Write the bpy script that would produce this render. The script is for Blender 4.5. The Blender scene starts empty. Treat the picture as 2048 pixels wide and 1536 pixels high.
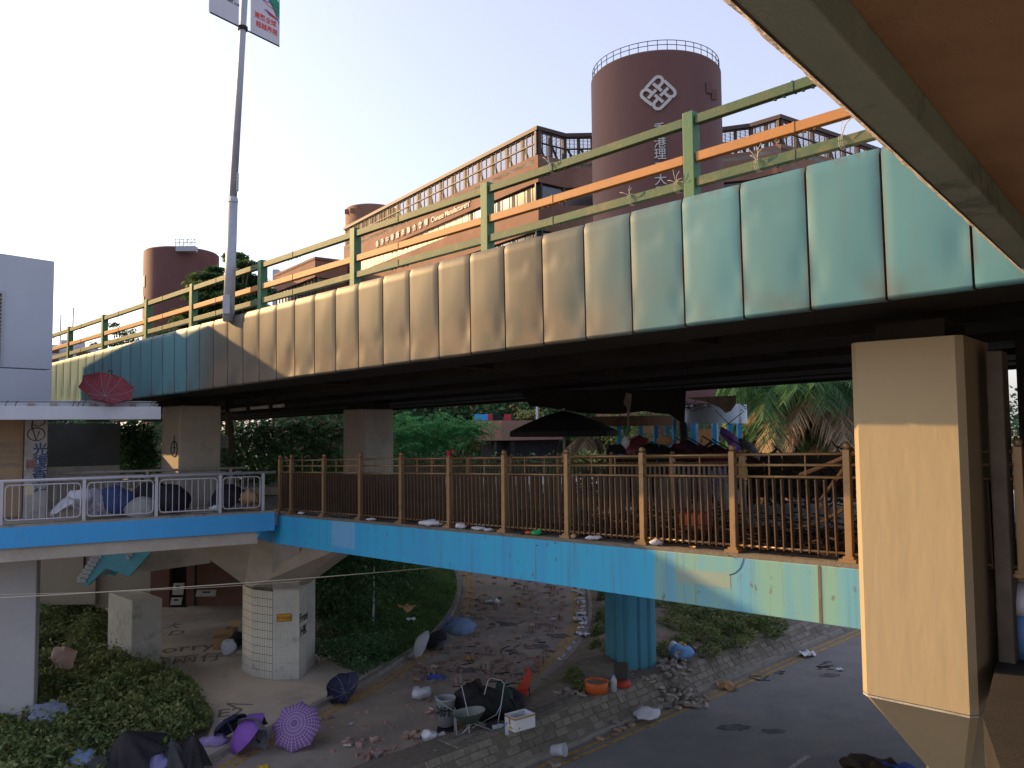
import bpy, math, random
import numpy as np
from mathutils import Vector, Matrix, noise

R = math.radians
rng = random.Random(7)
C = bpy.context.scene.collection
sc = bpy.context.scene

# ------------------------------------------------------------------ camera
EYE = Vector((0, 0, 7.5))
FPX = 1577.0                       # focal length in pixels of a 2048 wide picture
PITCH, ROLL = R(3.2), 0.0095
fwd = Vector((0, math.cos(PITCH), math.sin(PITCH)))
r0 = Vector((1, 0, 0)); u0 = Vector((0, -math.sin(PITCH), math.cos(PITCH)))
upv = (u0 * math.cos(ROLL) + r0 * math.sin(ROLL)).normalized()
rtv = (r0 * math.cos(ROLL) - u0 * math.sin(ROLL)).normalized()
cam_data = bpy.data.cameras.new('camera')
cam = bpy.data.objects.new('camera', cam_data); C.objects.link(cam); sc.camera = cam
cam.matrix_world = Matrix(((rtv.x, upv.x, -fwd.x, EYE.x), (rtv.y, upv.y, -fwd.y, EYE.y), (rtv.z, upv.z, -fwd.z, EYE.z), (0, 0, 0, 1)))
cam_data.sensor_width = 36; cam_data.lens = 36 * FPX / 2048
cam_data.clip_start = 0.05; cam_data.clip_end = 3000

# ------------------------------------------------------------------ sky, sun, exposure
SUN_AZ, SUN_EL = R(-68), R(20.9)
w = bpy.data.worlds.new('World'); sc.world = w; w.use_nodes = True
nt = w.node_tree; bg = nt.nodes['Background']
sky = nt.nodes.new('ShaderNodeTexSky'); sky.sky_type = 'NISHITA'; sky.sun_disc = False
sky.sun_elevation = SUN_EL; sky.sun_rotation = SUN_AZ; sky.dust_density = 2.5; sky.air_density = 1.0; sky.ozone_density = 1.5
bg.inputs['Strength'].default_value = 0.095
nt.links.new(sky.outputs[0], bg.inputs['Color'])
bg2 = nt.nodes.new('ShaderNodeBackground')        # even veil of humid haze over the whole sky
bg2.inputs['Color'].default_value = (1.06, 0.93, 1.08, 1); bg2.inputs['Strength'].default_value = 0.18
addn = nt.nodes.new('ShaderNodeAddShader')
nt.links.new(bg.outputs[0], addn.inputs[0]); nt.links.new(bg2.outputs[0], addn.inputs[1])
nt.links.new(addn.outputs[0], nt.nodes['World Output'].inputs['Surface'])
sd = bpy.data.lights.new('sun', 'SUN'); sd.energy = 3.6; sd.angle = R(0.6); sd.color = (1.0, 0.60, 0.24)
so = bpy.data.objects.new('sun', sd); C.objects.link(so)
sdir = Vector((math.sin(SUN_AZ) * math.cos(SUN_EL), math.cos(SUN_AZ) * math.cos(SUN_EL), math.sin(SUN_EL)))
so.rotation_euler = sdir.to_track_quat('Z', 'Y').to_euler(); so.location = (-30, 10, 30)
sc.view_settings.view_transform = 'Standard'; sc.view_settings.look = 'None'
sc.view_settings.gamma = 1.0; sc.view_settings.use_curve_mapping = False
sc.view_settings.exposure = 1.12
sc.render.engine = 'CYCLES'
sc.cycles.max_bounces = 6; sc.cycles.diffuse_bounces = 5; sc.cycles.transparent_max_bounces = 8
sc.cycles.use_denoising = True

# ------------------------------------------------------------------ measuring helpers (photo pixel -> point in the place)
def ray(px, py):
    return (fwd + rtv * ((px - 1024) / FPX) - upv * ((py - 768) / FPX))
def ptz(px, py, z=0.0):
    d = ray(px, py); return EYE + d * ((z - EYE.z) / d.z)
def ptY(px, py, Y):
    d = ray(px, py); return EYE + d * (Y / d.y)
def V(*a): return Vector(a)
Z = V(0, 0, 1)

class Frame:
    """A straight structure: base line a->b (sloping), s metres along, o metres out towards the viewer, h up."""
    def __init__(s, a, b):
        s.a = a; d = b - a; s.len = math.hypot(d.x, d.y); s.u = V(d.x, d.y, 0) / s.len; s.slope = d.z / s.len
        n = V(-s.u.y, s.u.x, 0)
        if n.dot(EYE - a) < 0: n = -n
        s.n = n
    def P(s, t, o=0, h=0): return s.a + s.u * t + s.n * o + V(0, 0, s.slope * t + h)
    def hit(s, px, py, o=0):
        d = ray(px, py); p0 = s.a + s.n * o
        k = (p0 - EYE).dot(s.n) / d.dot(s.n); p = EYE + d * k
        t = (p - s.a).dot(s.u); return t, p.z - s.a.z - s.slope * t
    def M(s, t, o=0, h=0):
        u = (s.u + Z * s.slope).normalized()
        m = Matrix.Identity(4); m.col[0][:3] = u; m.col[1][:3] = s.n; m.col[2][:3] = Z; m.col[3][:3] = s.P(t, o, h)
        return m

# ------------------------------------------------------------------ scene-graph helpers
WM = {}
def wm_of(o):
    return WM.get(o.name, Matrix.Identity(4))
def props(o, label=None, cat=None, group=None, kind=None):
    if label: o['label'] = label
    if cat: o['category'] = cat
    if group: o['group'] = group
    if kind: o['kind'] = kind
    return o
def thing(name, label, cat, loc=(0, 0, 0), group=None, kind=None, rotz=0.0, mat4=None):
    o = bpy.data.objects.new(name, None); C.objects.link(o); o.empty_display_size = 0.2
    m = mat4 if mat4 is not None else Matrix.Translation(Vector(loc)) @ Matrix.Rotation(rotz, 4, 'Z')
    o.matrix_basis = m; WM[o.name] = m.copy()
    return props(o, label, cat, group, kind)
def inst(name, mesh, M, parent=None):
    o = bpy.data.objects.new(name, mesh); C.objects.link(o)
    if parent is not None:
        o.parent = parent; o.matrix_basis = wm_of(parent).inverted() @ M
    else: o.matrix_basis = M
    WM[o.name] = M.copy()
    return o
class MB:
    def __init__(s): s.v = []; s.f = []; s.uv = None
    def add(s, vs, fs):
        n = len(s.v); s.v += [tuple(v) for v in vs]; s.f += [tuple(i + n for i in f) for f in fs]; return s
    def obb(s, o, a, b, c):
        o, a, b, c = map(Vector, (o, a, b, c))
        if a.cross(b).dot(c) < 0: o, a = o + a, -a
        vs = [o, o + a, o + a + b, o + b, o + c, o + a + c, o + a + b + c, o + b + c]
        return s.add(vs, [(3, 2, 1, 0), (4, 5, 6, 7), (0, 1, 5, 4), (1, 2, 6, 5), (2, 3, 7, 6), (3, 0, 4, 7)])
    def box(s, cx, cy, z0, sx, sy, sz, rot=0.0):
        c, n = math.cos(rot), math.sin(rot); a = V(c, n, 0) * sx; b = V(-n, c, 0) * sy
        return s.obb(V(cx, cy, z0) - a / 2 - b / 2, a, b, V(0, 0, sz))
    def fbox(s, F, t0, t1, o0, o1, h0, h1):
        vs = [F.P(t, o, h) for h in (h0, h1) for (t, o) in ((t0, o0), (t1, o0), (t1, o1), (t0, o1))]
        fl = F.u.cross(F.n).z * (o1 - o0) * (t1 - t0) * (h1 - h0) < 0
        fs = [(3, 2, 1, 0), (4, 5, 6, 7), (0, 1, 5, 4), (1, 2, 6, 5), (2, 3, 7, 6), (3, 0, 4, 7)]
        return s.add(vs, [f[::-1] for f in fs] if fl else fs)
    def prism(s, pts, ext):
        n = len(pts); e = Vector(ext); pts = [Vector(p) for p in pts]
        nn = V(0, 0, 0)
        for i in range(n): nn += pts[i].cross(pts[(i + 1) % n])
        if nn.dot(e) > 0: pass
        else: pts = pts[::-1]
        vs = pts + [p + e for p in pts]
        return s.add(vs, [tuple(range(n))[::-1], tuple(range(n, 2 * n))] + [(i, (i + 1) % n, n + (i + 1) % n, n + i) for i in range(n)])
    def tube(s, p0, p1, r0_, r1_=None, n=8, cap=True):
        p0, p1 = Vector(p0), Vector(p1); r1_ = r0_ if r1_ is None else r1_
        d = p1 - p0
        if d.length < 1e-6: return s
        d.normalize(); a = d.orthogonal().normalized(); b = d.cross(a)
        vs = []
        for p, r in ((p0, r0_), (p1, r1_)):
            for i in range(n):
                t = 2 * math.pi * i / n; vs.append(p + a * (r * math.cos(t)) + b * (r * math.sin(t)))
        fs = [(i, (i + 1) % n, n + (i + 1) % n, n + i) for i in range(n)]
        if cap: fs += [tuple(range(n))[::-1], tuple(range(n, 2 * n))]
        return s.add(vs, fs)
    def path(s, pts, r, n=6):
        pts = [Vector(p) for p in pts]; rings = []
        a = (pts[1] - pts[0]).normalized().orthogonal().normalized()
        for i, p in enumerate(pts):
            d = (pts[min(i + 1, len(pts) - 1)] - pts[max(i - 1, 0)]).normalized()
            a = (a - d * a.dot(d)).normalized(); b = d.cross(a)
            rr = r[i] if isinstance(r, (list, tuple)) else r
            rings.append([p + a * (rr * math.cos(2 * math.pi * k / n)) + b * (rr * math.sin(2 * math.pi * k / n)) for k in range(n)])
        fs = []
        for i in range(len(pts) - 1):
            for k in range(n): fs.append((i * n + k, i * n + (k + 1) % n, (i + 1) * n + (k + 1) % n, (i + 1) * n + k))
        fs += [tuple(range(n))[::-1], tuple(range((len(pts) - 1) * n, len(pts) * n))]
        return s.add([v for rg in rings for v in rg], fs)
    def lathe(s, prof, n=16, c=(0, 0, 0), cap=True):
        c = Vector(c); vs = []
        for r, z in prof: vs += [c + V(r * math.cos(2 * math.pi * k / n), r * math.sin(2 * math.pi * k / n), z) for k in range(n)]
        fs = []
        for i in range(len(prof) - 1):
            for k in range(n): fs.append((i * n + k, i * n + (k + 1) % n, (i + 1) * n + (k + 1) % n, (i + 1) * n + k))
        if cap: fs += [tuple(range(n))[::-1], tuple(range((len(prof) - 1) * n, len(prof) * n))]
        return s.add(vs, fs)
    def ball(s, c, r, n=10, m=6, sq=(1, 1, 1), jit=0.0):
        c = Vector(c); vs = []; fs = []
        for j in range(m + 1):
            t = math.pi * j / m
            for k in range(n):
                p = 2 * math.pi * k / n
                q = 1 + (jit * rng.uniform(-1, 1) if 0 < j < m else 0)
                vs.append(c + V(r * sq[0] * math.sin(t) * math.cos(p) * q, r * sq[1] * math.sin(t) * math.sin(p) * q, r * sq[2] * math.cos(t) * q))
        for j in range(m):
            for k in range(n): fs.append(((j + 1) * n + k, (j + 1) * n + (k + 1) % n, j * n + (k + 1) % n, j * n + k))
        return s.add(vs, fs)
    def mesh(s, name, mat, smooth=False, off=None):
        me = bpy.data.meshes.new(name)
        v = s.v if off is None else [(a - off[0], b - off[1], c - off[2]) for a, b, c in s.v]
        me.from_pydata(v, [], s.f); me.update()
        if smooth: me.shade_smooth()
        if mat: me.materials.append(mat)
        return me
    def build(s, name, mat, parent=None, smooth=False, bevel=0.0, kind=None, label=None, cat=None, group=None, origin=None):
        """verts are in world coordinates"""
        if parent is not None:
            Mi = wm_of(parent).inverted(); s.v = [tuple(Mi @ Vector(v)) for v in s.v]
            me = s.mesh(name, mat, smooth); o = bpy.data.objects.new(name, me); C.objects.link(o); o.parent = parent
            WM[o.name] = wm_of(parent).copy()
        else:
            if origin is None and s.v:
                a = np.array(s.v); origin = ((a[:, 0].min() + a[:, 0].max()) / 2, (a[:, 1].min() + a[:, 1].max()) / 2, a[:, 2].min())
            me = s.mesh(name, mat, smooth, origin); o = bpy.data.objects.new(name, me); C.objects.link(o); o.location = origin
            WM[o.name] = Matrix.Translation(Vector(origin))
        if bevel:
            b = o.modifiers.new('bevel', 'BEVEL'); b.width = bevel; b.segments = 2; b.limit_method = 'ANGLE'
        return props(o, label, cat, group, kind)

def text_mesh(body, size, extrude, mat, align='CENTER', bold=0.0):
    cu = bpy.data.curves.new('lettering', 'FONT'); cu.body = body; cu.size = size; cu.extrude = extrude
    cu.align_x = align; cu.resolution_u = 3; cu.offset = bold
    ob = bpy.data.objects.new('lettering', cu); C.objects.link(ob)
    me = bpy.data.meshes.new_from_object(ob); bpy.data.objects.remove(ob); bpy.data.curves.remove(cu)
    me.name = 'lettering'; me.materials.clear(); me.materials.append(mat)
    return me
def mat_axes(x, y, z, loc):
    m = Matrix.Identity(4); m.col[0][:3] = x; m.col[1][:3] = y; m.col[2][:3] = z; m.col[3][:3] = loc; return m

# ------------------------------------------------------------------ materials
def mat(name, c1, c2=None, scale=3.0, rough=0.85, bump=0.0, bscale=30.0, metal=0.0, spec=0.35, c3=None, s3=0.8, t3=(0.55, 0.7),
        stretch=(1, 1, 1), var=0.0, trans=0.0, alpha=1.0, coat=0.0, obj=False, emit=None, back=None):
    m = bpy.data.materials.new(name); m.use_nodes = True; nt = m.node_tree; N = nt.nodes; L = nt.links
    p = N['Principled BSDF']; p.inputs['Roughness'].default_value = rough; p.inputs['Metallic'].default_value = metal
    p.inputs['Specular IOR Level'].default_value = spec; p.inputs['Coat Weight'].default_value = coat
    if trans: p.inputs['Transmission Weight'].default_value = trans
    if alpha < 1: p.inputs['Alpha'].default_value = alpha
    if obj: src = N.new('ShaderNodeTexCoord').outputs['Object']
    else: src = N.new('ShaderNodeNewGeometry').outputs['Position']
    mp = N.new('ShaderNodeMapping'); mp.inputs['Scale'].default_value = stretch; L.new(src, mp.inputs[0])
    co = None
    if c2 is not None:
        n1 = N.new('ShaderNodeTexNoise'); n1.inputs['Scale'].default_value = scale; n1.inputs['Detail'].default_value = 6; n1.inputs['Roughness'].default_value = 0.65
        L.new(mp.outputs[0], n1.inputs['Vector'])
        rp = N.new('ShaderNodeMapRange'); rp.inputs[1].default_value = 0.33; rp.inputs[2].default_value = 0.67
        L.new(n1.outputs[0], rp.inputs[0])
        mx = N.new('ShaderNodeMix'); mx.data_type = 'RGBA'; mx.inputs[6].default_value = (*c1, 1); mx.inputs[7].default_value = (*c2, 1)
        L.new(rp.outputs[0], mx.inputs[0]); co = mx.outputs[2]
    else:
        rgb = N.new('ShaderNodeRGB'); rgb.outputs[0].default_value = (*c1, 1); co = rgb.outputs[0]
    if c3 is not None:
        n3 = N.new('ShaderNodeTexNoise'); n3.inputs['Scale'].default_value = s3; n3.inputs['Detail'].default_value = 8; n3.inputs['Roughness'].default_value = 0.7
        L.new(mp.outputs[0], n3.inputs['Vector'])
        r3 = N.new('ShaderNodeMapRange'); r3.inputs[1].default_value = t3[0]; r3.inputs[2].default_value = t3[1]
        L.new(n3.outputs[0], r3.inputs[0])
        m3 = N.new('ShaderNodeMix'); m3.data_type = 'RGBA'; m3.inputs[7].default_value = (*c3, 1)
        L.new(co, m3.inputs[6]); L.new(r3.outputs[0], m3.inputs[0]); co = m3.outputs[2]
    if var:
        oi = N.new('ShaderNodeObjectInfo'); r4 = N.new('ShaderNodeMapRange'); r4.inputs[3].default_value = 1 - var; r4.inputs[4].default_value = 1 + var
        L.new(oi.outputs['Random'], r4.inputs[0])
        hs = N.new('ShaderNodeHueSaturation'); L.new(co, hs.inputs['Color']); L.new(r4.outputs[0], hs.inputs['Value']); co = hs.outputs[0]
    L.new(co, p.inputs['Base Color'])
    if bump:
        n2 = N.new('ShaderNodeTexNoise'); n2.inputs['Scale'].default_value = bscale; n2.inputs['Detail'].default_value = 5
        L.new(mp.outputs[0], n2.inputs['Vector'])
        b = N.new('ShaderNodeBump'); b.inputs['Strength'].default_value = bump; b.inputs['Distance'].default_value = 0.02
        L.new(n2.outputs[0], b.inputs['Height']); L.new(b.outputs[0], p.inputs['Normal'])
    return m
def leaf_mat(name, c1, c2, scale=6.0, tr=0.35):
    m = bpy.data.materials.new(name); m.use_nodes = True; nt = m.node_tree; N = nt.nodes; L = nt.links
    p = N['Principled BSDF']; p.inputs['Roughness'].default_value = 0.55; p.inputs['Specular IOR Level'].default_value = 0.3
    g = N.new('ShaderNodeNewGeometry'); n1 = N.new('ShaderNodeTexNoise'); n1.inputs['Scale'].default_value = scale; n1.inputs['Detail'].default_value = 4
    L.new(g.outputs['Position'], n1.inputs['Vector'])
    rp = N.new('ShaderNodeMapRange'); rp.inputs[1].default_value = 0.35; rp.inputs[2].default_value = 0.65; L.new(n1.outputs[0], rp.inputs[0])
    mx = N.new('ShaderNodeMix'); mx.data_type = 'RGBA'; mx.inputs[6].default_value = (*c1, 1); mx.inputs[7].default_value = (*c2, 1)
    L.new(rp.outputs[0], mx.inputs[0])
    hs = N.new('ShaderNodeHueSaturation'); r4 = N.new('ShaderNodeMapRange'); r4.inputs[3].default_value = 0.6; r4.inputs[4].default_value = 1.45
    L.new(g.outputs['Random Per Island'], r4.inputs[0]); L.new(r4.outputs[0], hs.inputs['Value']); L.new(mx.outputs[2], hs.inputs['Color'])
    L.new(hs.outputs[0], p.inputs['Base Color'])
    t = N.new('ShaderNodeBsdfTranslucent'); L.new(hs.outputs[0], t.inputs['Color'])
    ms = N.new('ShaderNodeMixShader'); ms.inputs[0].default_value = tr; L.new(p.outputs[0], ms.inputs[1]); L.new(t.outputs[0], ms.inputs[2])
    L.new(ms.outputs[0], N['Material Output'].inputs['Surface'])
    return m

M = {}
M['asphalt'] = mat('asphalt', (.18, .178, .18), (.225, .22, .218), 1.2, .9, .5, 90, c3=(.25, .235, .21), s3=.35, t3=(.5, .72))
M['asphalt_dust'] = mat('asphalt_dusty', (.27, .235, .20), (.36, .31, .26), .8, .92, .5, 90, c3=(.20, .18, .155), s3=.5, t3=(.5, .7))
M['pave'] = mat('pavement_concrete', (.46, .405, .33), (.56, .50, .42), 1.0, .9, .35, 60, c3=(.32, .28, .23), s3=.6, t3=(.5, .75))
M['kerb'] = mat('kerb_concrete', (.22, .205, .18), (.30, .28, .25), 3, .9, .4, 50, c3=(.06, .055, .05), s3=2)
M['soil'] = mat('soil', (.15, .12, .09), (.235, .20, .155), 3, .95, .8, 25)
M['stone'] = mat('stone_block', (.17, .15, .125), (.23, .21, .18), 5, .9, .8, 35, var=.2, c3=(.12, .105, .09), s3=2)
M['mortar'] = mat('mortar', (.125, .11, .09), (.175, .155, .125), 6, .95, .6, 40)
M['yellow'] = mat('yellow_line_paint', (.50, .31, .055), (.38, .25, .07), 5, .8, .2, 60, c3=(.14, .11, .07), s3=9, t3=(.5, .62))
M['white_line'] = mat('white_line_paint', (.5, .5, .48), (.35, .35, .33), 8, .8, c3=(.12, .12, .12), s3=12, t3=(.5, .6))
M['conc'] = mat('concrete', (.40, .365, .31), (.48, .44, .38), 1.4, .85, .2, 40, c3=(.29, .25, .21), s3=.9, t3=(.5, .8))
M['conc_smooth'] = mat('painted_concrete', (.33, .275, .175), (.355, .295, .19), .8, .8, .35, 7, c3=(.305, .25, .165), s3=1.6, t3=(.52, .75), stretch=(1, 1, .25))
M['conc_grey'] = mat('grey_concrete', (.36, .36, .33), (.44, .43, .39), 2.0, .88, .3, 50, c3=(.15, .15, .145), s3=1.5, t3=(.52, .75))
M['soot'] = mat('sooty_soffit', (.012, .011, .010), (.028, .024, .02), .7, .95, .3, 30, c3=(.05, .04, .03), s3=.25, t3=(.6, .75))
M['soffit_dk'] = mat('brown_soffit_paint', (.24, .145, .09), (.32, .20, .125), 1.6, .95, .8, 120, c3=(.14, .09, .04), s3=.6, t3=(.5, .8))
M['greygreen'] = mat('grey_green_edge_paint', (.16, .20, .175), (.20, .24, .21), 3, .85, .35, 60, c3=(.06, .08, .07), s3=2)
M['edge_lt'] = mat('pale_edge_concrete', (.55, .47, .42), (.62, .56, .5), 6, .9, .7, 25)  # paler strip along the outer edge of the roof beam
M['green'] = mat('green_barrier_paint', (.035, .12, .06), (.05, .14, .06), 2.5, .55, .1, 30, c3=(.14, .16, .06), s3=3.5, t3=(.58, .75), spec=.4)
M['green_dk'] = mat('dark_green_barrier_paint', (.035, .09, .05), (.06, .10, .045), 2.0, .6, .15, 30, c3=(.15, .13, .06), s3=3.0, t3=(.52, .7))
M['orange'] = mat('orange_barrier_paint', (.38, .175, .05), (.33, .155, .055), 2, .55, .1, 30, c3=(.28, .15, .07), s3=2.5, t3=(.58, .75))
M['rail_brown'] = mat('bronze_railing_paint', (.235, .15, .075), (.28, .185, .092), 4, .36, .05, 40, metal=.3, spec=.5, c3=(.10, .065, .04), s3=6, t3=(.58, .75))
M['picket'] = mat('dark_bronze_picket_paint', (.085, .055, .038), (.12, .078, .05), 4, .38, .05, 40, metal=.4, spec=.5)
M['white_rail'] = mat('white_railing_paint', (.40, .41, .46), (.46, .47, .52), 4, .45, .05, 30, c3=(.28, .26, .24), s3=9, t3=(.62, .75))
M['blue_beam'] = mat('blue_beam_paint', (.05, .33, .70), (.06, .36, .74), 1.5, .7, .1, 40, c3=(.07, .27, .52), s3=1.6, t3=(.55, .8), stretch=(1, 1, .25))
M['white_paint'] = mat('white_wall_paint', (.36, .40, .48), (.39, .43, .51), .6, .7, .05, 30)
M['white_canopy'] = mat('white_canopy_paint', (.46, .50, .57), (.52, .56, .62), 2, .6, .05, 30, c3=(.40, .38, .36), s3=4, t3=(.6, .8), stretch=(1, 1, .4))
M['brick'] = mat('dark_red_tile', (.17, .088, .062), (.21, .115, .083), .6, .8, .15, 8, c3=(.27, .15, .11), s3=.25, t3=(.5, .75))
M['tower'] = mat('maroon_tower_tile', (.108, .052, .050), (.13, .063, .058), .35, .75, .12, 6, c3=(.19, .10, .085), s3=.25, t3=(.55, .8), stretch=(1, 1, .3))
M['brick_far'] = mat('red_brown_tile', (.24, .12, .09), (.28, .145, .11), .5, .8)
M['louvre'] = mat('brown_louvre_metal', (.045, .028, .028), (.06, .036, .034), 2, .6)
M['glass_dk'] = mat('dark_window_glass', (.03, .03, .035), None, rough=.12, spec=.8)
M['sky_glare'] = mat('cream_glare_pane', (.72, .62, .42), (.66, .58, .42), 1.0, .5, var=.12)
M['winframe'] = mat('window_frame_bronze', (.05, .035, .03), None, rough=.5)
M['letter_wh'] = mat('pale_lettering', (.44, .44, .43), None, rough=.5)
M['galv'] = mat('galvanised_steel', (.30, .33, .38), (.36, .38, .43), 3, .5, .05, 30, metal=.3)
M['black'] = mat('black_cloth', (.012, .012, .015), (.022, .022, .026), 5, .85, .2, 30)
M['ink'] = mat('black_spray_paint', (.02, .02, .025), None, rough=.8)
M['ink_blue'] = mat('blue_spray_paint', (.03, .06, .13), (.05, .09, .18), 6, rough=.8)
M['ink_ground'] = mat('faded_spray_paint', (.15, .13, .11), (.24, .21, .175), 12, rough=.9)
M['tile'] = mat('white_glazed_tile', (.50, .50, .45), (.58, .57, .52), 2, .4, .03, 20, c3=(.25, .23, .19), s3=3, t3=(.55, .8))
M['grout'] = mat('dirty_grout', (.05, .045, .04), (.14, .13, .11), 3, .9)
M['brickr'] = mat('paving_brick_red', (.27, .175, .14), (.35, .235, .19), 8, .9, .3, 40, var=.35, obj=True)
M['brickg'] = mat('paving_brick_grey', (.26, .235, .21), (.34, .305, .28), 8, .9, .3, 40, var=.3, obj=True)
M['litter_w'] = mat('white_paper', (.62, .64, .70), (.5, .52, .6), 10, .8, var=.2)
M['bag'] = mat('thin_white_plastic', (.50, .52, .60), (.62, .64, .72), 8, .35, .3, 30)
M['foam'] = mat('white_foam', (.72, .74, .80), (.68, .70, .76), 6, .6)
M['tape'] = mat('brown_tape', (.42, .24, .08), None, rough=.4)
M['bin'] = mat('grey_bin_plastic', (.25, .28, .31), (.29, .32, .34), 3, .6, .03, 30)
M['metal_gr'] = mat('wheelbarrow_metal', (.26, .30, .28), (.20, .23, .21), 4, .55, metal=.2)
M['wbgreen'] = mat('wheelbarrow_green', (.05, .09, .07), (.08, .12, .09), 4, .6)
M['red'] = mat('red_plastic', (.55, .055, .03), (.45, .05, .03), 5, .5)
M['orangep'] = mat('orange_plastic', (.62, .13, .03), (.55, .12, .03), 5, .5)
M['dirtyin'] = mat('dry_mud', (.2, .17, .14), (.28, .24, .2), 6, .95, .5, 30)
M['cardb'] = mat('cardboard', (.38, .23, .11), (.44, .28, .14), 3, .85)
M['char'] = mat('charred_debris', (.02, .014, .010), (.08, .05, .03), 4, .95, .5, 30, c3=(.16, .09, .05), s3=3, t3=(.6, .7))
M['wood'] = mat('raw_timber', (.38, .20, .09), (.46, .26, .13), 6, .8)
M['bark'] = mat('bark', (.10, .075, .055), (.15, .115, .085), 8, .95, .6, 20)
M['clear'] = mat('clear_plastic_bottle', (.6, .68, .75), None, rough=.15, spec=.6, alpha=.55)

# ------------------------------------------------------------------ frames of the big structures
F = Frame(ptY(1772, 593, 7.8), ptY(415, 775, 18.2))          # flyover edge, bottom of its panels
W = Frame(ptY(1697, 1124, 10.15), ptY(648, 1033, 19.4))      # footbridge with the bronze railing, kerb level
Lw = Frame(ptY(0, 1053, 17.8), ptY(545, 1022, 20.6))         # left walkway with the white railing, kerb level
# ------------------------------------------------------------------ ground, roads, pavement
def smooth_line(pts, k=4):
    pts = [Vector(p) for p in pts]; out = []
    for i in range(len(pts) - 1):
        p0 = pts[max(i - 1, 0)]; p1 = pts[i]; p2 = pts[i + 1]; p3 = pts[min(i + 2, len(pts) - 1)]
        for j in range(k):
            t = j / k
            out.append(0.5 * ((2 * p1) + (p2 - p0) * t + (2 * p0 - 5 * p1 + 4 * p2 - p3) * t * t + (3 * p1 - p0 - 3 * p2 + p3) * t ** 3))
    return out + [pts[-1]]
def offset(line, d):
    out = []
    for i, p in enumerate(line):
        t = (line[min(i + 1, len(line) - 1)] - line[max(i - 1, 0)]); t.z = 0; t.normalize()
        out.append(p + V(-t.y, t.x, 0) * d)
    return out
def strip(la, lb, dz=0.0):
    b = MB(); n = len(la)
    vs = [p + V(0, 0, dz) for p in la] + [p + V(0, 0, dz) for p in lb]
    fs = []
    for i in range(n - 1):
        f = (i, i + 1, n + i + 1, n + i)
        if (vs[f[1]] - vs[f[0]]).cross(vs[f[3]] - vs[f[0]]).z < 0: f = f[::-1]
        fs.append(f)
    return b.add(vs, fs)
def sweep(line, d0, d1, z0, z1):
    """kerb like bar along a line"""
    a = offset(line, d0); c = offset(line, d1); n = len(line); b = MB(); vs = []
    for q in (a, c):
        for p in q: vs.append(V(p.x, p.y, z0))
        for p in q: vs.append(V(p.x, p.y, z1))
    fs = []
    for i in range(n - 1):
        fs += [(n + i, n + i + 1, 3 * n + i + 1, 3 * n + i), (i, i + 1, n + i + 1, n + i), (2 * n + i, 3 * n + i, 3 * n + i + 1, 2 * n + i + 1)]
    return b.add(vs, fs)

# left kerb of the slip road, from far (behind the bridge) to near (out of frame at the bottom)
LK = smooth_line([ptz(*p, 0) for p in [(560, 1052), (760, 1075), (865, 1105), (908, 1137), (922, 1172), (915, 1210), (893, 1250), (855, 1290), (807, 1322), (728, 1371), (640, 1415), (545, 1466), (470, 1500), (380, 1560), (280, 1640)]])
RK = smooth_line([ptz(*p, 0) for p in [(820, 1048), (985, 1068), (1105, 1105), (1150, 1140), (1170, 1173), (1177, 1215), (1172, 1255), (1150, 1295), (1120, 1330), (1088, 1360), (1045, 1400), (985, 1446), (889, 1502), (800, 1552), (700, 1620)]])
b = MB(); b.add([(-900, -60, -.62), (900, -60, -.62), (900, 1600, -.62), (-900, 1600, -.62)], [(0, 1, 2, 3)])
b.build('ground', M['soil'], kind='structure', origin=(0, 0, -.62))
# foot and top of the stone bank along road two
KB = [ptz(*p, -.5) for p in [(960, 1580), (1044, 1536), (1100, 1507), (1240, 1440), (1410, 1382), (1722, 1246)]]
ka, kb = KB[2], KB[5]; kd = (kb - ka).normalized(); kn = V(-kd.y, kd.x, 0)
def kline(t, d, z): p = ka + kd * t + kn * d; return V(p.x, p.y, z)
TOPD = 0.50
up = [kline(-14, TOPD, 0), kline(70, TOPD, 0), V(60, 160, 0), V(-120, 160, 0), V(-120, -5, 0), V(-9, -5, 0)]
b = MB(); b.prism([V(p.x, p.y, -.9) for p in up], (0, 0, .9)); b.build('upper_ground', M['soil'], kind='structure')
b = MB(); b.add([kline(-40, .1, -.5), kline(110, .1, -.5), kline(110, -60, -.5), kline(-40, -60, -.5)], [(3, 2, 1, 0)]); road2 = b.build('main_road', M['asphalt'], kind='structure')
road1 = strip(LK, RK, .012).build('slip_road', M['asphalt_dust'], kind='structure')
# pavement on the left (everything left of the kerb) as one slab
far_i = 0
pv = [V(p.x, p.y, 0) for p in offset(LK, -0.01)]
side = 1 if (offset(LK, 1)[20] - V(-20, 25, 0)).length < (offset(LK, -1)[20] - V(-20, 25, 0)).length else -1
edge = [V(p.x, p.y, 0.002) for p in offset(LK, side * .16)]
poly = edge + [V(edge[-1].x - 20, edge[-1].y, .002), V(-60, 10, .002), V(-60, 60, .002), V(edge[0].x - 30, edge[0].y, .002)]
b = MB(); b.prism(poly, (0, 0, .118)); pavement = b.build('pavement', M['pave'], kind='structure')
sweep(LK, 0, side * .158, 0, .135).build('kerb_line', M['kerb'], kind='structure')
sweep(RK, 0, -side * .158, 0, .125).build('kerb_line', M['kerb'], kind='structure')
for L_, s_ in ((LK, -side), (RK, side)):
    for d in (.28, .50): strip(offset(L_, s_ * d), offset(L_, s_ * (d + .11)), .018).build('yellow_line', M['yellow'], parent=road1)
for d in (.32, .58):
    q = MB(); q.add([kline(-8, -d, -.494), kline(60, -d, -.494), kline(60, -d - .11, -.494), kline(-8, -d - .11, -.494)], [(3, 2, 1, 0)]); q.build('yellow_line', M['yellow'], parent=road2)
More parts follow.
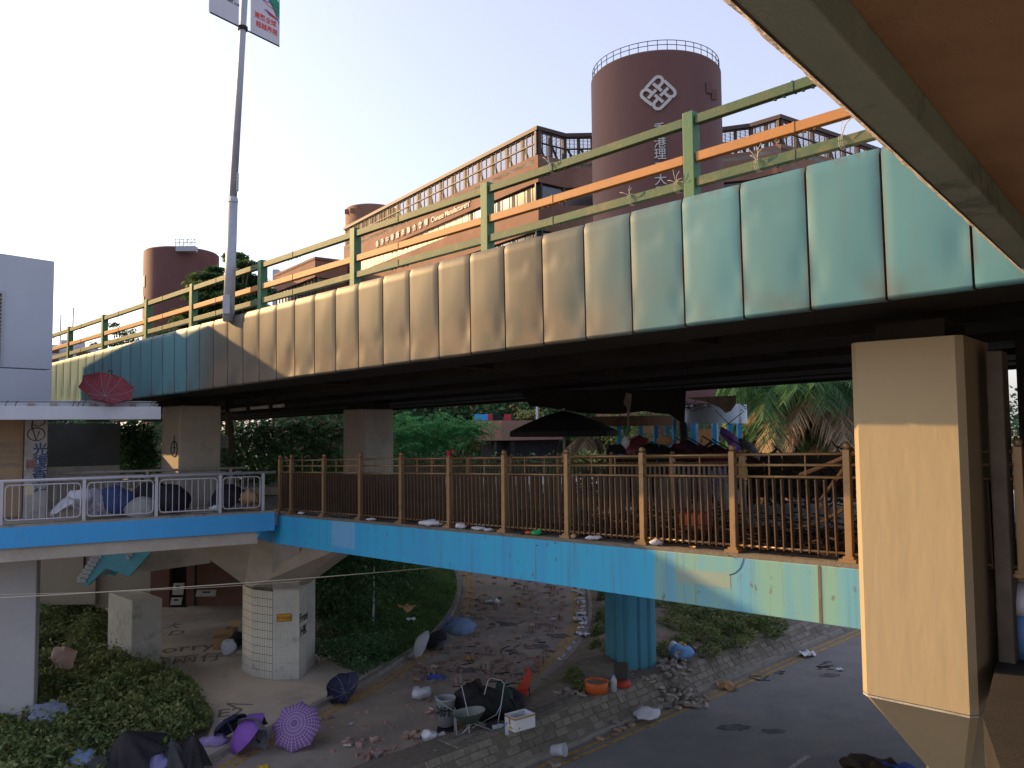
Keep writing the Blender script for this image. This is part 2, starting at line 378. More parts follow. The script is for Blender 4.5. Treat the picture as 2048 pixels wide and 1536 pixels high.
a0, a1 = ptz(1570, 1545, -.5), ptz(1615, 1512, -.5); dd = (a1 - a0); nn_ = V(-dd.y, dd.x, 0).normalized() * .06
q = MB(); q.add([a0 - nn_ + V(0, 0, .006), a1 - nn_ + V(0, 0, .006), a1 + nn_ + V(0, 0, .006), a0 + nn_ + V(0, 0, .006)], [(0, 1, 2, 3)]); q.build('lane_mark', M['white_line'], parent=road2)
q = MB(); vs = [kline(-10, 0, -.5), kline(70, 0, -.5), kline(70, -.14, -.5), kline(-10, -.14, -.5)]; q.prism(vs, (0, 0, .13)); q.build('kerb_line', M['kerb'], kind='structure')
# stone bank: a battered bed with single stones laid in it
bank = thing('stone_bank', 'low sloping bank of rough square grey stones between the two roads', 'stone bank', kline(6, .2, -.5))
bh0, bh1, bd0, bd1 = -.40, .16, .0, TOPD
q = MB(); q.prism([kline(-14, bd0, bh0 - .3), kline(-14, bd0, bh0), kline(-14, bd1, bh1), kline(-14, bd1 + .9, bh1 + .0), kline(-14, bd1 + .9, -.6)], kd * 60); q.build('bank_bed', M['mortar'], parent=bank)
sl = (kline(0, bd1, bh1) - kline(0, bd0, bh0)); rows = 4; sh = sl.length / rows; sn = kd.cross(sl.normalized()); sn = sn if sn.z > 0 else -sn
meshes = []
for k in range(5):
    q = MB(); n0 = .5
    jt = lambda a: a + rng.uniform(-.06, .06)
    top = [(jt(.03), jt(.04), .85 + rng.uniform(-.2, .2)), (jt(.97), jt(.04), .85 + rng.uniform(-.2, .2)), (jt(.97), jt(.96), .85 + rng.uniform(-.2, .2)), (jt(.03), jt(.96), .85 + rng.uniform(-.2, .2))]
    bot = [(0.01, .02, 0), (.99, .02, 0), (.99, .98, 0), (.01, .98, 0)]
    mid = [(t[0] * .4 + b_[0] * .6, t[1] * .4 + b_[1] * .6, .65) for t, b_ in zip(top, bot)]
    q.add(bot + mid + top, [(8, 9, 10, 11)] + [(i, (i + 1) % 4, 4 + (i + 1) % 4, 4 + i) for i in range(4)] + [(4 + i, 4 + (i + 1) % 4, 8 + (i + 1) % 4, 8 + i) for i in range(4)])
    meshes.append(q.mesh('stone', M['stone'])); 
cnt = 0
for r_ in range(rows):
    t = -3.6 + (r_ % 2) * .12
    while t < 27 and cnt < 300:
        ln = rng.uniform(.28, .58) if t < 12 else rng.uniform(.42, .66)
        if not (rng.random() < .16):
            o = kline(t, bd0, bh0) + sl * (r_ / rows) + sl.normalized() * .008
            mm = mat_axes(kd * (ln - .02), sl.normalized() * (sh - .016), sn * .022, o + kd * .01)
            inst('stone', rng.choice(meshes), mm, bank); cnt += 1
        t += ln
for r_ in range(3):                                  # capping stones on the flat shoulder near the box
    t = -2.5
    while t < 4.5 and cnt < 300:
        ln = rng.uniform(.26, .4)
        o = kline(t, bd1 + .01 + r_ * .27, bh1)
        inst('stone', rng.choice(meshes), mat_axes(kd * (ln - .02), kn * .25, Z * .035, o), bank); cnt += 1; t += ln
# dry island between slip road and bank
isl = []
rk2 = offset(RK, -side * .158)
b = MB(); n = len(rk2); rows_ = []
for i, p in enumerate(rk2):
    rel = (p - ka); t = V(rel.x, rel.y, 0).dot(kd); q = kline(t, TOPD + .7, 0)
    wd = (V(rel.x, rel.y, 0)).dot(kn) - (TOPD + .7)
    col = []
    for j in range(9):
        f = j / 8; pp = V(p.x, p.y, 0).lerp(V(q.x, q.y, 0), f)
        hgt = .12 + .04 * f + (min(.45, max(0, wd) * .12) * math.sin(math.pi * f)) + .05 * noise.noise(pp * .8)
        col.append(V(pp.x, pp.y, hgt))
    if wd > 0.05: rows_.append(col)
vs = [v for c_ in rows_ for v in c_]; fs = []
for i in range(len(rows_) - 1):
    for j in range(8):
        f = (i * 9 + j, i * 9 + j + 1, (i + 1) * 9 + j + 1, (i + 1) * 9 + j)
        if (vs[f[1]] - vs[f[0]]).cross(vs[f[3]] - vs[f[0]]).z < 0: f = f[::-1]
        fs.append(f)
b.add(vs, fs); b.build('traffic_island', M['soil'], kind='structure', smooth=True)

# ------------------------------------------------------------------ foliage tools
def leaves(name, pts, size, material, aspect=.5, up=.3, parent=None, jit=1.0, **kw):
    """pts: N x 3 array of leaf centres; every leaf is a small folded blade"""
    pts = np.asarray(pts, float); n = len(pts); rs = np.random.RandomState(len(pts) + 3)
    d = rs.normal(size=(n, 3)); d[:, 2] *= .5; d /= np.linalg.norm(d, axis=1)[:, None]
    nr = rs.normal(size=(n, 3)) * (1 - up); nr[:, 2] += up * 2
    s = np.cross(d, nr); s /= np.maximum(np.linalg.norm(s, axis=1), 1e-6)[:, None]
    sz = size * rs.uniform(.6, 1.35, size=(n, 1)); drop = np.zeros((n, 3)); drop[:, 2] = -.25
    a = pts - d * sz * .5; c = pts + d * sz * .5 + drop * sz; l = pts + s * sz * aspect * .5; r_ = pts - s * sz * aspect * .5
    v = np.stack([a, l, c, r_], 1).reshape(-1, 3)
    o0 = pts.mean(0) if n else np.zeros(3)
    if parent is not None:
        Mi = np.array(wm_of(parent).inverted()); v = v @ Mi[:3, :3].T + Mi[:3, 3]; o0 = np.zeros(3)
    else: v = v - o0
    me = bpy.data.meshes.new(name); me.vertices.add(4 * n); me.vertices.foreach_set('co', v.ravel())
    me.loops.add(4 * n); me.loops.foreach_set('vertex_index', np.arange(4 * n)); me.polygons.add(n)
    me.polygons.foreach_set('loop_start', np.arange(0, 4 * n, 4)); me.polygons.foreach_set('loop_total', np.full(n, 4)); me.update(); me.validate()
    me.materials.append(material)
    o = bpy.data.objects.new(name, me); C.objects.link(o)
    if parent is not None: o.parent = parent; WM[o.name] = wm_of(parent).copy()
    else: o.location = o0; WM[o.name] = Matrix.Translation(Vector(o0))
    return props(o, **kw)
def blob_pts(blobs, n, rs, shell=.55):
    """blobs: (x, y, z, rx, ry, rz) ; points mostly in the outer shell, clumped"""
    vol = np.array([b_[3] * b_[4] * b_[5] for b_ in blobs]) ** .67; idx = rs.choice(len(blobs), n, p=vol / vol.sum())
    B = np.array(blobs)[idx]; d = rs.normal(size=(n, 3)); d /= np.linalg.norm(d, axis=1)[:, None]
    rad = shell + (1 - shell) * rs.uniform(0, 1, size=(n, 1)) ** .7
    rad *= (1 + .22 * np.sin(d[:, :1] * 7 + idx[:, None]) * np.cos(d[:, 1:2] * 6 + 2 * idx[:, None]))
    return B[:, :3] + d * rad * B[:, 3:]
M['leaf_shrub'] = leaf_mat('shrub_leaves', (0.115, 0.175, 0.062), (0.25, 0.28, 0.105), 1.6)
M['leaf_dark'] = leaf_mat('dark_leaves', (0.051, 0.121, 0.051), (0.101, 0.202, 0.081), 2.0)
M['leaf_bright'] = leaf_mat('feathery_leaves', (0.054, 0.248, 0.093), (0.124, 0.372, 0.109), 1.5, .45)
M['leaf_pale'] = leaf_mat('pale_shrub_leaves', (0.217, 0.264, 0.093), (0.372, 0.372, 0.155), 2.5)
M['leaf_grass'] = leaf_mat('lawn_blades', (0.091, 0.191, 0.060), (0.151, 0.263, 0.070), .8, .3)
M['leaf_palm'] = leaf_mat('palm_fronds', (.05, .14, .06), (.09, .20, .07), 2.0)
M['leaf_dry'] = leaf_mat('dry_palm_fronds', (.30, .22, .14), (.40, .31, .20), 3.0)
M['leaf_tree'] = leaf_mat('tree_leaves', (0.054, 0.116, 0.046), (0.109, 0.178, 0.062), 1.0)
rs = np.random.RandomState(5)
def in_poly(x, y, poly):
    c = False; j = len(poly) - 1
    for i in range(len(poly)):
        if (poly[i].y > y) != (poly[j].y > y) and x < (poly[j].x - poly[i].x) * (y - poly[i].y) / (poly[j].y - poly[i].y) + poly[i].x: c = not c
        j = i
    return c
def fill(poly, step, fn):
    """points on a grid inside a plan polygon"""
    xs = [p.x for p in poly]; ys = [p.y for p in poly]; out = []
    x = min(xs)
    while x < max(xs):
        y = min(ys)
        while y < max(ys):
            xx, yy = x + rng.uniform(-.4, .4) * step, y + rng.uniform(-.4, .4) * step
            if in_poly(xx, yy, poly): out += fn(xx, yy)
            y += step
        x += step
    return out
# bed of shrubs at lower left (a knee to chest high mass)
SB = [ptz(*p, .5) for p in [(60, 1165), (150, 1160), (215, 1215), (225, 1300), (330, 1322), (395, 1355), (428, 1412), (415, 1440), (300, 1490), (150, 1560), (-80, 1640), (-250, 1500), (-250, 1250), (-60, 1180)]]
def shrub_h(x, y): return .55 + .45 * noise.noise(V(x * .7, y * .7, 0)) + .25 * noise.noise(V(x * 2.1, y * 2.1, 4))
def near_edge(x, y, poly):
    p = V(x, y, 0); best = 9
    for i in range(len(poly)):
        a, c = poly[i], poly[(i + 1) % len(poly)]; d = V(c.x - a.x, c.y - a.y, 0); t = max(0, min(1, (p - V(a.x, a.y, 0)).dot(d) / d.length_squared)); best = min(best, (p - V(a.x, a.y, 0) - d * t).length)
    return best
def shrub_pts(x, y):
    e = near_edge(x, y, SB); h = max(.15, shrub_h(x, y)) * min(1, .35 + e * .9); return [(x, y, .12 + h * rng.uniform(.45, 1.02) ** .6 + (.25 if rng.random() < .03 else 0)) for _ in range(3)]
pts = fill(SB, .062, shrub_pts)
leaves('shrub_bed', pts, .125, M['leaf_shrub'], .55, .35, kind='stuff', label='thick bed of low leafy green shrubs beside the grey block', cat='shrubs')
q = MB(); q.prism([V(p.x, p.y, .121) for p in SB], (0, 0, .02)); q.build('shrub_bed_soil', M['soil'], kind='structure')
# lawn mound on the inside of the bend
gi = [i for i, p in enumerate(LK) if 0 < i < 34]
gl = [LK[i] for i in gi]; go = offset(gl, side * .2); gcol = []
for i, p in enumerate(gl):
    t = (gl[min(i + 1, len(gl) - 1)] - gl[max(i - 1, 0)]); t.z = 0; t.normalize(); nrm = V(-t.y, t.x, 0) * side
    f = i / (len(gl) - 1); wmax = 9.0 * (1 - max(0, (f - .45) / .55)) ** .8 + .3; col = []
    for j in range(10):
        d = wmax * j / 9; q_ = p + nrm * (.2 + d); hh = .13 + min(3.4, d * .40) * (1 - .15 * f) + .1 * noise.noise(q_ * .5)
        col.append(V(q_.x, q_.y, max(.14, hh)))
    gcol.append(col)
b = MB(); vs = [v for c_ in gcol for v in c_]; fs = []
for i in range(len(gcol) - 1):
    for j in range(9):
        f = (i * 10 + j, i * 10 + j + 1, (i + 1) * 10 + j + 1, (i + 1) * 10 + j)
        if (vs[f[1]] - vs[f[0]]).cross(vs[f[3]] - vs[f[0]]).z < 0: f = f[::-1]
        fs.append(f)
M['lawn_soil'] = mat('lawn_soil', (0.054, 0.085, 0.031), (0.078, 0.109, 0.043), 2, .95)
b.add(vs, fs); b.build('lawn_mound', M['lawn_soil'], kind='structure', smooth=True)
gp = []; hp = []
for f in fs:
    a, b_, c_, d_ = (vs[k] for k in f); area = (b_ - a).cross(d_ - a).length
    if a.y > 52 or a.x < -14: continue
    for _ in range(int(area * 900)):
        s_, t_ = rng.random(), rng.random(); p = a.lerp(b_, s_).lerp(d_.lerp(c_, s_), t_); gp.append((p.x, p.y, p.z + .03))
if len(gp) > 120000: gp = rng.sample(gp, 120000)
leaves('lawn_grass', gp, .11, M['leaf_grass'], .35, .5, kind='stuff', label='short dark green grass on the mound inside the bend', cat='grass')
# dark bushes on the left flank of the mound
bl = []
for px, py, r in [(655, 1215, .7), (675, 1260, .8), (705, 1295, .75), (735, 1300, .7), (760, 1285, .6), (660, 1175, .8), (690, 1215, .9), (715, 1250, .9), (745, 1255, .8), (640, 1140, .9), (680, 1150, 1.1), (650, 1290, .4), (722, 1325, .35), (700, 1180, .9)]:
    p = ptz(px, py, .6); bl.append((p.x, p.y, .5, r, r, r * .75))
leaves('dark_bushes', blob_pts(bl, 26000, rs), .10, M['leaf_dark'], .5, .3, kind='stuff', label='dark tangled bushes on the left flank of the lawn mound', cat='bushes')
# greenery on the island right of the blue column and ivy left of it
bl = []
for px, py, r in [(1330, 1215, .7), (1350, 1250, .7), (1380, 1230, .8), (1400, 1262, .55), (1430, 1235, .7), (1460, 1250, .55), (1490, 1240, .5), (1520, 1240, .45), (1340, 1290, .4), (1370, 1205, .9), (1440, 1215, .8), (1420, 1290, .3), (1480, 1275, .28), (1545, 1255, .3)]:
    p = ptz(px, py, .5); bl.append((p.x, p.y, .35, r * 1.25, r * 1.1, r * .8)); bl.append((p.x + .6, p.y + .9, .35, r * 1.0, r, r * .8))
leaves('island_shrubs', blob_pts(bl, 48000, rs), .10, M['leaf_shrub'], .5, .3, kind='stuff', label='ferny green undergrowth on the island right of the blue column', cat='shrubs')
bl = []
for px, py, r in [(1212, 1190, .5), (1208, 1230, .45), (1202, 1265, .45), (1195, 1295, .4), (1215, 1305, .35), (1147, 1350, .38), (1160, 1365, .25), (1225, 1240, .5)]:
    p = ptz(px, py, .4); bl.append((p.x, p.y, .3, r * .8, r * .8, r))
leaves('ivy_growth', blob_pts(bl, 9000, rs), .08, M['leaf_shrub'], .6, .3, kind='stuff', label='bright green weeds growing left of the blue column', cat='weeds')
# ------------------------------------------------------------------ flyover
FW = 12.8
fly = thing('flyover', 'long flyover bridge faced with tall dented metal panels above a black burnt soffit', 'flyover', F.P(5, -1, 0))
tA, tB = -13.5, 44
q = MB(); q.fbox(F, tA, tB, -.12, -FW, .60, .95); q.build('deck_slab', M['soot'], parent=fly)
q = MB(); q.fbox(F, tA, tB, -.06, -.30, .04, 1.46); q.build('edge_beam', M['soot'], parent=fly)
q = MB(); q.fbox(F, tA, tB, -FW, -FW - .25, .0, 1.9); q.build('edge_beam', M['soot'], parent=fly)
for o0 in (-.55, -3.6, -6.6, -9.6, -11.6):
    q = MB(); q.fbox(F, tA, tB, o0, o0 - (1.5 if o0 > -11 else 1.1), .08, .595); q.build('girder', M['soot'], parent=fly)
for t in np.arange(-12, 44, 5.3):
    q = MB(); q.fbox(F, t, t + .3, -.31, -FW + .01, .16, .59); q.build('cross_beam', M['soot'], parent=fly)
# panel material: teal enamel, with sun sheen painted in over the middle stretch, brown and sooty low down
def panel_mat():
    m = bpy.data.materials.new('teal_panel_enamel'); m.use_nodes = True; nt = m.node_tree; N = nt.nodes; L = nt.links
    p = N['Principled BSDF']; p.inputs['Roughness'].default_value = .46; p.inputs['Specular IOR Level'].default_value = .17; p.inputs['Metallic'].default_value = .0
    tc = N.new('ShaderNodeTexCoord'); g = N.new('ShaderNodeNewGeometry'); oi = N.new('ShaderNodeObjectInfo')
    sx = N.new('ShaderNodeSeparateXYZ'); L.new(tc.outputs['Object'], sx.inputs[0])
    gx = N.new('ShaderNodeSeparateXYZ'); L.new(g.outputs['Position'], gx.inputs[0])
    # how much sun sheen is painted in along the bridge (world x)
    def ramp(a, b_, x):
        r = N.new('ShaderNodeMapRange'); r.interpolation_type = 'SMOOTHSTEP'; r.inputs[1].default_value = a; r.inputs[2].default_value = b_; L.new(x, r.inputs[0]); return r.outputs[0]
    def mth(op, a, b_):
        n = N.new('ShaderNodeMath'); n.operation = op
        for i, x in enumerate((a, b_)):
            if isinstance(x, (int, float)): n.inputs[i].default_value = x
            else: L.new(x, n.inputs[i])
        return n.outputs[0]
    def mix(f, a, b_):
        n = N.new('ShaderNodeMix'); n.data_type = 'RGBA'; L.new(f, n.inputs[0])
        for i, x in ((6, a), (7, b_)):
            if isinstance(x, tuple): n.inputs[i].default_value = (*x, 1)
            else: L.new(x, n.inputs[i])
        return n.outputs[2]
    sun_sheen = mth('MULTIPLY', ramp(-8.2, -6.6, gx.outputs[0]), ramp(2.6, .2, gx.outputs[0]))
    nz = N.new('ShaderNodeTexNoise'); nz.inputs['Scale'].default_value = 1.6; nz.inputs['Detail'].default_value = 5; L.new(g.outputs['Position'], nz.inputs['Vector'])
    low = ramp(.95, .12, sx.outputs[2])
    low_brown = mth('MULTIPLY', mth('MULTIPLY', low, ramp(.35, .62, nz.outputs[0])), mth('MULTIPLY', sun_sheen, .5))
    base = mix(sun_sheen, (.08, .205, .24), (.08, .08, .068))
    n2 = N.new('ShaderNodeTexNoise'); n2.inputs['Scale'].default_value = 26; n2.inputs['Detail'].default_value = 8; L.new(g.outputs['Position'], n2.inputs['Vector'])
    c = mix(low_brown, base, (.20, .14, .09))
    soot2 = mth('MULTIPLY', ramp(.45, 0.0, sx.outputs[2]), mth('MULTIPLY', ramp(.4, .66, nz.outputs[0]), .45))
    c = mix(soot2, c, (.10, .09, .075))
    c = mix(mth('MULTIPLY', ramp(.66, .72, n2.outputs[0]), .3), c, (.13, .16, .14))
    mp = N.new('ShaderNodeMapping'); mp.inputs['Scale'].default_value = (9, 9, .35); L.new(g.outputs['Position'], mp.inputs[0])
    n4 = N.new('ShaderNodeTexNoise'); n4.inputs['Scale'].default_value = 1.5; n4.inputs['Detail'].default_value = 6; L.new(mp.outputs[0], n4.inputs['Vector'])
    c = mix(mth('MULTIPLY', ramp(.52, .72, n4.outputs[0]), .12), c, (.12, .13, .12))
    ex = mth('MULTIPLY', mth('MAXIMUM', ramp(.07, .0, sx.outputs[0]), ramp(.93, 1.0, sx.outputs[0])), ramp(.35, .6, nz.outputs[0]))
    c = mix(mth('MULTIPLY', ex, .6), c, (.09, .085, .075))
    tp = mth('MULTIPLY', ramp(1.38, 1.52, sx.outputs[2]), ramp(.45, .6, n4.outputs[0]))
    c = mix(mth('MULTIPLY', tp, .5), c, (.11, .11, .095))
    hs = N.new('ShaderNodeHueSaturation'); r4 = N.new('ShaderNodeMapRange'); r4.inputs[3].default_value = .93; r4.inputs[4].default_value = 1.07
    L.new(oi.outputs['Random'], r4.inputs[0]); L.new(r4.outputs[0], hs.inputs['Value']); L.new(c, hs.inputs['Color']); L.new(hs.outputs[0], p.inputs['Base Color'])
    b = N.new('ShaderNodeBump'); b.inputs['Strength'].default_value = .05; b.inputs['Distance'].default_value = .01; L.new(n2.outputs[0], b.inputs['Height']); L.new(b.outputs[0], p.inputs['Normal'])
    return m
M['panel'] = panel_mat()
PH = 1.522
def panel_mesh(seed, crease=False):
    r = random.Random(seed); nx, nz = 12, 20; vs = []; q = MB()
    dents = [(r.choice([.12, .88]) + r.uniform(-.08, .08), r.uniform(.12, .5), r.uniform(.10, .2), r.uniform(-.018, -.006)) for _ in range(3)] + [(r.uniform(.2, .8), r.uniform(.3, 1.2), r.uniform(.15, .35), r.uniform(-.010, .010)) for _ in range(2)]
    cx = r.uniform(.3, .7)
    for j in range(nz + 1):
        z = PH * j / nz
        for i in range(nx + 1):
            x = i / nx; ex = min(1, min(x, 1 - x) / .06); ez = min(1, min(z, PH - z) / .08)
            y = .012 * math.sin(math.pi * x) * math.sin(math.pi * z / PH)
            for dx, dz, rr, am in dents: y += am * math.exp(-((x - dx) ** 2 + ((z - dz) * .75) ** 2) / rr ** 2)
            if crease and z > 1.0:
                c_ = abs(x - cx) * .9 + (z - 1.12); y += -.007 * max(0, min(1, c_ * 8)) * max(0, (1.44 - z)) * 4 * max(0, min(1, (1.2 - abs(x - cx) * 1.6)))
            y = y * ex * ez - (.012 * (1 - min(1, min(x, 1 - x) / .03))) - (.03 * (1 - min(1, (PH - z) / .05)) if z > PH - .05 else 0)
            vs.append((x, y, z))
    n = nx + 1; fs = [(j * n + i, j * n + i + 1, (j + 1) * n + i + 1, (j + 1) * n + i) for j in range(nz) for i in range(nx)]
    q.add(vs, fs)
    # returned edges: top roll, bottom lip, both sides
    m0 = len(q.v); t_ = [v for v in vs[-n:]]; q.add(t_ + [(x, y - .10, z + .005) for x, y, z in t_], [(i, i + 1, n + i + 1, n + i) for i in range(nx)])
    t_ = vs[:n]; q.add(t_ + [(x, y - .012, z - .035) for x, y, z in t_] + [(x, y - .12, z - .035) for x, y, z in t_], [(n + i, n + i + 1, i + 1, i) for i in range(nx)] + [(2 * n + i, 2 * n + i + 1, n + i + 1, n + i) for i in range(nx)])
    for k in (0, nx):
        t_ = [vs[j * n + k] for j in range(nz + 1)]; q.add(t_ + [(x, y - .05, z) for x, y, z in t_], [(j, j + 1, nz + 2 + j, nz + 1 + j) for j in range(nz)])
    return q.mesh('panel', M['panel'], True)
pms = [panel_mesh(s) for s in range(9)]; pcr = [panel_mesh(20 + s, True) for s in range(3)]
def seam(k): return .775 * k - .002 * k * k if 0 <= k <= 18 else (.775 * k if k < 0 else 13.302 + (k - 18) * .705)
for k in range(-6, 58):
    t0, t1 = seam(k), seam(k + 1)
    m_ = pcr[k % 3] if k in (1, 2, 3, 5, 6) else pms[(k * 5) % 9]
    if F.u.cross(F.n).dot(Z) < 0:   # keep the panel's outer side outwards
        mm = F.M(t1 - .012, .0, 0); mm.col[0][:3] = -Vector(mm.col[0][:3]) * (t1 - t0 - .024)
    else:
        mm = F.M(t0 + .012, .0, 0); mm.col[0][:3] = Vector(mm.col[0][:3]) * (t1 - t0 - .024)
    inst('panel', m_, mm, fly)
q = MB(); q.fbox(F, tA, tB, -.11, -.42, 1.47, 1.505); q.build('parapet_coping', M['white_canopy'], parent=fly)
# barrier: square green posts with three rails
bar = thing('bridge_barrier', 'green steel barrier with a middle orange rail along the flyover edge', 'barrier', F.P(5, -.3, 1.47))
post_px = [(1383, 300), (975, 430), (711, 515), (525, 570), (387, 615), (296, 645), (209, 672), (140, 692)]
pts_t = [F.hit(x, y, -.28)[0] for x, y in post_px]; pts_t = [pts_t[0] - 3.5, pts_t[0] - 7] + pts_t + [pts_t[-1] + 3, pts_t[-1] + 6.2]
for t in pts_t:
    q = MB(); q.fbox(F, t - .075, t + .075, -.20, -.36, 1.40, 2.66); q.build('post', M['green'], parent=bar, bevel=.008)
tt = sorted(pts_t)
for h, m_ in ((2.55, 'green_dk'), (2.08, 'orange'), (1.77, 'green_dk')):
    for i in range(len(tt) - 1):
        q = MB(); q.fbox(F, tt[i] + .09, tt[i + 1] - .09, -.225, -.32, h - .06, h + .055)
        for k in (.32, .36, .5 + .03):
            pass
        q.build('rail', M[m_], parent=bar, bevel=.006)
        q = MB(); mid = tt[i] + (tt[i + 1] - tt[i]) * .62
        q.fbox(F, mid - .012, mid + .012, -.218, -.327, h - .064, h + .059)
        for k in (-.22, -.11, .11, .22):
            q.tube(F.P(mid + k, -.27, h - .085), F.P(mid + k, -.27, h - .045), .018)
        for s_, e_ in ((tt[i] + .07, tt[i] + .12), (tt[i + 1] - .12, tt[i + 1] - .07)): q.fbox(F, s_, e_, -.24, -.30, h - .03, h + .02)
        q.build('splice_bolts', M['green_dk'] if m_ != 'orange' else M['orange'], parent=bar, kind='stuff')
# cut cable ties / twine knotted on the rails
M['twine'] = mat('pale_twine', (.50, .46, .36), None, rough=.7)
for px, py, lab in [(1108, 345, 'pale twine knotted round the top rail of the flyover barrier'), (1267, 403, 'twine loop on the lower rail above the plain teal panels'), (1360, 370, 'twine tuft tied against the tall near green post'), (1521, 328, 'star shaped knot of twine on the lower rail near the brown soffit'), (1690, 275, 'long stray twine tie at the right end of the lower rail')]:
    t, h = F.hit(px, py, -.27); h = min((2.55, 2.08, 1.77), key=lambda z_: abs(z_ - h)); q = MB()
    for k in range(3):
        q.path([F.P(t + k * .02 + .075 * 0 , -.27 + .085 * math.cos(a), h - .0 + .075 * math.sin(a)) for a in np.linspace(0, 6.1, 10)], .004, 4)
    for k in range(4):
        a = rng.uniform(.3, 2.8); L_ = rng.uniform(.10, .24); q.path([F.P(t, -.18, h + .03), F.P(t + L_ * .5 * math.cos(a), -.15, h + .03 + L_ * .6 * math.sin(a)), F.P(t + L_ * math.cos(a), -.16, h + .03 + L_ * math.sin(a) * .9)], .0035, 4)
    q.build('twine_tie', M['twine'], label=lab, cat='twine', group='twine ties left on the flyover barrier')

# ------------------------------------------------------------------ piers under the flyover
def column_box(name, label, c_l, c_r, depth, z0, z1, m_, ch=.07):
    """c_l, c_r: plan positions of the two front corners"""
    e = (c_r - c_l); e.z = 0; n = V(-e.y, e.x, 0).normalized()
    if n.dot(c_l) < 0: n = -n
    eu = e.normalized(); a = V(c_l.x, c_l.y, z0); c_ = V(c_r.x, c_r.y, z0)
    pts = [a + eu * ch, c_ - eu * ch, c_ + n * ch, c_ + n * (depth - ch), c_ + n * depth - eu * ch, a + n * depth + eu * ch, a + n * (depth - ch), a + n * ch]
    return pts, eu, n
cl = ptY(1722, 1385, 9.2); cr = ptY(1955, 1434, 8.42)
ztop = ptY(1722, 686, 9.2).z; zbot = (cl.z + cr.z) / 2
pier = thing('bridge_pier', 'massive square concrete pier at right, sunlit cream below and shaded above', 'pier', (cl.x + .8, cl.y + .3, 0), group='piers under the flyover')
PD = 1.35
pts, eu, nn = column_box('', '', cl, cr, PD, zbot, ztop, None)
zl = cl.z; zr = cr.z
q = MB(); q.prism([V(p.x, p.y, zbot) for p in pts], (0, 0, ztop - zbot)); q.build('shaft', M['conc_smooth'], parent=pier)
lo = [a + 0 * Z for a in pts]
cen_l = V(cl.x, cl.y, 0) + nn * .85 + eu * .42; cen_r = V(cr.x, cr.y, 0) + nn * .85 - eu * .3
pl, _, _ = column_box('', '', cen_l, cen_r, 1.0, zbot - .98, 0, None, .05)
q = MB(); n8 = 8; up8 = [V(p.x, p.y, zbot - .004) for p in pts]; q.add(up8 + pl, [(i, (i + 1) % 8, 8 + (i + 1) % 8, 8 + i)[::-1] for i in range(8)]); q.build('tapered_base', M['conc_smooth'], parent=pier)
q = MB(); q.prism([V(p.x, p.y, -.62) for p in pl], (0, 0, zbot - .98 + .62)); q.build('lower_shaft', M['conc_smooth'], parent=pier)
M['seat_brown'] = mat('dark_brown_concrete', (.10, .085, .07), (.15, .125, .10), 3, .9)  # dark brown for the drain casing
q = MB(); q.prism([V(p.x, p.y, ztop + .005) for p in [pts[0] + eu * .15 + nn * .25, pts[1] - eu * .15 + nn * .25, pts[4] - eu * .15 - nn * .1, pts[5] + eu * .15 - nn * .1]], (0, 0, .22)); q.build('bearing_pad', M['soot'], parent=pier)
q = MB(); q.prism([V(p.x, p.y, zbot - .03) for p in pts], (0, 0, .02)); q.build('shadow_joint', M['conc_grey'], parent=pier)
rp = V(cr.x, cr.y, 0) + nn * .75 + eu * .10
q = MB(); q.obb(V(rp.x, rp.y, ptY(1990, 1370, 8.9).z) - nn * .16, eu * .16, nn * .34, Z * 3.7); q.build('drain_casing', M['seat_brown'], parent=pier, bevel=.02)
pcl = ptY(322, 940, 23.6); pcr = ptY(352, 940, 22.9)   # second pier of the same row
def plain_pier(label, pxl, pxr, yl, Y, z1, depth, zbase=-.1, m_='conc'):
    a = ptY(pxl, yl, Y); t = thing('bridge_pier', label, 'pier', (a.x, a.y, 0), group='piers under the flyover')
    wdt = (pxr - pxl) / FPX * Y
    e = F.u * -1; n = -F.n; fwd2 = n
    c = V(a.x, a.y, 0)
    pts = [c, c + e * wdt * .95, c + e * wdt * .95 + n * depth, c + n * depth]
    ctr = sum(pts, V(0, 0, 0)) / 4
    q = MB(); q.prism([V(p.x, p.y, zbase) for p in pts], (0, 0, z1 - zbase)); q.build('shaft', M[m_], parent=t, bevel=.05)
    q = MB(); q.prism([V(*(ctr + (p - ctr) * .85)[:2], z1 + .004) for p in pts], (0, 0, .2)); q.build('bearing_pad', M['soot'], parent=t)
    return t, pts
def soffit_z(x, y):
    t = (V(x, y, 0) - F.a).dot(F.u); return F.a.z + F.slope * t + .08
a = ptY(320, 900, 23.6); P2, p2pts = plain_pier('square pier behind the white railing with a stencilled badge and one sunlit face', 322, 412, 900, 23.6, soffit_z(a.x, a.y) - .22, 1.25, 4.42)
a = ptY(686, 880, 29.0); plain_pier('distant pier seen beyond the middle of the bronze railing', 686, 762, 880, 29.0, soffit_z(a.x, a.y) - .22, 1.3, 3.25)
q = MB()    # painted badge on the front of the second pier
bc = ptY(384, 897, 22.6); ux = F.u * -1; nrm = F.n
bp = p2pts[0] + ux * .95 + V(0, 0, ptY(384, 897, 23.3).z); bp = V(bp.x, bp.y, bp.z) + F.n * .012
for a_ in range(16):
    t0_, t1_ = 2 * math.pi * a_ / 16, 2 * math.pi * (a_ + 1) / 16
    q.obb(bp + ux * .2 * math.cos(t0_) + Z * .2 * math.sin(t0_), ux * .2 * (math.cos(t1_) - math.cos(t0_)) + Z * .2 * (math.sin(t1_) - math.sin(t0_)), (ux * math.cos(t0_) + Z * math.sin(t0_)) * .035, F.n * .006)
q.obb(bp - ux * .02 - Z * .12, ux * .04, Z * .5, F.n * .006); q.obb(bp - ux * .09 + Z * .02, ux * .2, Z * .03, F.n * .006)
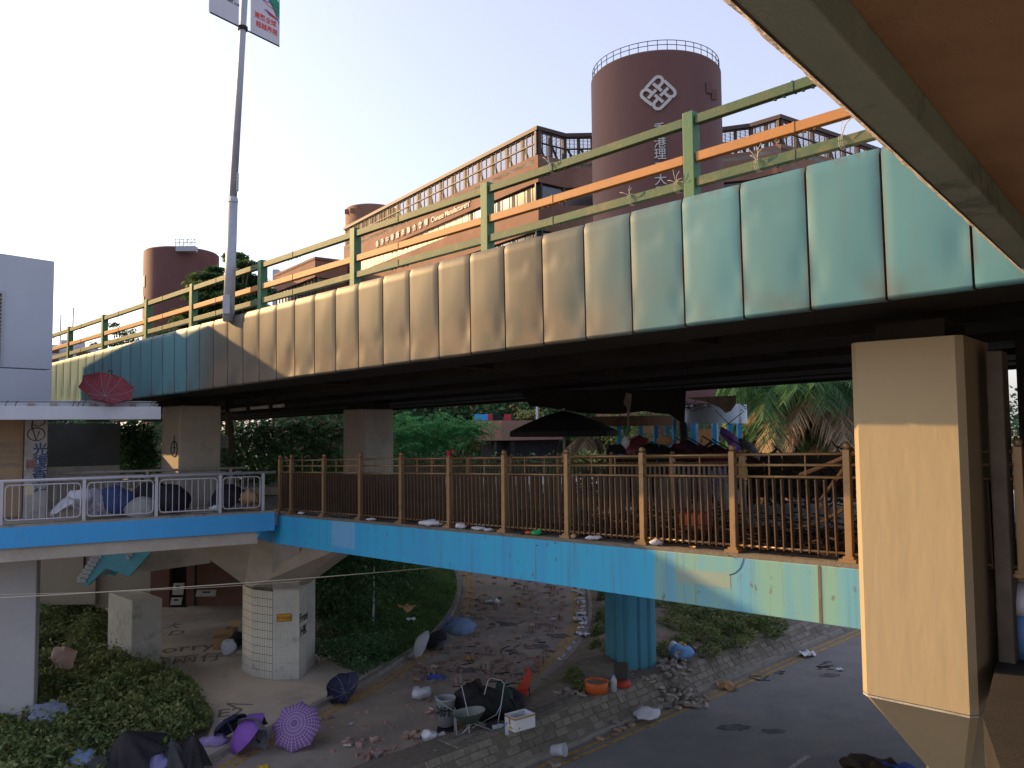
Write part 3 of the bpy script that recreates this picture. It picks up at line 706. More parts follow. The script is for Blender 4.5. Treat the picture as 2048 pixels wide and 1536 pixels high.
q.build('stencilled_badge', M['ink'], parent=P2)
# hangers and pipe under the flyover near the second pier
q = MB(); 
for o_ in (-3.1,): q.tube(F.P(17, o_, -.28), F.P(30, o_, -.28), .05)
q.build('service_pipe', M['conc_grey'], parent=fly)
for k in range(8):
    q = MB(); q.fbox(F, 17.5 + k * 1.3, 17.62 + k * 1.3, -3.0, -3.2, -.34, .1); q.build('pipe_hanger', M['soot'], parent=fly)
# burnt lining hanging in rags under the flyover
M['rag'] = mat('burnt_hanging_cloth', (.10, .085, .07), (.18, .155, .13), 6, .9)
def rag(label, pts_px, Y, m_='rag'):
    q = MB(); c = [ptY(x, y, Y) for x, y in pts_px]; q.prism(c, (0, .03, 0)); return q.build('hanging_rag', M[m_], label=label, cat='rag', group='burnt rags hanging under the flyover')
rag('thin pale strip of melted lining hanging above the green hat shape', [(1252, 785), (1264, 788), (1262, 806), (1259, 830), (1258, 856), (1252, 874), (1249, 870), (1255, 850), (1254, 815), (1247, 806), (1250, 795)], 16.5)
rag('torn brown sheet hanging over the pale blue ring', [(1375, 795), (1472, 791), (1472, 808), (1462, 822), (1452, 826), (1440, 815), (1428, 810), (1410, 802), (1390, 800)], 16.5)

rag('big sooty black sheet of fallen lining hanging above the parasol', [(1040, 780), (1372, 780), (1369, 850), (1352, 838), (1338, 828), (1310, 826), (1290, 822), (1240, 828), (1196, 828), (1150, 824), (1100, 816), (1060, 812)], 22.0, 'soot')
# ------------------------------------------------------------------ near roof over the viewer (brown soffit, grey green edge)
ZB = 8.75
e0, e1 = ptz(1465, 0, ZB), ptz(2048, 542, ZB); i0, i1 = ptz(1556, 0, ZB), ptz(2048, 482, ZB)
du = (e1 - e0).normalized(); e0 = e0 - du * 5; e1 = e1 + du * .12; dn = V(du.y, -du.x, 0)
wid = (i0 - e0).dot(dn); wid2 = (i1 - e0).dot(dn)
roof = thing('footbridge_roof', 'brown underside of the nearby roof slab with a grey green edge beam', 'roof', (e0.x + 2, e0.y + 4, ZB))
q = MB(); q.prism([e0, e1, e1 + dn * wid2, e0 + dn * wid2], (0, 0, .5)); q.build('edge_beam', M['greygreen'], parent=roof, bevel=.012)
q = MB()
ln = (e1 - e0).length; N_ = 70
for i in range(N_):
    a0_, a1_ = e0 + du * ln * i / N_, e0 + du * ln * (i + 1) / N_; j0 = .030 + .009 * noise.noise(V(i * .9, 0, 0)); j1 = .030 + .009 * noise.noise(V((i + 1) * .9, 0, 0))
    q.add([a0_ - dn * j0 + Z * .012, a1_ - dn * j1 + Z * .012, a1_ - dn * .001 - Z * .006, a0_ - dn * .001 - Z * .006, a0_ - dn * j0 + Z * .4, a1_ - dn * j1 + Z * .4], [(3, 2, 1, 0), (0, 1, 5, 4)])
q.build('drip_edge', M['edge_lt'], parent=roof)
q = MB(); q.prism([e0 + dn * (wid2 + .002) + Z * .16, e1 + dn * (wid2 + .002) + Z * .16, e1 + dn * 14 + Z * .16, e0 + dn * 14 + Z * .16], (0, 0, .34)); q.build('soffit_slab', M['soffit_dk'], parent=roof)
# ------------------------------------------------------------------ footbridge with bronze railing
def wall_tint(name, c1, c2, cx, blend, extra=None):
    return None
def beam_mat():
    m = bpy.data.materials.new('footbridge_beam_paint'); m.use_nodes = True; nt = m.node_tree; N = nt.nodes; L = nt.links
    p = N['Principled BSDF']; p.inputs['Roughness'].default_value = .6; p.inputs['Specular IOR Level'].default_value = .4
    g = N.new('ShaderNodeNewGeometry'); gx = N.new('ShaderNodeSeparateXYZ'); L.new(g.outputs['Position'], gx.inputs[0])
    def nz(sc_, st, det=6):
        mp = N.new('ShaderNodeMapping'); mp.inputs['Scale'].default_value = st; L.new(g.outputs['Position'], mp.inputs[0])
        n = N.new('ShaderNodeTexNoise'); n.inputs['Scale'].default_value = sc_; n.inputs['Detail'].default_value = det; L.new(mp.outputs[0], n.inputs['Vector']); return n.outputs[0]
    def rmp(x, a, b_, lo=0., hi=1.):
        r = N.new('ShaderNodeMapRange'); r.inputs[1].default_value = a; r.inputs[2].default_value = b_; r.inputs[3].default_value = lo; r.inputs[4].default_value = hi; L.new(x, r.inputs[0]); return r.outputs[0]
    def mix(f, a, b_):
        n = N.new('ShaderNodeMix'); n.data_type = 'RGBA'; L.new(f, n.inputs[0])
        for i, x in ((6, a), (7, b_)):
            if isinstance(x, tuple): n.inputs[i].default_value = (*x, 1)
            else: L.new(x, n.inputs[i])
        return n.outputs[2]
    def mul(a, b_):
        n = N.new('ShaderNodeMath'); n.operation = 'MULTIPLY'
        for i, x in enumerate((a, b_)):
            if isinstance(x, float): n.inputs[i].default_value = x
            else: L.new(x, n.inputs[i])
        return n.outputs[0]
    def addm(a, b_):
        n = N.new('ShaderNodeMath'); n.operation = 'ADD'; L.new(a, n.inputs[0]); L.new(b_, n.inputs[1]); return n.outputs[0]
    jag = addm(gx.outputs[0], rmp(nz(2.5, (1, 1, .15)), .3, .7, -.25, .25))
    base = mix(rmp(jag, 2.0, 2.25), (.03, .36, .62), (.15, .33, .31))       # bright blue fades into sea green where it was repainted
    base = mix(mul(rmp(nz(1.2, (2.2, 2.2, .12)), .42, .62), .55), base, (.04, .27, .58))
    lav = mul(rmp(gx.outputs[0], -4.35, -4.33), rmp(gx.outputs[0], -3.62, -3.64))
    base = mix(mul(lav, rmp(gx.outputs[2], 4.72, 4.80, .0, .6)), base, (.20, .38, .60))
    streak = rmp(nz(5, (3, 3, .10), 8), .56, .74)
    base = mix(mul(streak, .45), base, (.10, .12, .10))
    rust = mul(rmp(nz(9, (1, 1, .6)), .66, .72), .6)
    base = mix(rust, base, (.10, .06, .04))
    L.new(base, p.inputs['Base Color'])
    b = N.new('ShaderNodeBump'); b.inputs['Strength'].default_value = .25; b.inputs['Distance'].default_value = .01; L.new(nz(40, (1, 1, 1)), b.inputs['Height']); L.new(b.outputs[0], p.inputs['Normal'])
    return m
M['beam2'] = beam_mat()
WT1 = W.hit(556, 1023, .2)[0]
BH = .80
fb = thing('footbridge', 'blue and sea green painted footbridge crossing over the slip road', 'footbridge', W.P(6, -1, 0))
q = MB(); q.fbox(W, -1.2, WT1 + .42, .12, -.25, -BH, -.06); q.build('edge_beam', M['beam2'], parent=fb, bevel=.01)
q = MB(); q.fbox(W, -1.2, WT1 + .2, .105, -.35, -.06, .0); q.build('kerb_ledge', M['mortar'], parent=fb)
q = MB(); q.fbox(W, -6, WT1 + .6, -.26, -4.0, -.5, -.12); q.build('deck', M['char'], parent=fb)
# repair patches of render on the beam
M['patch1'] = mat('grey_render_patch', (.20, .29, .27), (.22, .31, .29), 3, .75)
for (x0, y0, x1, y1, mm_, lab) in [(1353, 1113, 1460, 1156, 'patch1', None)]:
    t0_, h0_ = W.hit(x0, y1, .12); t1_, h1_ = W.hit(x1, y0, .12)
    n_ = 14; q = MB(); vs = []
    for i in range(n_ + 1):
        t = t0_ + (t1_ - t0_) * i / n_; dh = .03 * noise.noise(V(i * 1.3, 2, 0)); vs += [W.P(t, .124, -.29 - .0 + dh * .3), W.P(t, .124, -.50 + dh)]
    q.add(vs, [(2 * i, 2 * i + 1, 2 * i + 3, 2 * i + 2) for i in range(n_)]); q.build('render_patch', M[mm_], parent=fb)
q = MB(); q.path([W.P(*W.hit(x, y, .125)[:1], .126, W.hit(x, y, .126)[1]) for x, y in [(1487, 1117), (1484, 1128), (1480, 1137), (1470, 1146), (1458, 1150)]], .004, 4); q.build('crack', M['ink'], parent=fb)
q = MB(); t_, h_ = W.hit(1640, 1160, .125); q.fbox(W, t_ - .012, t_ + .025, .118, .127, -BH, -.06); q.build('rust_streak', mat('rust_stain', (.10, .075, .045), (.16, .12, .08), 6), parent=fb)
# railing
rl = thing('bronze_railing', 'tall bronze picket railing with ball topped posts along the near edge of the footbridge', 'railing', W.P(6, 0, 0))
ppx = [1697, 1467, 1286, 1135, 1009, 899, 803, 721, 648, 583, 560]
pt = [W.hit(x, 1000)[0] for x in ppx]; pt = [pt[0] - 1.9] + pt
PHt = 1.43; ballm = MB().ball((0, 0, .045), .052, 12, 8).mesh('finial', M['rail_brown'], True)
HB, H3, H2, HT = .105, 1.07, 1.23, 1.377
pk = MB(); pk.obb((-.009, -.036, HB - .03), (.018, 0, 0), (0, .072, 0), (0, 0, H3 - HB)); pk = pk.mesh('baluster', M['picket'])
for i, t in enumerate(pt):
    m0 = W.M(t, 0, 0); q = MB(); q.fbox(W, t - .045, t + .045, .045, -.045, 0, PHt)
    po = q.build('post', M['rail_brown'], parent=rl, bevel=.006)
    q = MB(); q.fbox(W, t - .11, t + .11, .10, -.12, .002, .045); q.fbox(W, t - .07, t + .07, .07, -.07, .045, .075); q.build('base_plate', M['rail_brown'], parent=rl)
    fi = inst('finial', ballm, W.M(t, 0, PHt), rl)
    q = MB()
for i in range(len(pt) - 1):
    a, c_ = pt[i] + .045, pt[i + 1] - .045
    for h, rr in ((HT, .020), (H2, .020), (H3, .020), (HB, .018)):
        q = MB(); q.tube(W.P(a, 0, h), W.P(c_, 0, h), rr, n=8); q.build('rail', M['rail_brown'], parent=rl, smooth=True)
    nb = max(2, round((c_ - a) / .118))
    for k in range(1, nb):
        t = a + (c_ - a) * k / nb
        if i == 1 and k in (): continue
        inst('baluster', pk, W.M(t, 0, 0), rl)
    for k in (1, 2):
        t = a + (c_ - a) * k / 3
        if c_ - a > .6: q = MB(); q.tube(W.P(t, 0, H3), W.P(t, 0, HT), .011); q.build('spacer', M['rail_brown'], parent=rl)
# far railing of the footbridge
rb = thing('bronze_railing', 'dark bronze picket railing along the far edge of the footbridge', 'railing', W.P(8, -3.7, 0))
pk2 = MB(); pk2.obb((-.008, -.035, .10), (.016, 0, 0), (0, .07, 0), (0, 0, 1.05)); pk2 = pk2.mesh('baluster', M['picket'])
tb = list(np.arange(3.6, WT1 + 1.4, 1.61))
for t in tb:
    q = MB(); q.fbox(W, t - .045, t + .045, -3.65, -3.74, -.12, 1.30); q.build('post', M['rail_brown'], parent=rb)
    inst('finial', ballm, W.M(t, -3.7, 1.30), rb)
for h in (.09, 1.14, 1.25):
    q = MB(); q.tube(W.P(tb[0], -3.7, h), W.P(tb[-1], -3.7, h), .02); q.build('rail', M['rail_brown'], parent=rb)
k = 0; t = tb[0]
while t < tb[-1]:
    if 3.9 < t < 20: inst('baluster', pk2, W.M(t, -3.7, 0), rb)
    t += .12
# ------------------------------------------------------------------ plaza deck behind the footbridge, on the fluted blue column
def wp(t, o, z=None):
    p = W.P(t, o, 0); return V(p.x, p.y, z if z is not None else p.z)
ZD = 5.62
plz = thing('plaza_deck', 'raised deck behind the footbridge strewn with charred debris', 'deck', wp(3, -10, ZD - .6))
q = MB(); q.prism([wp(-8, -4.01, ZD - .7), wp(6.2, -4.01, ZD - .7), wp(5.0, -17, ZD - .7), wp(-8, -17, ZD - .7)], (0, 0, .6)); q.build('deck_slab', M['conc_grey'], parent=plz)
bc = ptz(1268, 1352, 0); colb = thing('fluted_column', 'thick fluted column painted bright blue below the footbridge', 'column', (bc.x, bc.y + .55, 0))
M['col_blue'] = mat('blue_column_paint', (.05, .24, .38), (.07, .28, .42), 2, .65, .1, 30, c3=(.10, .20, .19), s3=1.2, t3=(.45, .7), stretch=(1, 1, .2))
q = MB(); prof = []; nf = 44
for k in range(nf * 2):
    a = math.pi * k / nf; rx, ry = .66, .58
    sq_ = (abs(math.cos(a)) ** 4 + abs(math.sin(a)) ** 4) ** -.25
    g_ = 1 - (.10 if (k // 2) % 4 == 3 else 0); ca, sa = math.cos(a + .5), math.sin(a + .5)
    prof.append((rx * ca * sq_ * g_, ry * sa * sq_ * g_))
q.prism([V(bc.x + x, bc.y + .62 + y, 0.05) for x, y in prof], (0, 0, ZD - .78)); q.build('shaft', M['col_blue'], parent=colb)
q = MB(); q.box(bc.x, bc.y + .62, ZD - .728, 1.9, 1.7, .02); q.build('bearing', M['conc_grey'], parent=colb)
# ------------------------------------------------------------------ left walkway with white railing
lw = thing('walkway', 'left walkway on a bright blue edge beam over pale concrete', 'walkway', Lw.P(8, -1.5, 0))
L0, L1 = -9, Lw.hit(549, 1022)[0]
q = MB(); q.fbox(Lw, L0, L1, .06, -.20, -.50, -.03); q.build('edge_beam', M['blue_beam'], parent=lw, bevel=.008)
q = MB(); q.fbox(Lw, L0, L1 + .003, .05, -.24, -.03, .02); q.build('kerb_ledge', M['kerb'], parent=lw)
q = MB(); q.fbox(Lw, L0, L1 - .4, -.05, -3.3, -.82, -.502); q.build('deck_beam', M['conc'], parent=lw, bevel=.02)
q = MB(); q.fbox(Lw, L0, L1 + .4, -.22, -3.5, -.4, -.05); q.build('deck', M['pave'], parent=lw)
wr = thing('white_railing', 'white painted steel railing along the front of the left walkway', 'railing', Lw.P(5, 0, 0), group='white railings of the left walkway')
def white_rail(root, o, t0, t1, post_t, H=1.0, tint='white_rail', gate=True):
    for t in post_t:
        q = MB(); q.fbox(Lw, t - .035, t + .035, o + .03, o - .03, .02, H - .02); q.build('post', M[tint], parent=root)
    q = MB(); q.tube(Lw.P(t0, o, H), Lw.P(t1, o, H), .036, n=10); q.build('handrail', M[tint], parent=root, smooth=True)
    bm_ = MB(); bm_.tube((0, 0, .12), (0, 0, H - .12), .010, n=6); bm_ = bm_.mesh('baluster', M[tint])
    pp = [t0] + [t for t in post_t if t0 < t < t1] + [t1]
    for a, c_ in zip(pp[:-1], pp[1:]):
        if c_ - a < .4: continue
        a2, c2_ = a + .07, c_ - .07; r_ = .09; hh = (.11, H - .10)
        loop = []
        for cxx, czz, s_ in ((c2_ - r_, hh[1] - r_, 0), (a2 + r_, hh[1] - r_, 1), (a2 + r_, hh[0] + r_, 2), (c2_ - r_, hh[0] + r_, 3)):
            for k in range(4):
                an = math.pi / 2 * (s_ + k / 3); loop.append(Lw.P(cxx + r_ * math.cos(an), o, czz + r_ * math.sin(an)))
        loop.append(loop[0]); q = MB(); q.path(loop, .017, 6); q.build('bay_frame', M[tint], parent=root, smooth=True)
        nb = int((c2_ - a2) / .135)
        for k in range(1, nb): inst('baluster', bm_, Lw.M(a2 + (c2_ - a2) * k / nb, o, 0), root)
wt = [Lw.hit(x, 1000)[0] for x in (2, 168, 313, 441, 527)]; wt = [wt[0] - 4.4, wt[0] - 2.2] + wt
white_rail(wr, -.08, wt[0], wt[-1] + .32, wt)
wr2 = thing('white_railing', 'greyish white railing along the back of the left walkway', 'railing', Lw.P(5, -3.1, 0), group='white railings of the left walkway')
M['rail_dirty'] = mat('dirty_white_railing_paint', (.36, .33, .30), (.42, .39, .36), 4, .5)
tb0 = Lw.hit(112, 960, -3.1)[0]; tb1 = Lw.hit(492, 945, -3.1)[0]
white_rail(wr2, -3.1, tb0, tb1, list(np.arange(tb0, tb1, 2.2)), tint='rail_dirty')
# left pier under the left walkway
pr = ptz(66, 1482, 0); pl_ = V(pr.x - 3.2, pr.y - 1.55, 0)
lp = thing('walkway_pier', 'wide pale blue grey pier at the left edge under the walkway', 'pier', (pr.x - 1, pr.y, 0))
e = (pr - pl_).normalized(); n = V(-e.y, e.x, 0)
M['pier_pale'] = mat('pale_grey_blue_pier_paint', (.40, .41, .43), (.45, .455, .47), 1.2, .85, .12, 60)
zt = Lw.P(0, 0, 0).z - .83
q = MB(); q.prism([V(p.x, p.y, .0) for p in (pl_, pr, pr + n * .9, pl_ + n * .9)], (0, 0, zt)); q.build('shaft', M['pier_pale'], parent=lp, bevel=.03)
q = MB(); q.prism([V(p.x, p.y, zt - .0) for p in (pr - e * .2 + n * .1, pr + e * .18 + n * .1, pr + e * .18 + n * .5, pr - e * .2 + n * .5)], (0, 0, .004 - .12)); q.build('bearing', M['soffit_dk'], parent=lp)
# ------------------------------------------------------------------ junction: light blue corner, haunched capital, tiled column
M['ltblue'] = mat('light_blue_corner_paint', (.10, .33, .46), (.12, .37, .50), 2, .7)
jc = thing('junction_pier', 'tiled column with a broad flared concrete head carrying the walkway junction', 'pier', tuple(ptz(548, 1350, 0)))
cb = ptz(545, 1360, .12); cw = 127 / FPX * cb.y
x0_, x1_ = ptY(486, 1300, cb.y + .35).x, ptY(611, 1300, cb.y + .35).x; yc = cb.y; ch_ = .42
def ox(px, dy): return V(ptY(px, 1300, yc + dy).x, yc + dy, 0)
oct_ = [ox(545, 0), ox(598, .05), ox(612, .65), V(x1_, yc + 1.5, 0), V(x1_ - .4, yc + 1.9, 0), V(x0_ + .4, yc + 1.9, 0), V(x0_ + .0, yc + 1.5, 0), ox(485, 1.0), ox(505, .36)]
zc = ptY(520, 1176, yc).z
q = MB(); q.prism([V(p.x, p.y, .11) for p in oct_], (0, 0, zc - .11)); M['col_plain'] = mat('ribbed_pale_column_render', (.44, .43, .40), (.50, .48, .44), 2, .8, .1, 30, c3=(.34, .32, .29), s3=1.5, t3=(.5, .75)); q.build('shaft', M['col_plain'], parent=jc)
tm = MB(); tm.obb((0, 0, 0), (1, 0, 0), (0, 0, 1), (0, 1, 0)); tiles = MB(); nt_ = 0; single = 0
q = MB()
for i in (7, 8):
    a_, c__ = oct_[i % 9], oct_[(i + 1) % 9]; d_ = V(c__.x - a_.x, c__.y - a_.y, 0); n_ = V(d_.y, -d_.x, 0).normalized(); q.obb(V(a_.x, a_.y, .12) , d_, n_ * .0035, Z * (zc - .125))
q.build('grout_bed', M['grout'], parent=jc, kind='stuff')
for i in (7, 8, 0, 1):
    a = oct_[i % 9]; c_ = oct_[(i + 1) % 9]; d = V(c_.x - a.x, c_.y - a.y, 0); L_ = d.length; d.normalize(); nn2 = V(d.y, -d.x, 0)
    nx = max(1, round(L_ / .105)); nz_ = int((zc - .13) / .235)
    for k in range(nx):
        for j in range(nz_):
            o = V(a.x, a.y, .125) + d * (k * L_ / nx + .006) + Z * (j * .235 + .006) + nn2 * .002; g_ = .004 if i in (0, 1, 2) else .014
            ex = 1
            tiles.obb(o, d * (L_ / nx - g_), Z * (.235 - g_ * 1.2), nn2 * ((.004 if i in (0, 1, 2) else .010) + .003 * rng.random()))
tiles.build('wall_tile', M['tile'], parent=jc, kind='stuff')
# capital
q = MB(); q.prism([V(oct_[0].x, yc - .004, zc - .02), V(oct_[1].x, yc + .046, zc - .02), V(oct_[1].x, yc + .9, zc - .02), V(oct_[0].x, yc + .9, zc - .02)], (0, 0, Lw.P(L1, 0, 0).z - .86 - zc)); q.build('upper_shaft', M['col_plain'], parent=jc)
STRIP_ = True
zdk = Lw.P(L1, 0, 0).z - .83
top = [ptY(345, 1122, 22.8), ptY(505, 1082, 22.2), ptY(700, 1112, 20.2), ptY(760, 1090, 22.5), ptY(640, 1080, 26.0), ptY(400, 1090, 26.0)]
top = [V(p.x, p.y, zdk + .02) for p in top]
bot = [V(x0_ - .03, yc + .5, zc), V(x0_ + .3, yc + .12, zc), V(x1_ - .25, yc + .12, zc), V(x1_ + .03, yc + .6, zc), V(x1_ - .2, yc + 1.95, zc), V(x0_ + .2, yc + 1.95, zc)]
q = MB(); nq = 6; q.add(bot + top, [(i, (i + 1) % 6, 6 + (i + 1) % 6, 6 + i) for i in range(6)] + [tuple(range(6))[::-1], tuple(range(6, 12))]); q.build('flared_head', M['conc'], parent=jc)
t0s, t1s = ptY(547, 1090, 21.25), ptY(601, 1094, 20.95); b0s, b1s = V(oct_[0].x, yc - .01, zc - .01), V(oct_[1].x, yc + .04, zc - .01); off_ = V(0, -.045, -.02)
q = MB(); q.add([b0s, b1s, V(t1s.x, t1s.y, zdk + .02), V(t0s.x, t0s.y, zdk + .02), b0s + off_, b1s + off_, V(t1s.x, t1s.y, zdk + .02) + off_, V(t0s.x, t0s.y, zdk + .02) + off_], [(0, 1, 2, 3), (4, 5, 6, 7)[::-1], (0, 4, 5, 1), (1, 5, 6, 2), (2, 6, 7, 3), (3, 7, 4, 0)]); q.build('head_rib', M['col_plain'], parent=jc)
ca_, cb_ = ptY(250, 1150, 28.4), ptY(420, 1126, 28.4)
q = MB(); q.add([V(ca_.x, 28.4, ca_.z), V(cb_.x, 28.4, cb_.z), V(cb_.x, 28.4, zdk + .018), V(ca_.x, 28.4, zdk + .018), V(ca_.x, 30.4, ca_.z), V(cb_.x, 30.4, cb_.z), V(cb_.x, 30.4, zdk + .018), V(ca_.x, 30.4, zdk + .018)], [(0, 1, 2, 3), (7, 6, 5, 4), (0, 4, 5, 1), (1, 5, 6, 2), (0, 3, 7, 4), (3, 2, 6, 7)]); q.build('cross_head', M['conc'], parent=jc)
q = MB(); q.prism([V(p.x, p.y, zdk + .022) for p in top + []], (0, 0, .72)); q.build('junction_slab', M['conc_grey'], parent=jc)
a = ptY(514, 1076, 20.3); c_ = ptY(551, 1082, 20.75); q = MB()
q.add([V(a.x, a.y, a.z), V(c_.x, c_.y, a.z - .02), W.P(WT1 + .425, .13, -.06), W.P(WT1 + .425, .13, -.06) + V(-.45, -.1, -.01), W.P(WT1 + .425, .13, -BH)], [(0, 4, 2, 3)]); q.build('corner_facing', M['ltblue'], parent=fb)
# sign on the tiled column and the spray lettering
sg = ptY(568, 1236, yc - .03)
q = MB(); q.obb(V(sg.x - .21, yc - .035, sg.z - .11), (.42, 0, .02), (0, 0, .22), (0, .02, 0)); sgn = q.build('small_sign', mat('sign_yellow', (.62, .30, .03), None), label='small orange yellow sign with four black characters on the tiled column', cat='sign', bevel=.01)
tmx = text_mesh('大卡口凹', .10, .002, M['ink']); inst('lettering', tmx, mat_axes(V(1, 0, .05), Z, V(0, -1, 0), V(sg.x, yc - .040, sg.z - .035)), sgn)
q = MB(); 
for o, a_, b_ in (((-.21, 0, -.11), (.42, 0, .02), (0, 0, .012)), ((-.21, 0, .10), (.42, 0, .02), (0, 0, .012)), ((-.21, 0, -.11), (.012, 0, 0), (0, 0, .22)), ((.198, 0, -.09), (.012, 0, 0), (0, 0, .22))):
    q.obb(V(sg.x, yc - .042, sg.z) + V(*o), a_, b_, (0, .004, 0))
q.build('border', M['ink'], parent=sgn)
ta, tb_ = oct_[1], oct_[2]; td = V(tb_.x - ta.x, tb_.y - ta.y, 0).normalized(); tn = V(td.y, -td.x, 0)
for body, py, sz in (('Free', 1243, .40), ('HK', 1270, .40)):
    tmx = text_mesh(body, sz, .002, M['ink'], bold=.003); p = ptY(603, py, yc + .3); c2_ = V(ta.x, ta.y, 0).lerp(V(tb_.x, tb_.y, 0), .55)
    inst('spray_lettering', tmx, mat_axes(td, Z, tn, V(c2_.x, c2_.y, p.z) + tn * .022), jc)
# spray lettering on the pavement
def ground_text(body, px, py, sz, ang, m_='ink_ground', bold=.01, sy=1.6):
    p = ptz(px, py, .122); d = V(math.cos(ang), math.sin(ang), 0); tmx = text_mesh(body, sz, .001, M[m_], bold=bold)
    inst('spray_lettering', tmx, mat_axes(d, V(-d.y, d.x, 0) * sy, Z, p), pavement)
ground_text('Sorry', 362, 1303, .95, .35, sy=1.3); ground_text('苦兩仔', 368, 1325, .85, .30, sy=1.2); ground_text('D', 350, 1270, .8, .2, sy=1.2); ground_text('E2', 460, 1432, .7, .3, sy=1.2); ground_text('大', 342, 1256, .6, .2)
p = ptz(452, 1408, .123)
q = MB()
for a_, L_ in ((-.15, .75), (-.75, .55)): q.obb(p, V(math.cos(a_), math.sin(a_), 0) * L_, V(-math.sin(a_), math.cos(a_), 0) * .07, (0, 0, .003))
q.build('spray_arrow', M['ink_ground'], parent=pavement)
# concrete block standing in the shrubs
bf = [ptz(222, 1335, .1), ptz(262, 1348, .1), ptz(322, 1338, .1)]
c0 = ptz(262, 1347, .1); zt_ = ptY(263, 1202, c0.y).z
l0 = ptz(214, 1322, .1); r1_ = ptz(323, 1338, .1)
q = MB(); q.prism([V(p.x, p.y, .1) for p in (c0, r1_, r1_ + (l0 - c0), l0)], (0, 0, zt_ - .1)); q.build('concrete_block', M['conc_grey'], bevel=.03, label='tall bare concrete block standing between the shrubs and the pavement', cat='concrete block')
q = MB()
# ------------------------------------------------------------------ blue staircase behind
stc = thing('staircase', 'zigzag staircase with blue painted sides behind the left walkway', 'staircase', tuple(ptY(230, 1150, 27)))
M['stair_blue'] = mat('stair_blue_paint', (.12, .44, .60), (.15, .48, .64), 2, .7, c3=(.3, .45, .5), s3=1.5, t3=(.62, .66))
SY = 27.5
out = [(163, 1168), (180, 1130), (186, 1118), (196, 1112), (215, 1100), (312, 1094), (258, 1153), (212, 1137), (175, 1171)]
q = MB(); q.prism([ptY(x, y, SY) for x, y in out], (0, .15, 0)); q.build('stringer', M['stair_blue'], parent=stc)
q = MB(); q.prism([ptY(x, y, SY) + V(0, 1.7, 0) for x, y in out], (0, .15, 0)); q.build('stringer', M['stair_blue'], parent=stc)
for k in range(7):
    a = ptY(164 + k * 5.2, 1164 - k * 8, SY); q = MB(); q.box(a.x, SY + .9, a.z, .30, 1.9, .16); q.build('step', M['white_canopy'], parent=stc)
for k in range(4):
    a = ptY(258 + k * 4, 1118 - k * 6, SY); q = MB(); q.box(a.x, SY - .02, a.z, .12, .08, .14); q.build('step', M['white_canopy'], parent=stc)
# building walls under the walkway, at the back
bw = thing('ground_floor_building', 'shadowy ground floor building with brown wall behind the tiled column', 'building', (-12, 33, 0))
def slab(px0, px1, pytop, pybot, Y, m_, name, parent, th=.3):
    a, c_ = ptY(px0, pybot, Y), ptY(px1, pybot, Y); zt2 = ptY(px0, pytop, Y).z; q = MB(); q.obb(V(a.x, Y, max(.11, a.z)), (c_.x - a.x, 0, 0), (0, th, 0), (0, 0, zt2 - max(.11, a.z))); return q.build(name, M[m_], parent=parent)
M['wall_beige'] = mat('beige_wall', (.28, .24, .19), (.32, .28, .22), 1, .9); M['wall_red'] = mat('red_brown_wall', (.13, .065, .045), (.16, .085, .06), 1, .9)
slab(60, 190, 1000, 1210, 31, 'wall_beige', 'wall', bw); slab(191, 300, 1000, 1215, 31.2, 'wall_beige', 'wall', bw); slab(300, 338, 1000, 1215, 31.1, 'wall_red', 'wall', bw)
slab(338, 372, 1000, 1215, 31.6, 'black', 'door_opening', bw); slab(372, 640, 1000, 1212, 31.1, 'wall_red', 'wall', bw); slab(388, 392, 1000, 1212, 31.0, 'black', 'downpipe', bw, .05); 
slab(166, 169, 1112, 1160, 30.95, 'black', 'joint', bw, .04)
q = MB(); a = ptY(70, 1000, 31); q.box(-9, 33.5, 5.0, 26, 5.5, .3); q.build('roof', M['conc_grey'], parent=bw)
M['poster'] = mat('white_notice_board', (.34, .33, .31), (.40, .39, .36), 6, .7)
for (x0, y0, x1, y1, lab) in [(344, 1166, 366, 1190, 'white notice board with faint printing leaning at the dark doorway, upper one'), (340, 1195, 362, 1210, 'white notice board lying below the other at the dark doorway'), (391, 1180, 430, 1193, 'small whitish notice on the red brown wall')]:
    a, c_ = ptY(x0, y1, 30.6), ptY(x1, y0, 30.6); q = MB(); q.obb(a, (c_.x - a.x, 0, 0), (0, .04, 0), (.05, 0, c_.z - a.z)); nb = q.build('notice_board', M['poster'], label=lab, cat='notice board')
    q = MB(); q.obb(a + V((c_.x - a.x) * .35, -.004, (c_.z - a.z) * .55), ((c_.x - a.x) * .4, 0, 0), (0, .003, 0), (0, 0, (c_.z - a.z) * .25)); q.build('print', M['ink'], parent=nb)
# ------------------------------------------------------------------ white building at left over the walkway
c0 = V(-11.75, 20.1, 0); dl = V(-.62, -.785, 0).normalized(); din = V(-dl.y, dl.x, 0)
if din.x > 0: din = -din
ztp = ptY(108, 524, 20.1).z; zb_ = ptY(98, 806, 20.1).z
wb = thing('white_building', 'plain white building at the left edge rising over the walkway canopy', 'building', (c0.x - 4, c0.y + 2, zb_))
zg = ptY(98, 741, 20.1).z
q = MB(); q.prism([c0 + V(0, 0, zg + .02), c0 + dl * 9 + V(0, 0, zg + .02), c0 + dl * 9 + din * 11.5 + V(0, 0, zg + .02), c0 + din * 11.5 + V(0, 0, zg + .02)], (0, 0, ztp - zg)); q.build('wall', M['white_paint'], parent=wb, bevel=.02)
e_ = .012
q = MB(); q.prism([c0 + V(0, 0, zb_ - .05) , c0 + dl * 9 + V(0, 0, zb_ - .05), c0 + dl * 9 + din * 11.5 + V(0, 0, zb_ - .05), c0 + din * 11.5 + V(0, 0, zb_ - .05)], (0, 0, zg - zb_ + .05)); q.build('wall', M['white_paint'], parent=wb, bevel=.01)
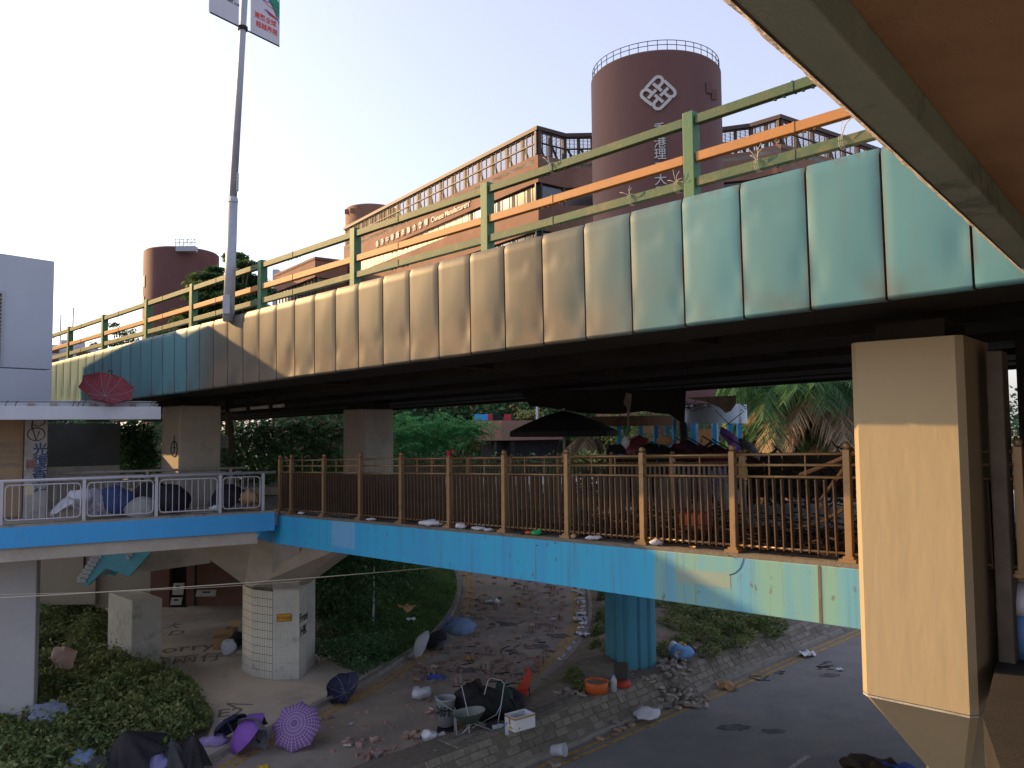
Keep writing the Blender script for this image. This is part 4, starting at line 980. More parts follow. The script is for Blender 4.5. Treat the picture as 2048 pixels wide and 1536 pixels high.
# louvred opening at the very left
dd_ = lambda px, py: None
def bhit(px, py):
    d = ray(px, py); nrm_ = din; k = (c0 - EYE).dot(nrm_) / d.dot(nrm_); return EYE + d * k
pa, pb_ = bhit(9, 582), bhit(9, 730)
a = V(pa.x, pa.y, pb_.z) - din * .004
q = MB(); q.obb(a, dl * 1.6, -din * .03, (0, 0, pa.z - pb_.z)); q.build('window_frame', M['galv'], parent=wb)
q = MB(); q.obb(a + dl * .07 - din * .031 + Z * .07, dl * 1.45, -din * .01, (0, 0, pa.z - pb_.z - .14)); wl = q.build('louvre_backing', M['winframe'], parent=wb)
nsl = 18
slm = MB(); slm.obb((0, 0, 0), (1.44, 0, 0), (0, .05, -.045), (0, .004, .01)); slm = slm.mesh('louvre_slat', M['dirtyin'])
for k in range(nsl):
    o = a + dl * .075 - din * .045 + Z * (.12 + (pa.z - pb_.z - .2) * k / nsl)
    inst('louvre_slat', slm, mat_axes(dl, -din, Z, o), wb)
# tan wall, painted pillar under it
LBk = -3.25
def lwall(px0, px1, o, h0, h1, m_, name, parent, th=.3):
    t0 = Lw.hit(px0, 900, o)[0]; t1 = Lw.hit(px1, 900, o)[0]; q = MB(); q.fbox(Lw, t0, t1, o, o - th, h0, h1); return q.build(name, M[m_], parent=parent)
M['tanwall'] = mat('tan_stone_wall', (.30, .21, .13), (.34, .24, .15), 2, .7)
lwall(-400, 46, -2.3, .0, 2.5, 'tanwall', 'plaque_wall', wb)
tq = text_mesh('香港理工大學\nTHE HONG KONG\nPOLYTECHNIC\nUNIVERSITY', .16, .002, M['dirtyin']); t_ = Lw.hit(22, 905, -2.29)[0]
inst('engraved_text', tq, mat_axes(Lw.u, Z, Lw.n, Lw.P(t_, -2.29, 1.72)), wb)
M['pillar_paint'] = mat('grey_white_pillar_paint', (.30, .29, .28), (.36, .35, .33), 2, .8, c3=(.22, .2, .19), s3=1.5)
plr = thing('graffiti_pillar', 'square grey pillar with black and blue spray graffiti beside the tan wall', 'pillar', Lw.P(Lw.hit(72, 950, -2.0)[0], -2.2, 0))
t0 = Lw.hit(49, 900, -1.9)[0]; t1 = Lw.hit(94, 900, -1.9)[0]
q = MB(); q.fbox(Lw, t0, t1, -1.9, -2.5, -.04, 2.52); q.build('shaft', M['pillar_paint'], parent=plr)
tc_ = (t0 + t1) / 2; hh = 2.05
q = MB(); pts = [Lw.P(tc_ + .19 * math.cos(a), -1.895, hh + .16 * math.sin(a)) for a in np.linspace(0, 6.283, 20)]; q.path(pts, .012, 4)
q.path([Lw.P(tc_ - .08, -1.893, hh + .34), Lw.P(tc_ - .10, -1.893, hh + .2), Lw.P(tc_ + .0, -1.893, hh - .15), Lw.P(tc_ + .07, -1.893, hh + .08)], .014, 4)
q.path([Lw.P(tc_ - .08, -1.893, hh + .24), Lw.P(tc_ + .05, -1.893, hh + .19), Lw.P(tc_ + .16, -1.893, hh + .25), Lw.P(tc_ + .19, -1.893, hh + .36)], .013, 4)
q.build('spray_mark', M['ink'], parent=plr)
tq = text_mesh('光\n復\n香\n港', .34, .002, M['ink_blue'], bold=.006); 
for k, chh in enumerate('光復香港'):
    tq = text_mesh(chh, .33, .002, M['ink_blue'], bold=.008); inst('spray_lettering', tq, mat_axes(Lw.u, Z, Lw.n, Lw.P(tc_ + .1, -1.894, 1.55 - k * .30)), plr)
q = MB(); q.fbox(Lw, tc_ - .20, tc_ + .02, -1.889, -1.90, 1.20, 1.42); q.build('poster', mat('dark_red_poster', (.10, .04, .035), (.3, .2, .18), 30), parent=plr)
q = MB(); q.fbox(Lw, tc_ - .22, tc_ - .02, -1.889, -1.90, .55, .80); q.build('poster', mat('yellow_note', (.6, .5, .25), (.5, .45, .35), 20), parent=plr)
# canopy over the left walkway
cn = thing('walkway_canopy', 'flat white canopy slab over the left walkway with clutter on top', 'canopy', Lw.P(3, -1.5, 2.6))
tC = Lw.hit(322, 826, -.6)[0]; hC = Lw.hit(200, 839, -.6)[1]; hT = Lw.hit(200, 813, -.6)[1]
q = MB(); q.fbox(Lw, -9, tC, -.6, -.72, hC, hT); q.build('fascia', M['white_canopy'], parent=cn, bevel=.01)
q = MB(); q.fbox(Lw, -9, tC, -.725, -4.2, hC + .10, hT - .02); q.build('slab', M['wall_beige'], parent=cn)
hR = Lw.hit(200, 804, -1.4)[1]
q = MB(); q.fbox(Lw, -9, tC - .1, -1.4, -1.46, hT - .02, hR); q.build('upstand', M['white_canopy'], parent=cn)
q = MB(); q.tube(Lw.P(-9, -1.38, hR + .01), Lw.P(tC - .05, -1.38, hR + .01), .018); q.build('top_pipe', M['galv'], parent=cn)
for px in (55, 100, 178, 210, 260, 305):
    t = Lw.hit(px, 808, -1.35)[0]; q = MB(); q.fbox(Lw, t, t + .14, -1.32, -1.39, hT, hT + .10); q.build('bracket', mat('rusty_bracket%d' % px, (.30, .22, .20), (.36, .30, .28), 6), parent=cn)
for px in (10, 30, 145, 155, 165, 300, 316):
    t = Lw.hit(px, 808, -1.3)[0]; q = MB(); q.path([Lw.P(t, -1.3, hT), Lw.P(t + .03, -1.28, hR - .02), Lw.P(t + .07, -1.3, hR + .02)], .008, 4); q.build('wire_end', M['ink'], parent=cn)
# planter wall and dark hoarding behind the back railing
pw = thing('planter_wall', 'long low tiled planter wall with dark screen above, behind the back railing', 'wall', Lw.P(8, -6.5, 0))
M['slate'] = mat('slate_grey_screen', (.07, .08, .08), (.10, .11, .11), 1.5, .85)
t0, t1 = Lw.hit(96, 900, -6.5)[0], Lw.hit(240, 900, -6.5)[0]
q = MB(); q.fbox(Lw, t0 - 2, t1, -6.5, -6.8, -.2, 1.05); q.build('low_wall', M['conc_grey'], parent=pw)
q = MB(); q.fbox(Lw, t0 - 2, t1, -6.51, -6.8, 1.052, 2.35); q.build('screen', M['slate'], parent=pw)
q = MB(); q.fbox(Lw, t0 - 2, t1 + 9, -3.32, -7.2, -.75, -.2); q.build('base_slab', M['conc_grey'], parent=pw)
bl = []
for px, py, r in [(258, 905, .8), (275, 890, .8), (268, 930, .7), (250, 880, .5), (285, 925, .6)]:
    p = ptY(px, py, 28.5); bl.append((p.x, p.y, p.z + .15, r * .9, .5, r * .85))
leaves('hanging_bush', blob_pts(bl, 6000, rs), .12, M['leaf_dark'], .5, .2, kind='thing', label='dark bush with tiny red blossoms right of the grey screen', cat='bush')
# ------------------------------------------------------------------ street sign back by the second pier
sp = thing('road_sign', 'blank back of a white rectangular road sign on a post behind the railing', 'road sign', tuple(ptY(432, 940, 25)))
a = ptY(422, 896, 25); c_ = ptY(456, 872, 25); q = MB(); q.obb(a, (c_.x - a.x, 0, 0), (0, .03, 0), (0, 0, c_.z - a.z)); q.build('panel', M['white_canopy'], parent=sp, bevel=.01)
for py in (880, 889):
    a = ptY(422, py, 25); q = MB(); q.obb(a + V(0, -.035, 0), (c_.x - a.x, 0, 0), (0, .03, 0), (0, 0, .03)); q.build('stiffener', M['galv'], parent=sp)
a = ptY(430, 868, 24.9); q = MB(); q.tube(V(a.x, 24.85, 5.0), V(a.x, 24.85, a.z), .04); q.build('post', M['galv'], parent=sp)
# ------------------------------------------------------------------ lamp post with banners on the parapet
l0 = ptY(457, 634, 17.35); l1 = ptY(466, 400, 17.35); l2 = ptY(489, 0, 17.35); l3 = l1 + (l2 - l1) * 1.5
lp_ = thing('lamp_post', 'tall galvanised lamp post rising from the flyover edge with two hanging banners', 'lamp post', tuple(l0))
q = MB(); q.tube(l0 - Z * .1, l1, .125, .105, 10); q.build('lower_shaft', M['galv'], parent=lp_, smooth=True)
q = MB(); q.tube(l1 - Z * .05, l1 + Z * .06, .115, .095, 10); q.build('collar', M['galv'], parent=lp_)
q = MB(); q.tube(l1, l3, .082, .065, 10); q.build('upper_shaft', M['galv'], parent=lp_, smooth=True)
q = MB(); q.obb(l0 + V(-.08, -.15, .05), (.16, 0, 0), (0, .04, 0), (0, 0, .42)); q.build('service_door', M['galv'], parent=lp_, bevel=.01)
pst = ptY(476, 365, 17.2); q = MB(); q.obb(pst + V(-.035, 0, -.2), (.05, 0, 0), (0, .01, 0), (0, 0, .42)); nbp = q.build('number_plate', M['white_canopy'], parent=lp_)
tq = text_mesh('V\nC\n6\n2\n1\nF', .07, .001, M['ink']); inst('lettering', tq, mat_axes(V(1, 0, 0), Z, V(0, -1, 0), pst + V(-.01, -.003, .15)), lp_)
bn_dir = V(.56, .83, 0)                                     # banners swing towards the viewer on their right side
M['banner_l'] = mat('banner_cloth_white', (.50, .50, .56), (.54, .54, .60), 2, .8)
ctr = l1 + (l2 - l1) * ((ptY(485, 57, 17.35).z - l1.z) / (l2.z - l1.z)); ctr.z = ptY(485, 57, 17.35).z
bz = Vector((bn_dir.x, bn_dir.y, 0)); bnn = V(bz.y, -bz.x, 0)
def bpt(s_, h, o=0): return ctr + bz * s_ + Z * h + bnn * o
q = MB(); q.tube(bpt(-.85, .0), bpt(1.02, .0), .018); q.build('banner_arm', M['ink'], parent=lp_)
q = MB(); q.tube(bpt(-.85, 2.6), bpt(1.02, 2.6), .018); q.build('banner_arm', M['ink'], parent=lp_)
q = MB(); q.lathe([(.11, -.04), (.11, .04)], 12, tuple(ctr)); q.build('clamp', M['ink'], parent=lp_)
tall = 2.58
for s0, s1, lab, kind_ in ((.20, 1.02, 'right hand banner with red characters, ribbons of blue and green above', 'r'), (-.88, -.12, 'left hand banner with a dark curved shape and small faint characters', 'l')):
    q = MB(); q.obb(bpt(s0, .01), bz * (s1 - s0), bnn * .012, Z * tall); bnr = q.build('street_banner', M['banner_l'], label=lab, cat='banner', group='banners on the lamp post')
    def ribbon(fn, w_, m_, nm):
        q = MB(); n_ = 16; vs = []
        for i in range(n_ + 1):
            f = i / n_; h_ = fn(f); vs += [bpt(s0 + (s1 - s0) * (.02 + .96 * f), h_ - (w_(f) if callable(w_) else w_), .016), bpt(s0 + (s1 - s0) * (.02 + .96 * f), h_ + (w_(f) if callable(w_) else w_), .016)]
        vs = [Vector(v) for v in vs]; q.add(vs, [(2 * i, 2 * i + 2, 2 * i + 3, 2 * i + 1) for i in range(n_)]); return q.build(nm, m_, parent=bnr)
    if kind_ == 'r':
        ribbon(lambda f: 1.32 - .75 * max(0, f - .35), lambda f: .10 + .10 * f, mat('ribbon_green', (.02, .26, .14), None), 'ribbon')
        ribbon(lambda f: 1.24 + .05 * math.sin(3 * f) - .80 * f * f * .9, .028, mat('ribbon_indigo', (.10, .10, .40), None), 'ribbon')
        ribbon(lambda f: 1.50 - .10 * f, .16, mat('ribbon_blue', (.02, .12, .50), (.5, .12, .16), 2), 'ribbon')
        rd = mat('banner_red', (.65, .06, .05), None); pu = mat('banner_purple', (.22, .08, .38), None)
        ribbon(lambda f: 1.06 - .22 * f - .06 * math.sin(5 * f), .010, pu, 'brush_line'); ribbon(lambda f: .92 + .03 * math.sin(6 * f) - .1 * f, .010, rd, 'brush_line')
        for k in range(6):
            a0_ = .40 + k * .055; q = MB(); q.path([bpt(s0 + (s1 - s0) * (a0_ + .05), .68 - .012 * k, .018), bpt(s0 + (s1 - s0) * (a0_ + .12), .72 - .012 * k, .018), bpt(s0 + (s1 - s0) * (a0_ + .24), .62 - .006 * k, .018)], .009, 4); q.build('dragon_stroke', rd if k > 1 else pu, parent=bnr)
        for body, h_, off in (('連繫全球', .42, .0), ('超越界限', .22, .04)):
            tq = text_mesh(body, .155, .002, rd, bold=.002); inst('lettering', tq, mat_axes(bz, Z, bnn, bpt((s0 + s1) / 2 + off, h_, .016)), bnr)
    else:
        ribbon(lambda f: 1.0 - .32 * math.sin(f * 2.6), .20, mat('banner_dark', (.05, .04, .06), (.10, .22, .04), 1.5), 'dark_shape')
        tq = text_mesh('香港國際七人欖球 巡禮', .072, .002, mat('banner_greytext', (.2, .17, .24), None)); inst('lettering', tq, mat_axes(bz, Z, bnn, bpt((s0 + s1) / 2 + .02, .45, .016)), bnr)
# ------------------------------------------------------------------ cylindrical tower with emblem
TY = 48.0; tcx = ptY(1313, 300, TY).x; TR = 132.5 / FPX * TY * .985; tz = ptY(1313, 97, TY - TR).z
tw = thing('round_tower', 'large maroon cylindrical tower with white knot emblem and vertical characters', 'tower', (tcx, TY, 0))
prof = [(TR, 0), (TR, tz - .12), (TR - .12, tz), (0.01, tz)]
q = MB(); q.lathe(prof, 72, (tcx, TY, 0)); q.build('shaft', M['tower'], parent=tw, smooth=False)
tsh = bpy.data.objects['shaft'] if False else None
for o in tw.children:
    o.data.shade_smooth()
    md = o.modifiers.new('e', 'EDGE_SPLIT'); md.split_angle = R(40)
RR = TR - .10; nP = 44
pm = MB(); pm.tube((0, 0, 0), (0, 0, .57), .022); pm = pm.mesh('railing_post', M['winframe'])
trl = []
for k in range(nP):
    a = 2 * math.pi * k / nP; inst('railing_post', pm, Matrix.Translation((tcx + RR * math.cos(a), TY + RR * math.sin(a), tz - .02)), tw)
for h in (.55, .28):
    q = MB(); q.path([(tcx + RR * math.cos(2 * math.pi * k / 72), TY + RR * math.sin(2 * math.pi * k / 72), tz + h) for k in range(73)], .022, 5); q.build('railing_rail', M['winframe'], parent=tw)
acen = math.atan2(-TY, -tcx)                                 # side that faces the viewer
def cyl(s_, z, rad): a = acen + s_ / TR; return V(tcx + rad * math.cos(a), TY + rad * math.sin(a), z)
# the emblem: four interlocking letter shapes
ea = acen + (0) ; ecx = (1318.5 - 1313) / FPX * (TY - TR); ez = ptY(1318, 186.5, TY - TR).z; sc_e = (TY - TR) / FPX / 7.314
def letterP():
    st = []; a_ = [(-65, -190), (130, -190)]
    for k in range(1, 9): t = math.pi * k / 8; a_.append((130 + 65 * math.sin(t), -125 - 65 * math.cos(t)))
    a_.append((55, -60)); return [a_, [(55, -152), (55, 14)]]
for rot in range(4):
    q = MB()
    for path_ in letterP():
        pp = []
        for a_, b_ in path_:
            x, y = (a_ + b_) / 1.4142, (a_ - b_) / 1.4142
            for _ in range(rot): x, y = y, -x
            pp.append((x * sc_e, y * sc_e))
        hw = 22 * sc_e; fine = []
        for i in range(len(pp) - 1):
            n_ = 5
            for j in range(n_): fine.append((pp[i][0] + (pp[i + 1][0] - pp[i][0]) * j / n_, pp[i][1] + (pp[i + 1][1] - pp[i][1]) * j / n_))
        fine.append(pp[-1]); vs = []
        for i, (x, y) in enumerate(fine):
            x0, y0 = fine[max(i - 2, 0)]; x1, y1 = fine[min(i + 2, len(fine) - 1)]; tx, ty = x1 - x0, y1 - y0; l_ = math.hypot(tx, ty); nx_, ny_ = -ty / l_ * hw, tx / l_ * hw
            for rad in (TR + .02, TR + .12):
                vs += [cyl(-(ecx * -1) * 0 + (x - nx_) * 1 * ESG, ez + y - ny_, rad) if False else None, None] if False else [cyl((x - nx_ + ecx), ez + y - ny_, rad), cyl((x + nx_ + ecx), ez + y + ny_, rad)]
        m_ = len(fine); fs = []
        for i in range(m_ - 1):
            A_ = 4 * i; B_ = 4 * (i + 1)
            fs += [(A_ + 2, B_ + 2, B_ + 3, A_ + 3), (A_, B_, B_ + 2, A_ + 2), (A_ + 1, A_ + 3, B_ + 3, B_ + 1)]
        fs += [(0, 2, 3, 1), (4 * m_ - 4, 4 * m_ - 3, 4 * m_ - 1, 4 * m_ - 2)]
        q.add(vs, fs)
    q.build('emblem_letter', M['letter_wh'], parent=tw)
for body, py in zip('香港理工大學', (266, 294, 317, 343, 368, 393)):
    p = ptY(1320, py, TY - TR); tq = text_mesh(body, .70, .03, M['letter_wh'], bold=.004); s_ = (1320 - 1313) / FPX * (TY - TR); a = acen + s_ / TR; nrm_ = V(math.cos(a), math.sin(a), 0); ux_ = V(-nrm_.y, nrm_.x, 0)
    inst('wall_character', tq, mat_axes(ux_, Z, nrm_, cyl(s_, p.z, TR + .05)), tw)
q = MB()
for s_, zz in ((3.25, tz - 2.3), (3.75, tz - 2.55)): q.obb(cyl(s_, zz, TR - .02), V(.35, .1, 0), V(.02, .0, 0) + Z * 0 + V(0, -.08, 0), Z * .6)
q.build('access_hatches', M['tower'], parent=tw, kind='stuff')
# ------------------------------------------------------------------ the long brick building with its louvred roof screen
Z1 = ptY(1075, 253, 60).z
def pz(px, py, z=Z1): return ptz(px, py, z)
line = [pz(690, 455), pz(1075, 253), pz(1130, 268), pz(1184, 267), pz(1440, 256), pz(1500, 248), pz(1560, 230), pz(1690, 274), pz(1800, 312)]
mb = thing('brick_building', 'long red brick building with ribbon windows and a brown louvred roof screen', 'building', (line[1].x, line[1].y + 5, 0))
H_TR, H_W1, WH, FLH = 2.15, 4.35, 1.45, 3.75
back = [p + V(2, 22, 0) for p in line]
for i in range(len(line) - 1):
    a, c_ = line[i], line[i + 1]; d = (c_ - a); d.z = 0; L_ = d.length; u = d / L_; n = V(u.y, -u.x, 0)
    if n.dot(EYE - a) < 0: n = -n
    def W_(t, o, z): return V(a.x, a.y, 0) + u * t + n * o + Z * z
    base_z = Z1 - H_TR
    # bands of brick between the window ribbons
    bands = [(base_z, Z1 - H_W1)]; z = Z1 - H_W1 - WH
    while z > 3: bands.append((z, z - (FLH - WH))); z -= FLH
    if i in (0, 1, 4, 5, 6, 7, 2, 3):
        for (zt_, zb2) in bands: MB().obb(W_(0, 0, zb2), u * L_, -n * .5, Z * (zt_ - zb2)).build('brick_band', M['brick'], parent=mb)
        if i == 0:      # ribbon windows: bright sky reflection painted cream on far panes, dark glass near the corner
            pane = MB(); pane.obb((0, 0, 0), (.94, 0, 0), (0, .03, 0), (0, 0, WH - .05)); pa_, pb2 = pane.mesh('window_pane', M['sky_glare']), pane.mesh('window_pane', M['glass_dk'])
            cur = MB(); cur.obb((0, -.1, 0), (.30, 0, 0), (0, .03, 0), (0, 0, WH - .1)); cur = cur.mesh('curtain', M['slate'])
            for fl in range(3):
                zt_ = Z1 - H_W1 - FLH * fl - WH; q = MB(); q.obb(W_(0, -.32, zt_ + .005), u * L_, -n * .1, Z * (WH - .01)); q.build('window_band', M['winframe'], parent=mb)
                nn_p = int(L_ / 1.05); 
                for k in range(nn_p):
                    t = L_ * k / nn_p + .05; lit_ = t < L_ * .70
                    M4 = mat_axes(u, n, Z, W_(t, -.30, zt_ + .02)); inst('window_pane', pa_ if lit_ else pb2, M4, mb)
                    if not lit_ and k % 2: 
                        q2 = MB(); q2.obb(W_(t + .25, -.262, zt_ + .05), u * .45, n * .01, Z * (WH - .15)); q2.build('curtain', M['slate'], parent=mb)
        else:
            for fl in range(3):
                zt_ = Z1 - H_W1 - FLH * fl - WH; q = MB(); q.obb(W_(0, -.32, zt_ + .005), u * L_, -n * .1, Z * (WH - .01)); q.build('window_band', M['glass_dk'], parent=mb)
    # roof screen
    q = MB(); q.obb(W_(-.12, .18, Z1 - .30), u * (L_ + .24), -n * .6, Z * .30); q.build('screen_cap', M['louvre'], parent=mb)
    q = MB(); q.obb(W_(0, .05, base_z + .88), u * L_, -n * .10, Z * .09); q.build('screen_rail', M['louvre'], parent=mb)
    q = MB(); q.obb(W_(0, .04, Z1 - .40), u * L_, -n * .10, Z * .09); q.build('screen_rail', M['louvre'], parent=mb)
    npost = max(2, round(L_ / 2.15))
    pmh = MB(); pmh.obb((-.13, -.12, 0), (.26, 0, 0), (0, .24, 0), (0, 0, H_TR - .31)); pmh = pmh.mesh('screen_post', M['louvre'])
    thin = MB(); thin.obb((-.03, -.05, 0), (.06, 0, 0), (0, .08, 0), (0, 0, H_TR - .31)); thin = thin.mesh('screen_mullion', M['louvre'])
    br = MB(); br.obb((.12, -.05, 0), (.10, 0, 0), (0, .1, 0), (-.0, 0, .001)); 
    br = MB(); br.prism([V(.60, -.05, 0), V(.82, -.05, 0), V(.22, -.05, 1.05), V(.06, -.05, 1.05)], (0, .1, 0)); br = br.mesh('screen_brace', M['louvre'])
    for k in range(npost + 1):
        t = L_ * k / npost
        inst('screen_post', pmh, mat_axes(u, n, Z, W_(t, -.15, base_z)), mb)
        if k < npost:
            inst('screen_brace', br, mat_axes(u, n, Z, W_(t, -.2, base_z)), mb)
            for s_ in (1 / 3, 2 / 3): inst('screen_mullion', thin, mat_axes(u, n, Z, W_(t + L_ / npost * s_, .0, base_z)), mb)
    q = MB(); nl = 15
    for k in range(nl): q.obb(W_(0, -.02, base_z + .06 + (H_TR - .5) * k / nl), u * L_, -n * .015, Z * .042)
    q.build('louvre_blades', M['louvre'], parent=mb, kind='stuff')
    if i == 0:
        t = L_ * .235; size = .74
        for chh in '香港中華廠商聯合會樓':
            tq = text_mesh(chh, size, .03, M['letter_wh'], bold=.004); inst('wall_character', tq, mat_axes(u, Z, n, W_(t, .06, Z1 - H_W1 + .42)), mb); t += 1.18
        tq = text_mesh("Chinese Manufacturers'", .72, .03, M['letter_wh'], align='LEFT', bold=.004); inst('wall_lettering', tq, mat_axes(u, Z, n, W_(t - .2, .06, Z1 - H_W1 + .42)), mb)
q = MB(); rl_ = line + [line[-1] + V(6, 20, 0), line[0] + V(4, 18, 0)]; q.prism([V(p.x, p.y, Z1 - H_TR - .6) for p in rl_], (0, 0, .3)); q.build('flat_roof', M['conc_grey'], parent=mb)
q = MB(); dl2 = (line[0] - line[1]); dl2.z = 0; dl2.normalize(); e2 = V(4, 18, 0)
q.prism([V(line[0].x, line[0].y, 0), V(line[0].x, line[0].y, Z1 - H_TR - .01), V(line[0].x, line[0].y, Z1 - H_TR - .01) + e2, V(line[0].x, line[0].y, 0) + e2], dl2 * .3); q.build('end_wall', M['brick'], parent=mb)
# round stair tower behind
def drum(name, label, pxc, half, pytop, Y, m_, n=48):
    c_ = ptY(pxc, pytop, Y); r_ = half / FPX * Y; zt_ = ptY(pxc, pytop, Y - r_).z; t = thing(name, label, 'tower', (c_.x, Y, 0)); q = MB()
    q.lathe([(r_, 0), (r_, zt_ - .15), (r_ - .15, zt_), (.01, zt_)], n, (c_.x, Y, 0)); o = q.build('shaft', M[m_], parent=t, smooth=True); md = o.modifiers.new('e', 'EDGE_SPLIT'); md.split_angle = R(40)
    return t, c_, r_, zt_
t2, c2_, r2_, z2_ = drum('round_tower', 'round brick stair tower showing above the roof screen of the long building', 745, 54, 406, 102, 'brick')
for px, py in ((701, 424), (714, 422)):
    a = (px - 745) / FPX * 102; ang = math.asin(max(-1, min(1, a / r2_))); dirv = V(math.sin(ang), -math.cos(ang), 0); p = V(c2_.x, 102, 0) + dirv * (r2_ + .0)
    q = MB(); q.obb(V(p.x, p.y, ptY(px, py, p.y).z - .3) + V(-.2, 0, 0), V(.4, 0, 0), dirv * .18, Z * .65); q.build('wall_vent', M['brick'], parent=t2)
t3, c3_, r3_, z3_ = drum('round_tower', 'solitary dark round tower at left with a work cradle on its rim', 364, 71, 491, 90, 'tower')
for px, py, hh_ in ((311, 563, 1.3), (310, 604, 1.3), (310, 650, 1.3)):
    a = (px - 364) / FPX * 90; ang = math.asin(max(-.99, a / r3_)); dirv = V(math.sin(ang), -math.cos(ang), 0); p = V(c3_.x, 90, 0) + dirv * (r3_ + .02); tn_ = V(-dirv.y, dirv.x, 0)
    q = MB(); q.obb(V(p.x, p.y, ptY(px, py, p.y).z - hh_ / 2) - tn_ * .28, tn_ * .56, dirv * .03, Z * hh_); q.build('window_slot', M['winframe'], parent=t3)
cr_ = thing('work_cradle', 'pale metal maintenance cradle hanging on the rim of the solitary round tower', 'work cradle', (c3_.x, 90 - r3_, z3_))
a = ptY(351, 502, 90 - r3_ - .4); c_ = ptY(390, 478, 90 - r3_ - .4); wd_ = c_.x - a.x; hg_ = c_.z - a.z
q = MB(); q.obb(a, (wd_, 0, 0), (0, .8, 0), (0, 0, hg_ * .42)); q.build('basket', M['galv'], parent=cr_)
for k in range(6):
    q = MB(); q.tube(a + V(wd_ * k / 5, 0, hg_ * .4), a + V(wd_ * k / 5, 0, hg_), .035, n=4); q.build('upright', M['galv'], parent=cr_)
for h_ in (.7, 1.0):
    q = MB(); q.tube(a + V(-.1, 0, hg_ * h_), a + V(wd_ + .1, 0, hg_ * h_), .04, n=4); q.build('rail', M['galv'], parent=cr_)
for k in range(3):
    q = MB(); q.tube(a + V(wd_ * k / 3, 0, hg_ * .45), a + V(wd_ * (k + 1) / 3, 0, hg_ * .98), .03, n=4); q.build('brace', M['galv'], parent=cr_)
# lower brick block with sloping strip window
lb = thing('low_brick_block', 'lower brick block with a slanting strip of dark windows left of the long building', 'building', tuple(ptY(620, 600, 84)))
zq = ptY(630, 513, 80).z; A_, B_, C_ = ptz(548, 549, zq), ptz(630, 513, zq), ptz(695, 521, zq)
for a, c_ in ((A_, B_), (B_, C_)):
    d = c_ - a; d.z = 0; L_ = d.length; u = d / L_; n = V(u.y, -u.x, 0); n = n if n.dot(EYE - a) > 0 else -n
    MB().obb(V(a.x, a.y, zq - 2.1), u * L_, -n * .5, Z * 2.1).build('brick_band', M['brick'], parent=lb); MB().obb(V(a.x, a.y, 0), u * L_, -n * .5, Z * (zq - 3.9)).build('brick_band', M['brick'], parent=lb)
    q = MB(); q.obb(V(a.x, a.y, zq - 3.89) - n * .3, u * L_, -n * .1, Z * 1.78); q.build('window_band', M['glass_dk'], parent=lb)
    for k in range(int(L_ / .9)):
        q = MB(); q.obb(V(a.x, a.y, zq - 3.89) + u * (k * .9 + .1) - n * .29, u * .07, n * .05, Z * 1.78); q.build('mullion', M['louvre'], parent=lb)
q = MB(); q.prism([V(p.x, p.y, zq - .4) for p in (A_, B_, C_, C_ + V(0, 14, 0), A_ + V(0, 14, 0))], (0, 0, .2)); q.build('flat_roof', M['brick'], parent=lb)
for px, w_ in ((545, 12), (572, 9)):
    a = ptY(px, 548, 100); q = MB(); q.obb(V(a.x, a.y, 0), (w_ / FPX * 100, 0, 0), (0, 1, 0), (0, 0, a.z + .6)); q.build('roof_plant_block', M['white_canopy'], label='distant pale roof block %s the low brick building' % ('beyond the left corner of' if px == 545 else 'showing just over the roof of'), cat='building')
# brick terrace wall beyond the bridge with red things on it
tr = thing('terrace_wall', 'brown brick terrace wall beyond the trees with red hoardings on top', 'wall', tuple(ptY(1020, 880, 42)))
a, c_, e3 = ptY(945, 840, 44), ptY(1003, 840, 42), ptY(1130, 840, 44)
M['brick_band'] = mat('pinkish_brick', (.22, .13, .10), (.27, .16, .12), 2)
for p_, r_ in ((a, c_), (c_, e3)):
    d = r_ - p_; d.z = 0; n = V(d.y, -d.x, 0).normalized(); q = MB(); q.obb(V(p_.x, p_.y, ptY(1003, 881, 42).z), d, -n * .4, Z * (ptY(1003, 841, 42).z - ptY(1003, 881, 42).z)); q.build('parapet', M['brick_band'], parent=tr)
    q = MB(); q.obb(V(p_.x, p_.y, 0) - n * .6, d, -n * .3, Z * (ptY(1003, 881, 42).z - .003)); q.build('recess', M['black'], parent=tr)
for px0, px1, m_, lab in ((948, 975, 'blue_beam', 'small blue hoarding panel on the terrace wall'), (985, 1000, 'black', 'dark hoarding panel on the terrace wall'), (1008, 1022, 'redp', 'pink red panel on the terrace wall, right one'), (975, 984, 'redp', 'pink red panel on the terrace wall, left one')):
    if m_ == 'redp' and 'redp' not in M: M['redp'] = mat('pink_red_panel', (.45, .04, .06), None)
    p_, r_ = ptY(px0, 841, 43.8), ptY(px1, 828, 43.8); q = MB(); q.obb(V(p_.x, 44.3, p_.z), (r_.x - p_.x, 0, 0), (0, .1, 0), (0, 0, r_.z - p_.z)); q.build('hoarding_panel', M[m_], label=lab, cat='hoarding')
a = ptY(1075, 905, 46); q = MB(); q.tube(V(a.x, 46, 1), V(a.x, 46, 9.6), .08, .07); q.build('white_lamp_pole', M['white_canopy'], label='slim white lamp pole beyond the footbridge left of the big parasol', cat='lamp pole')
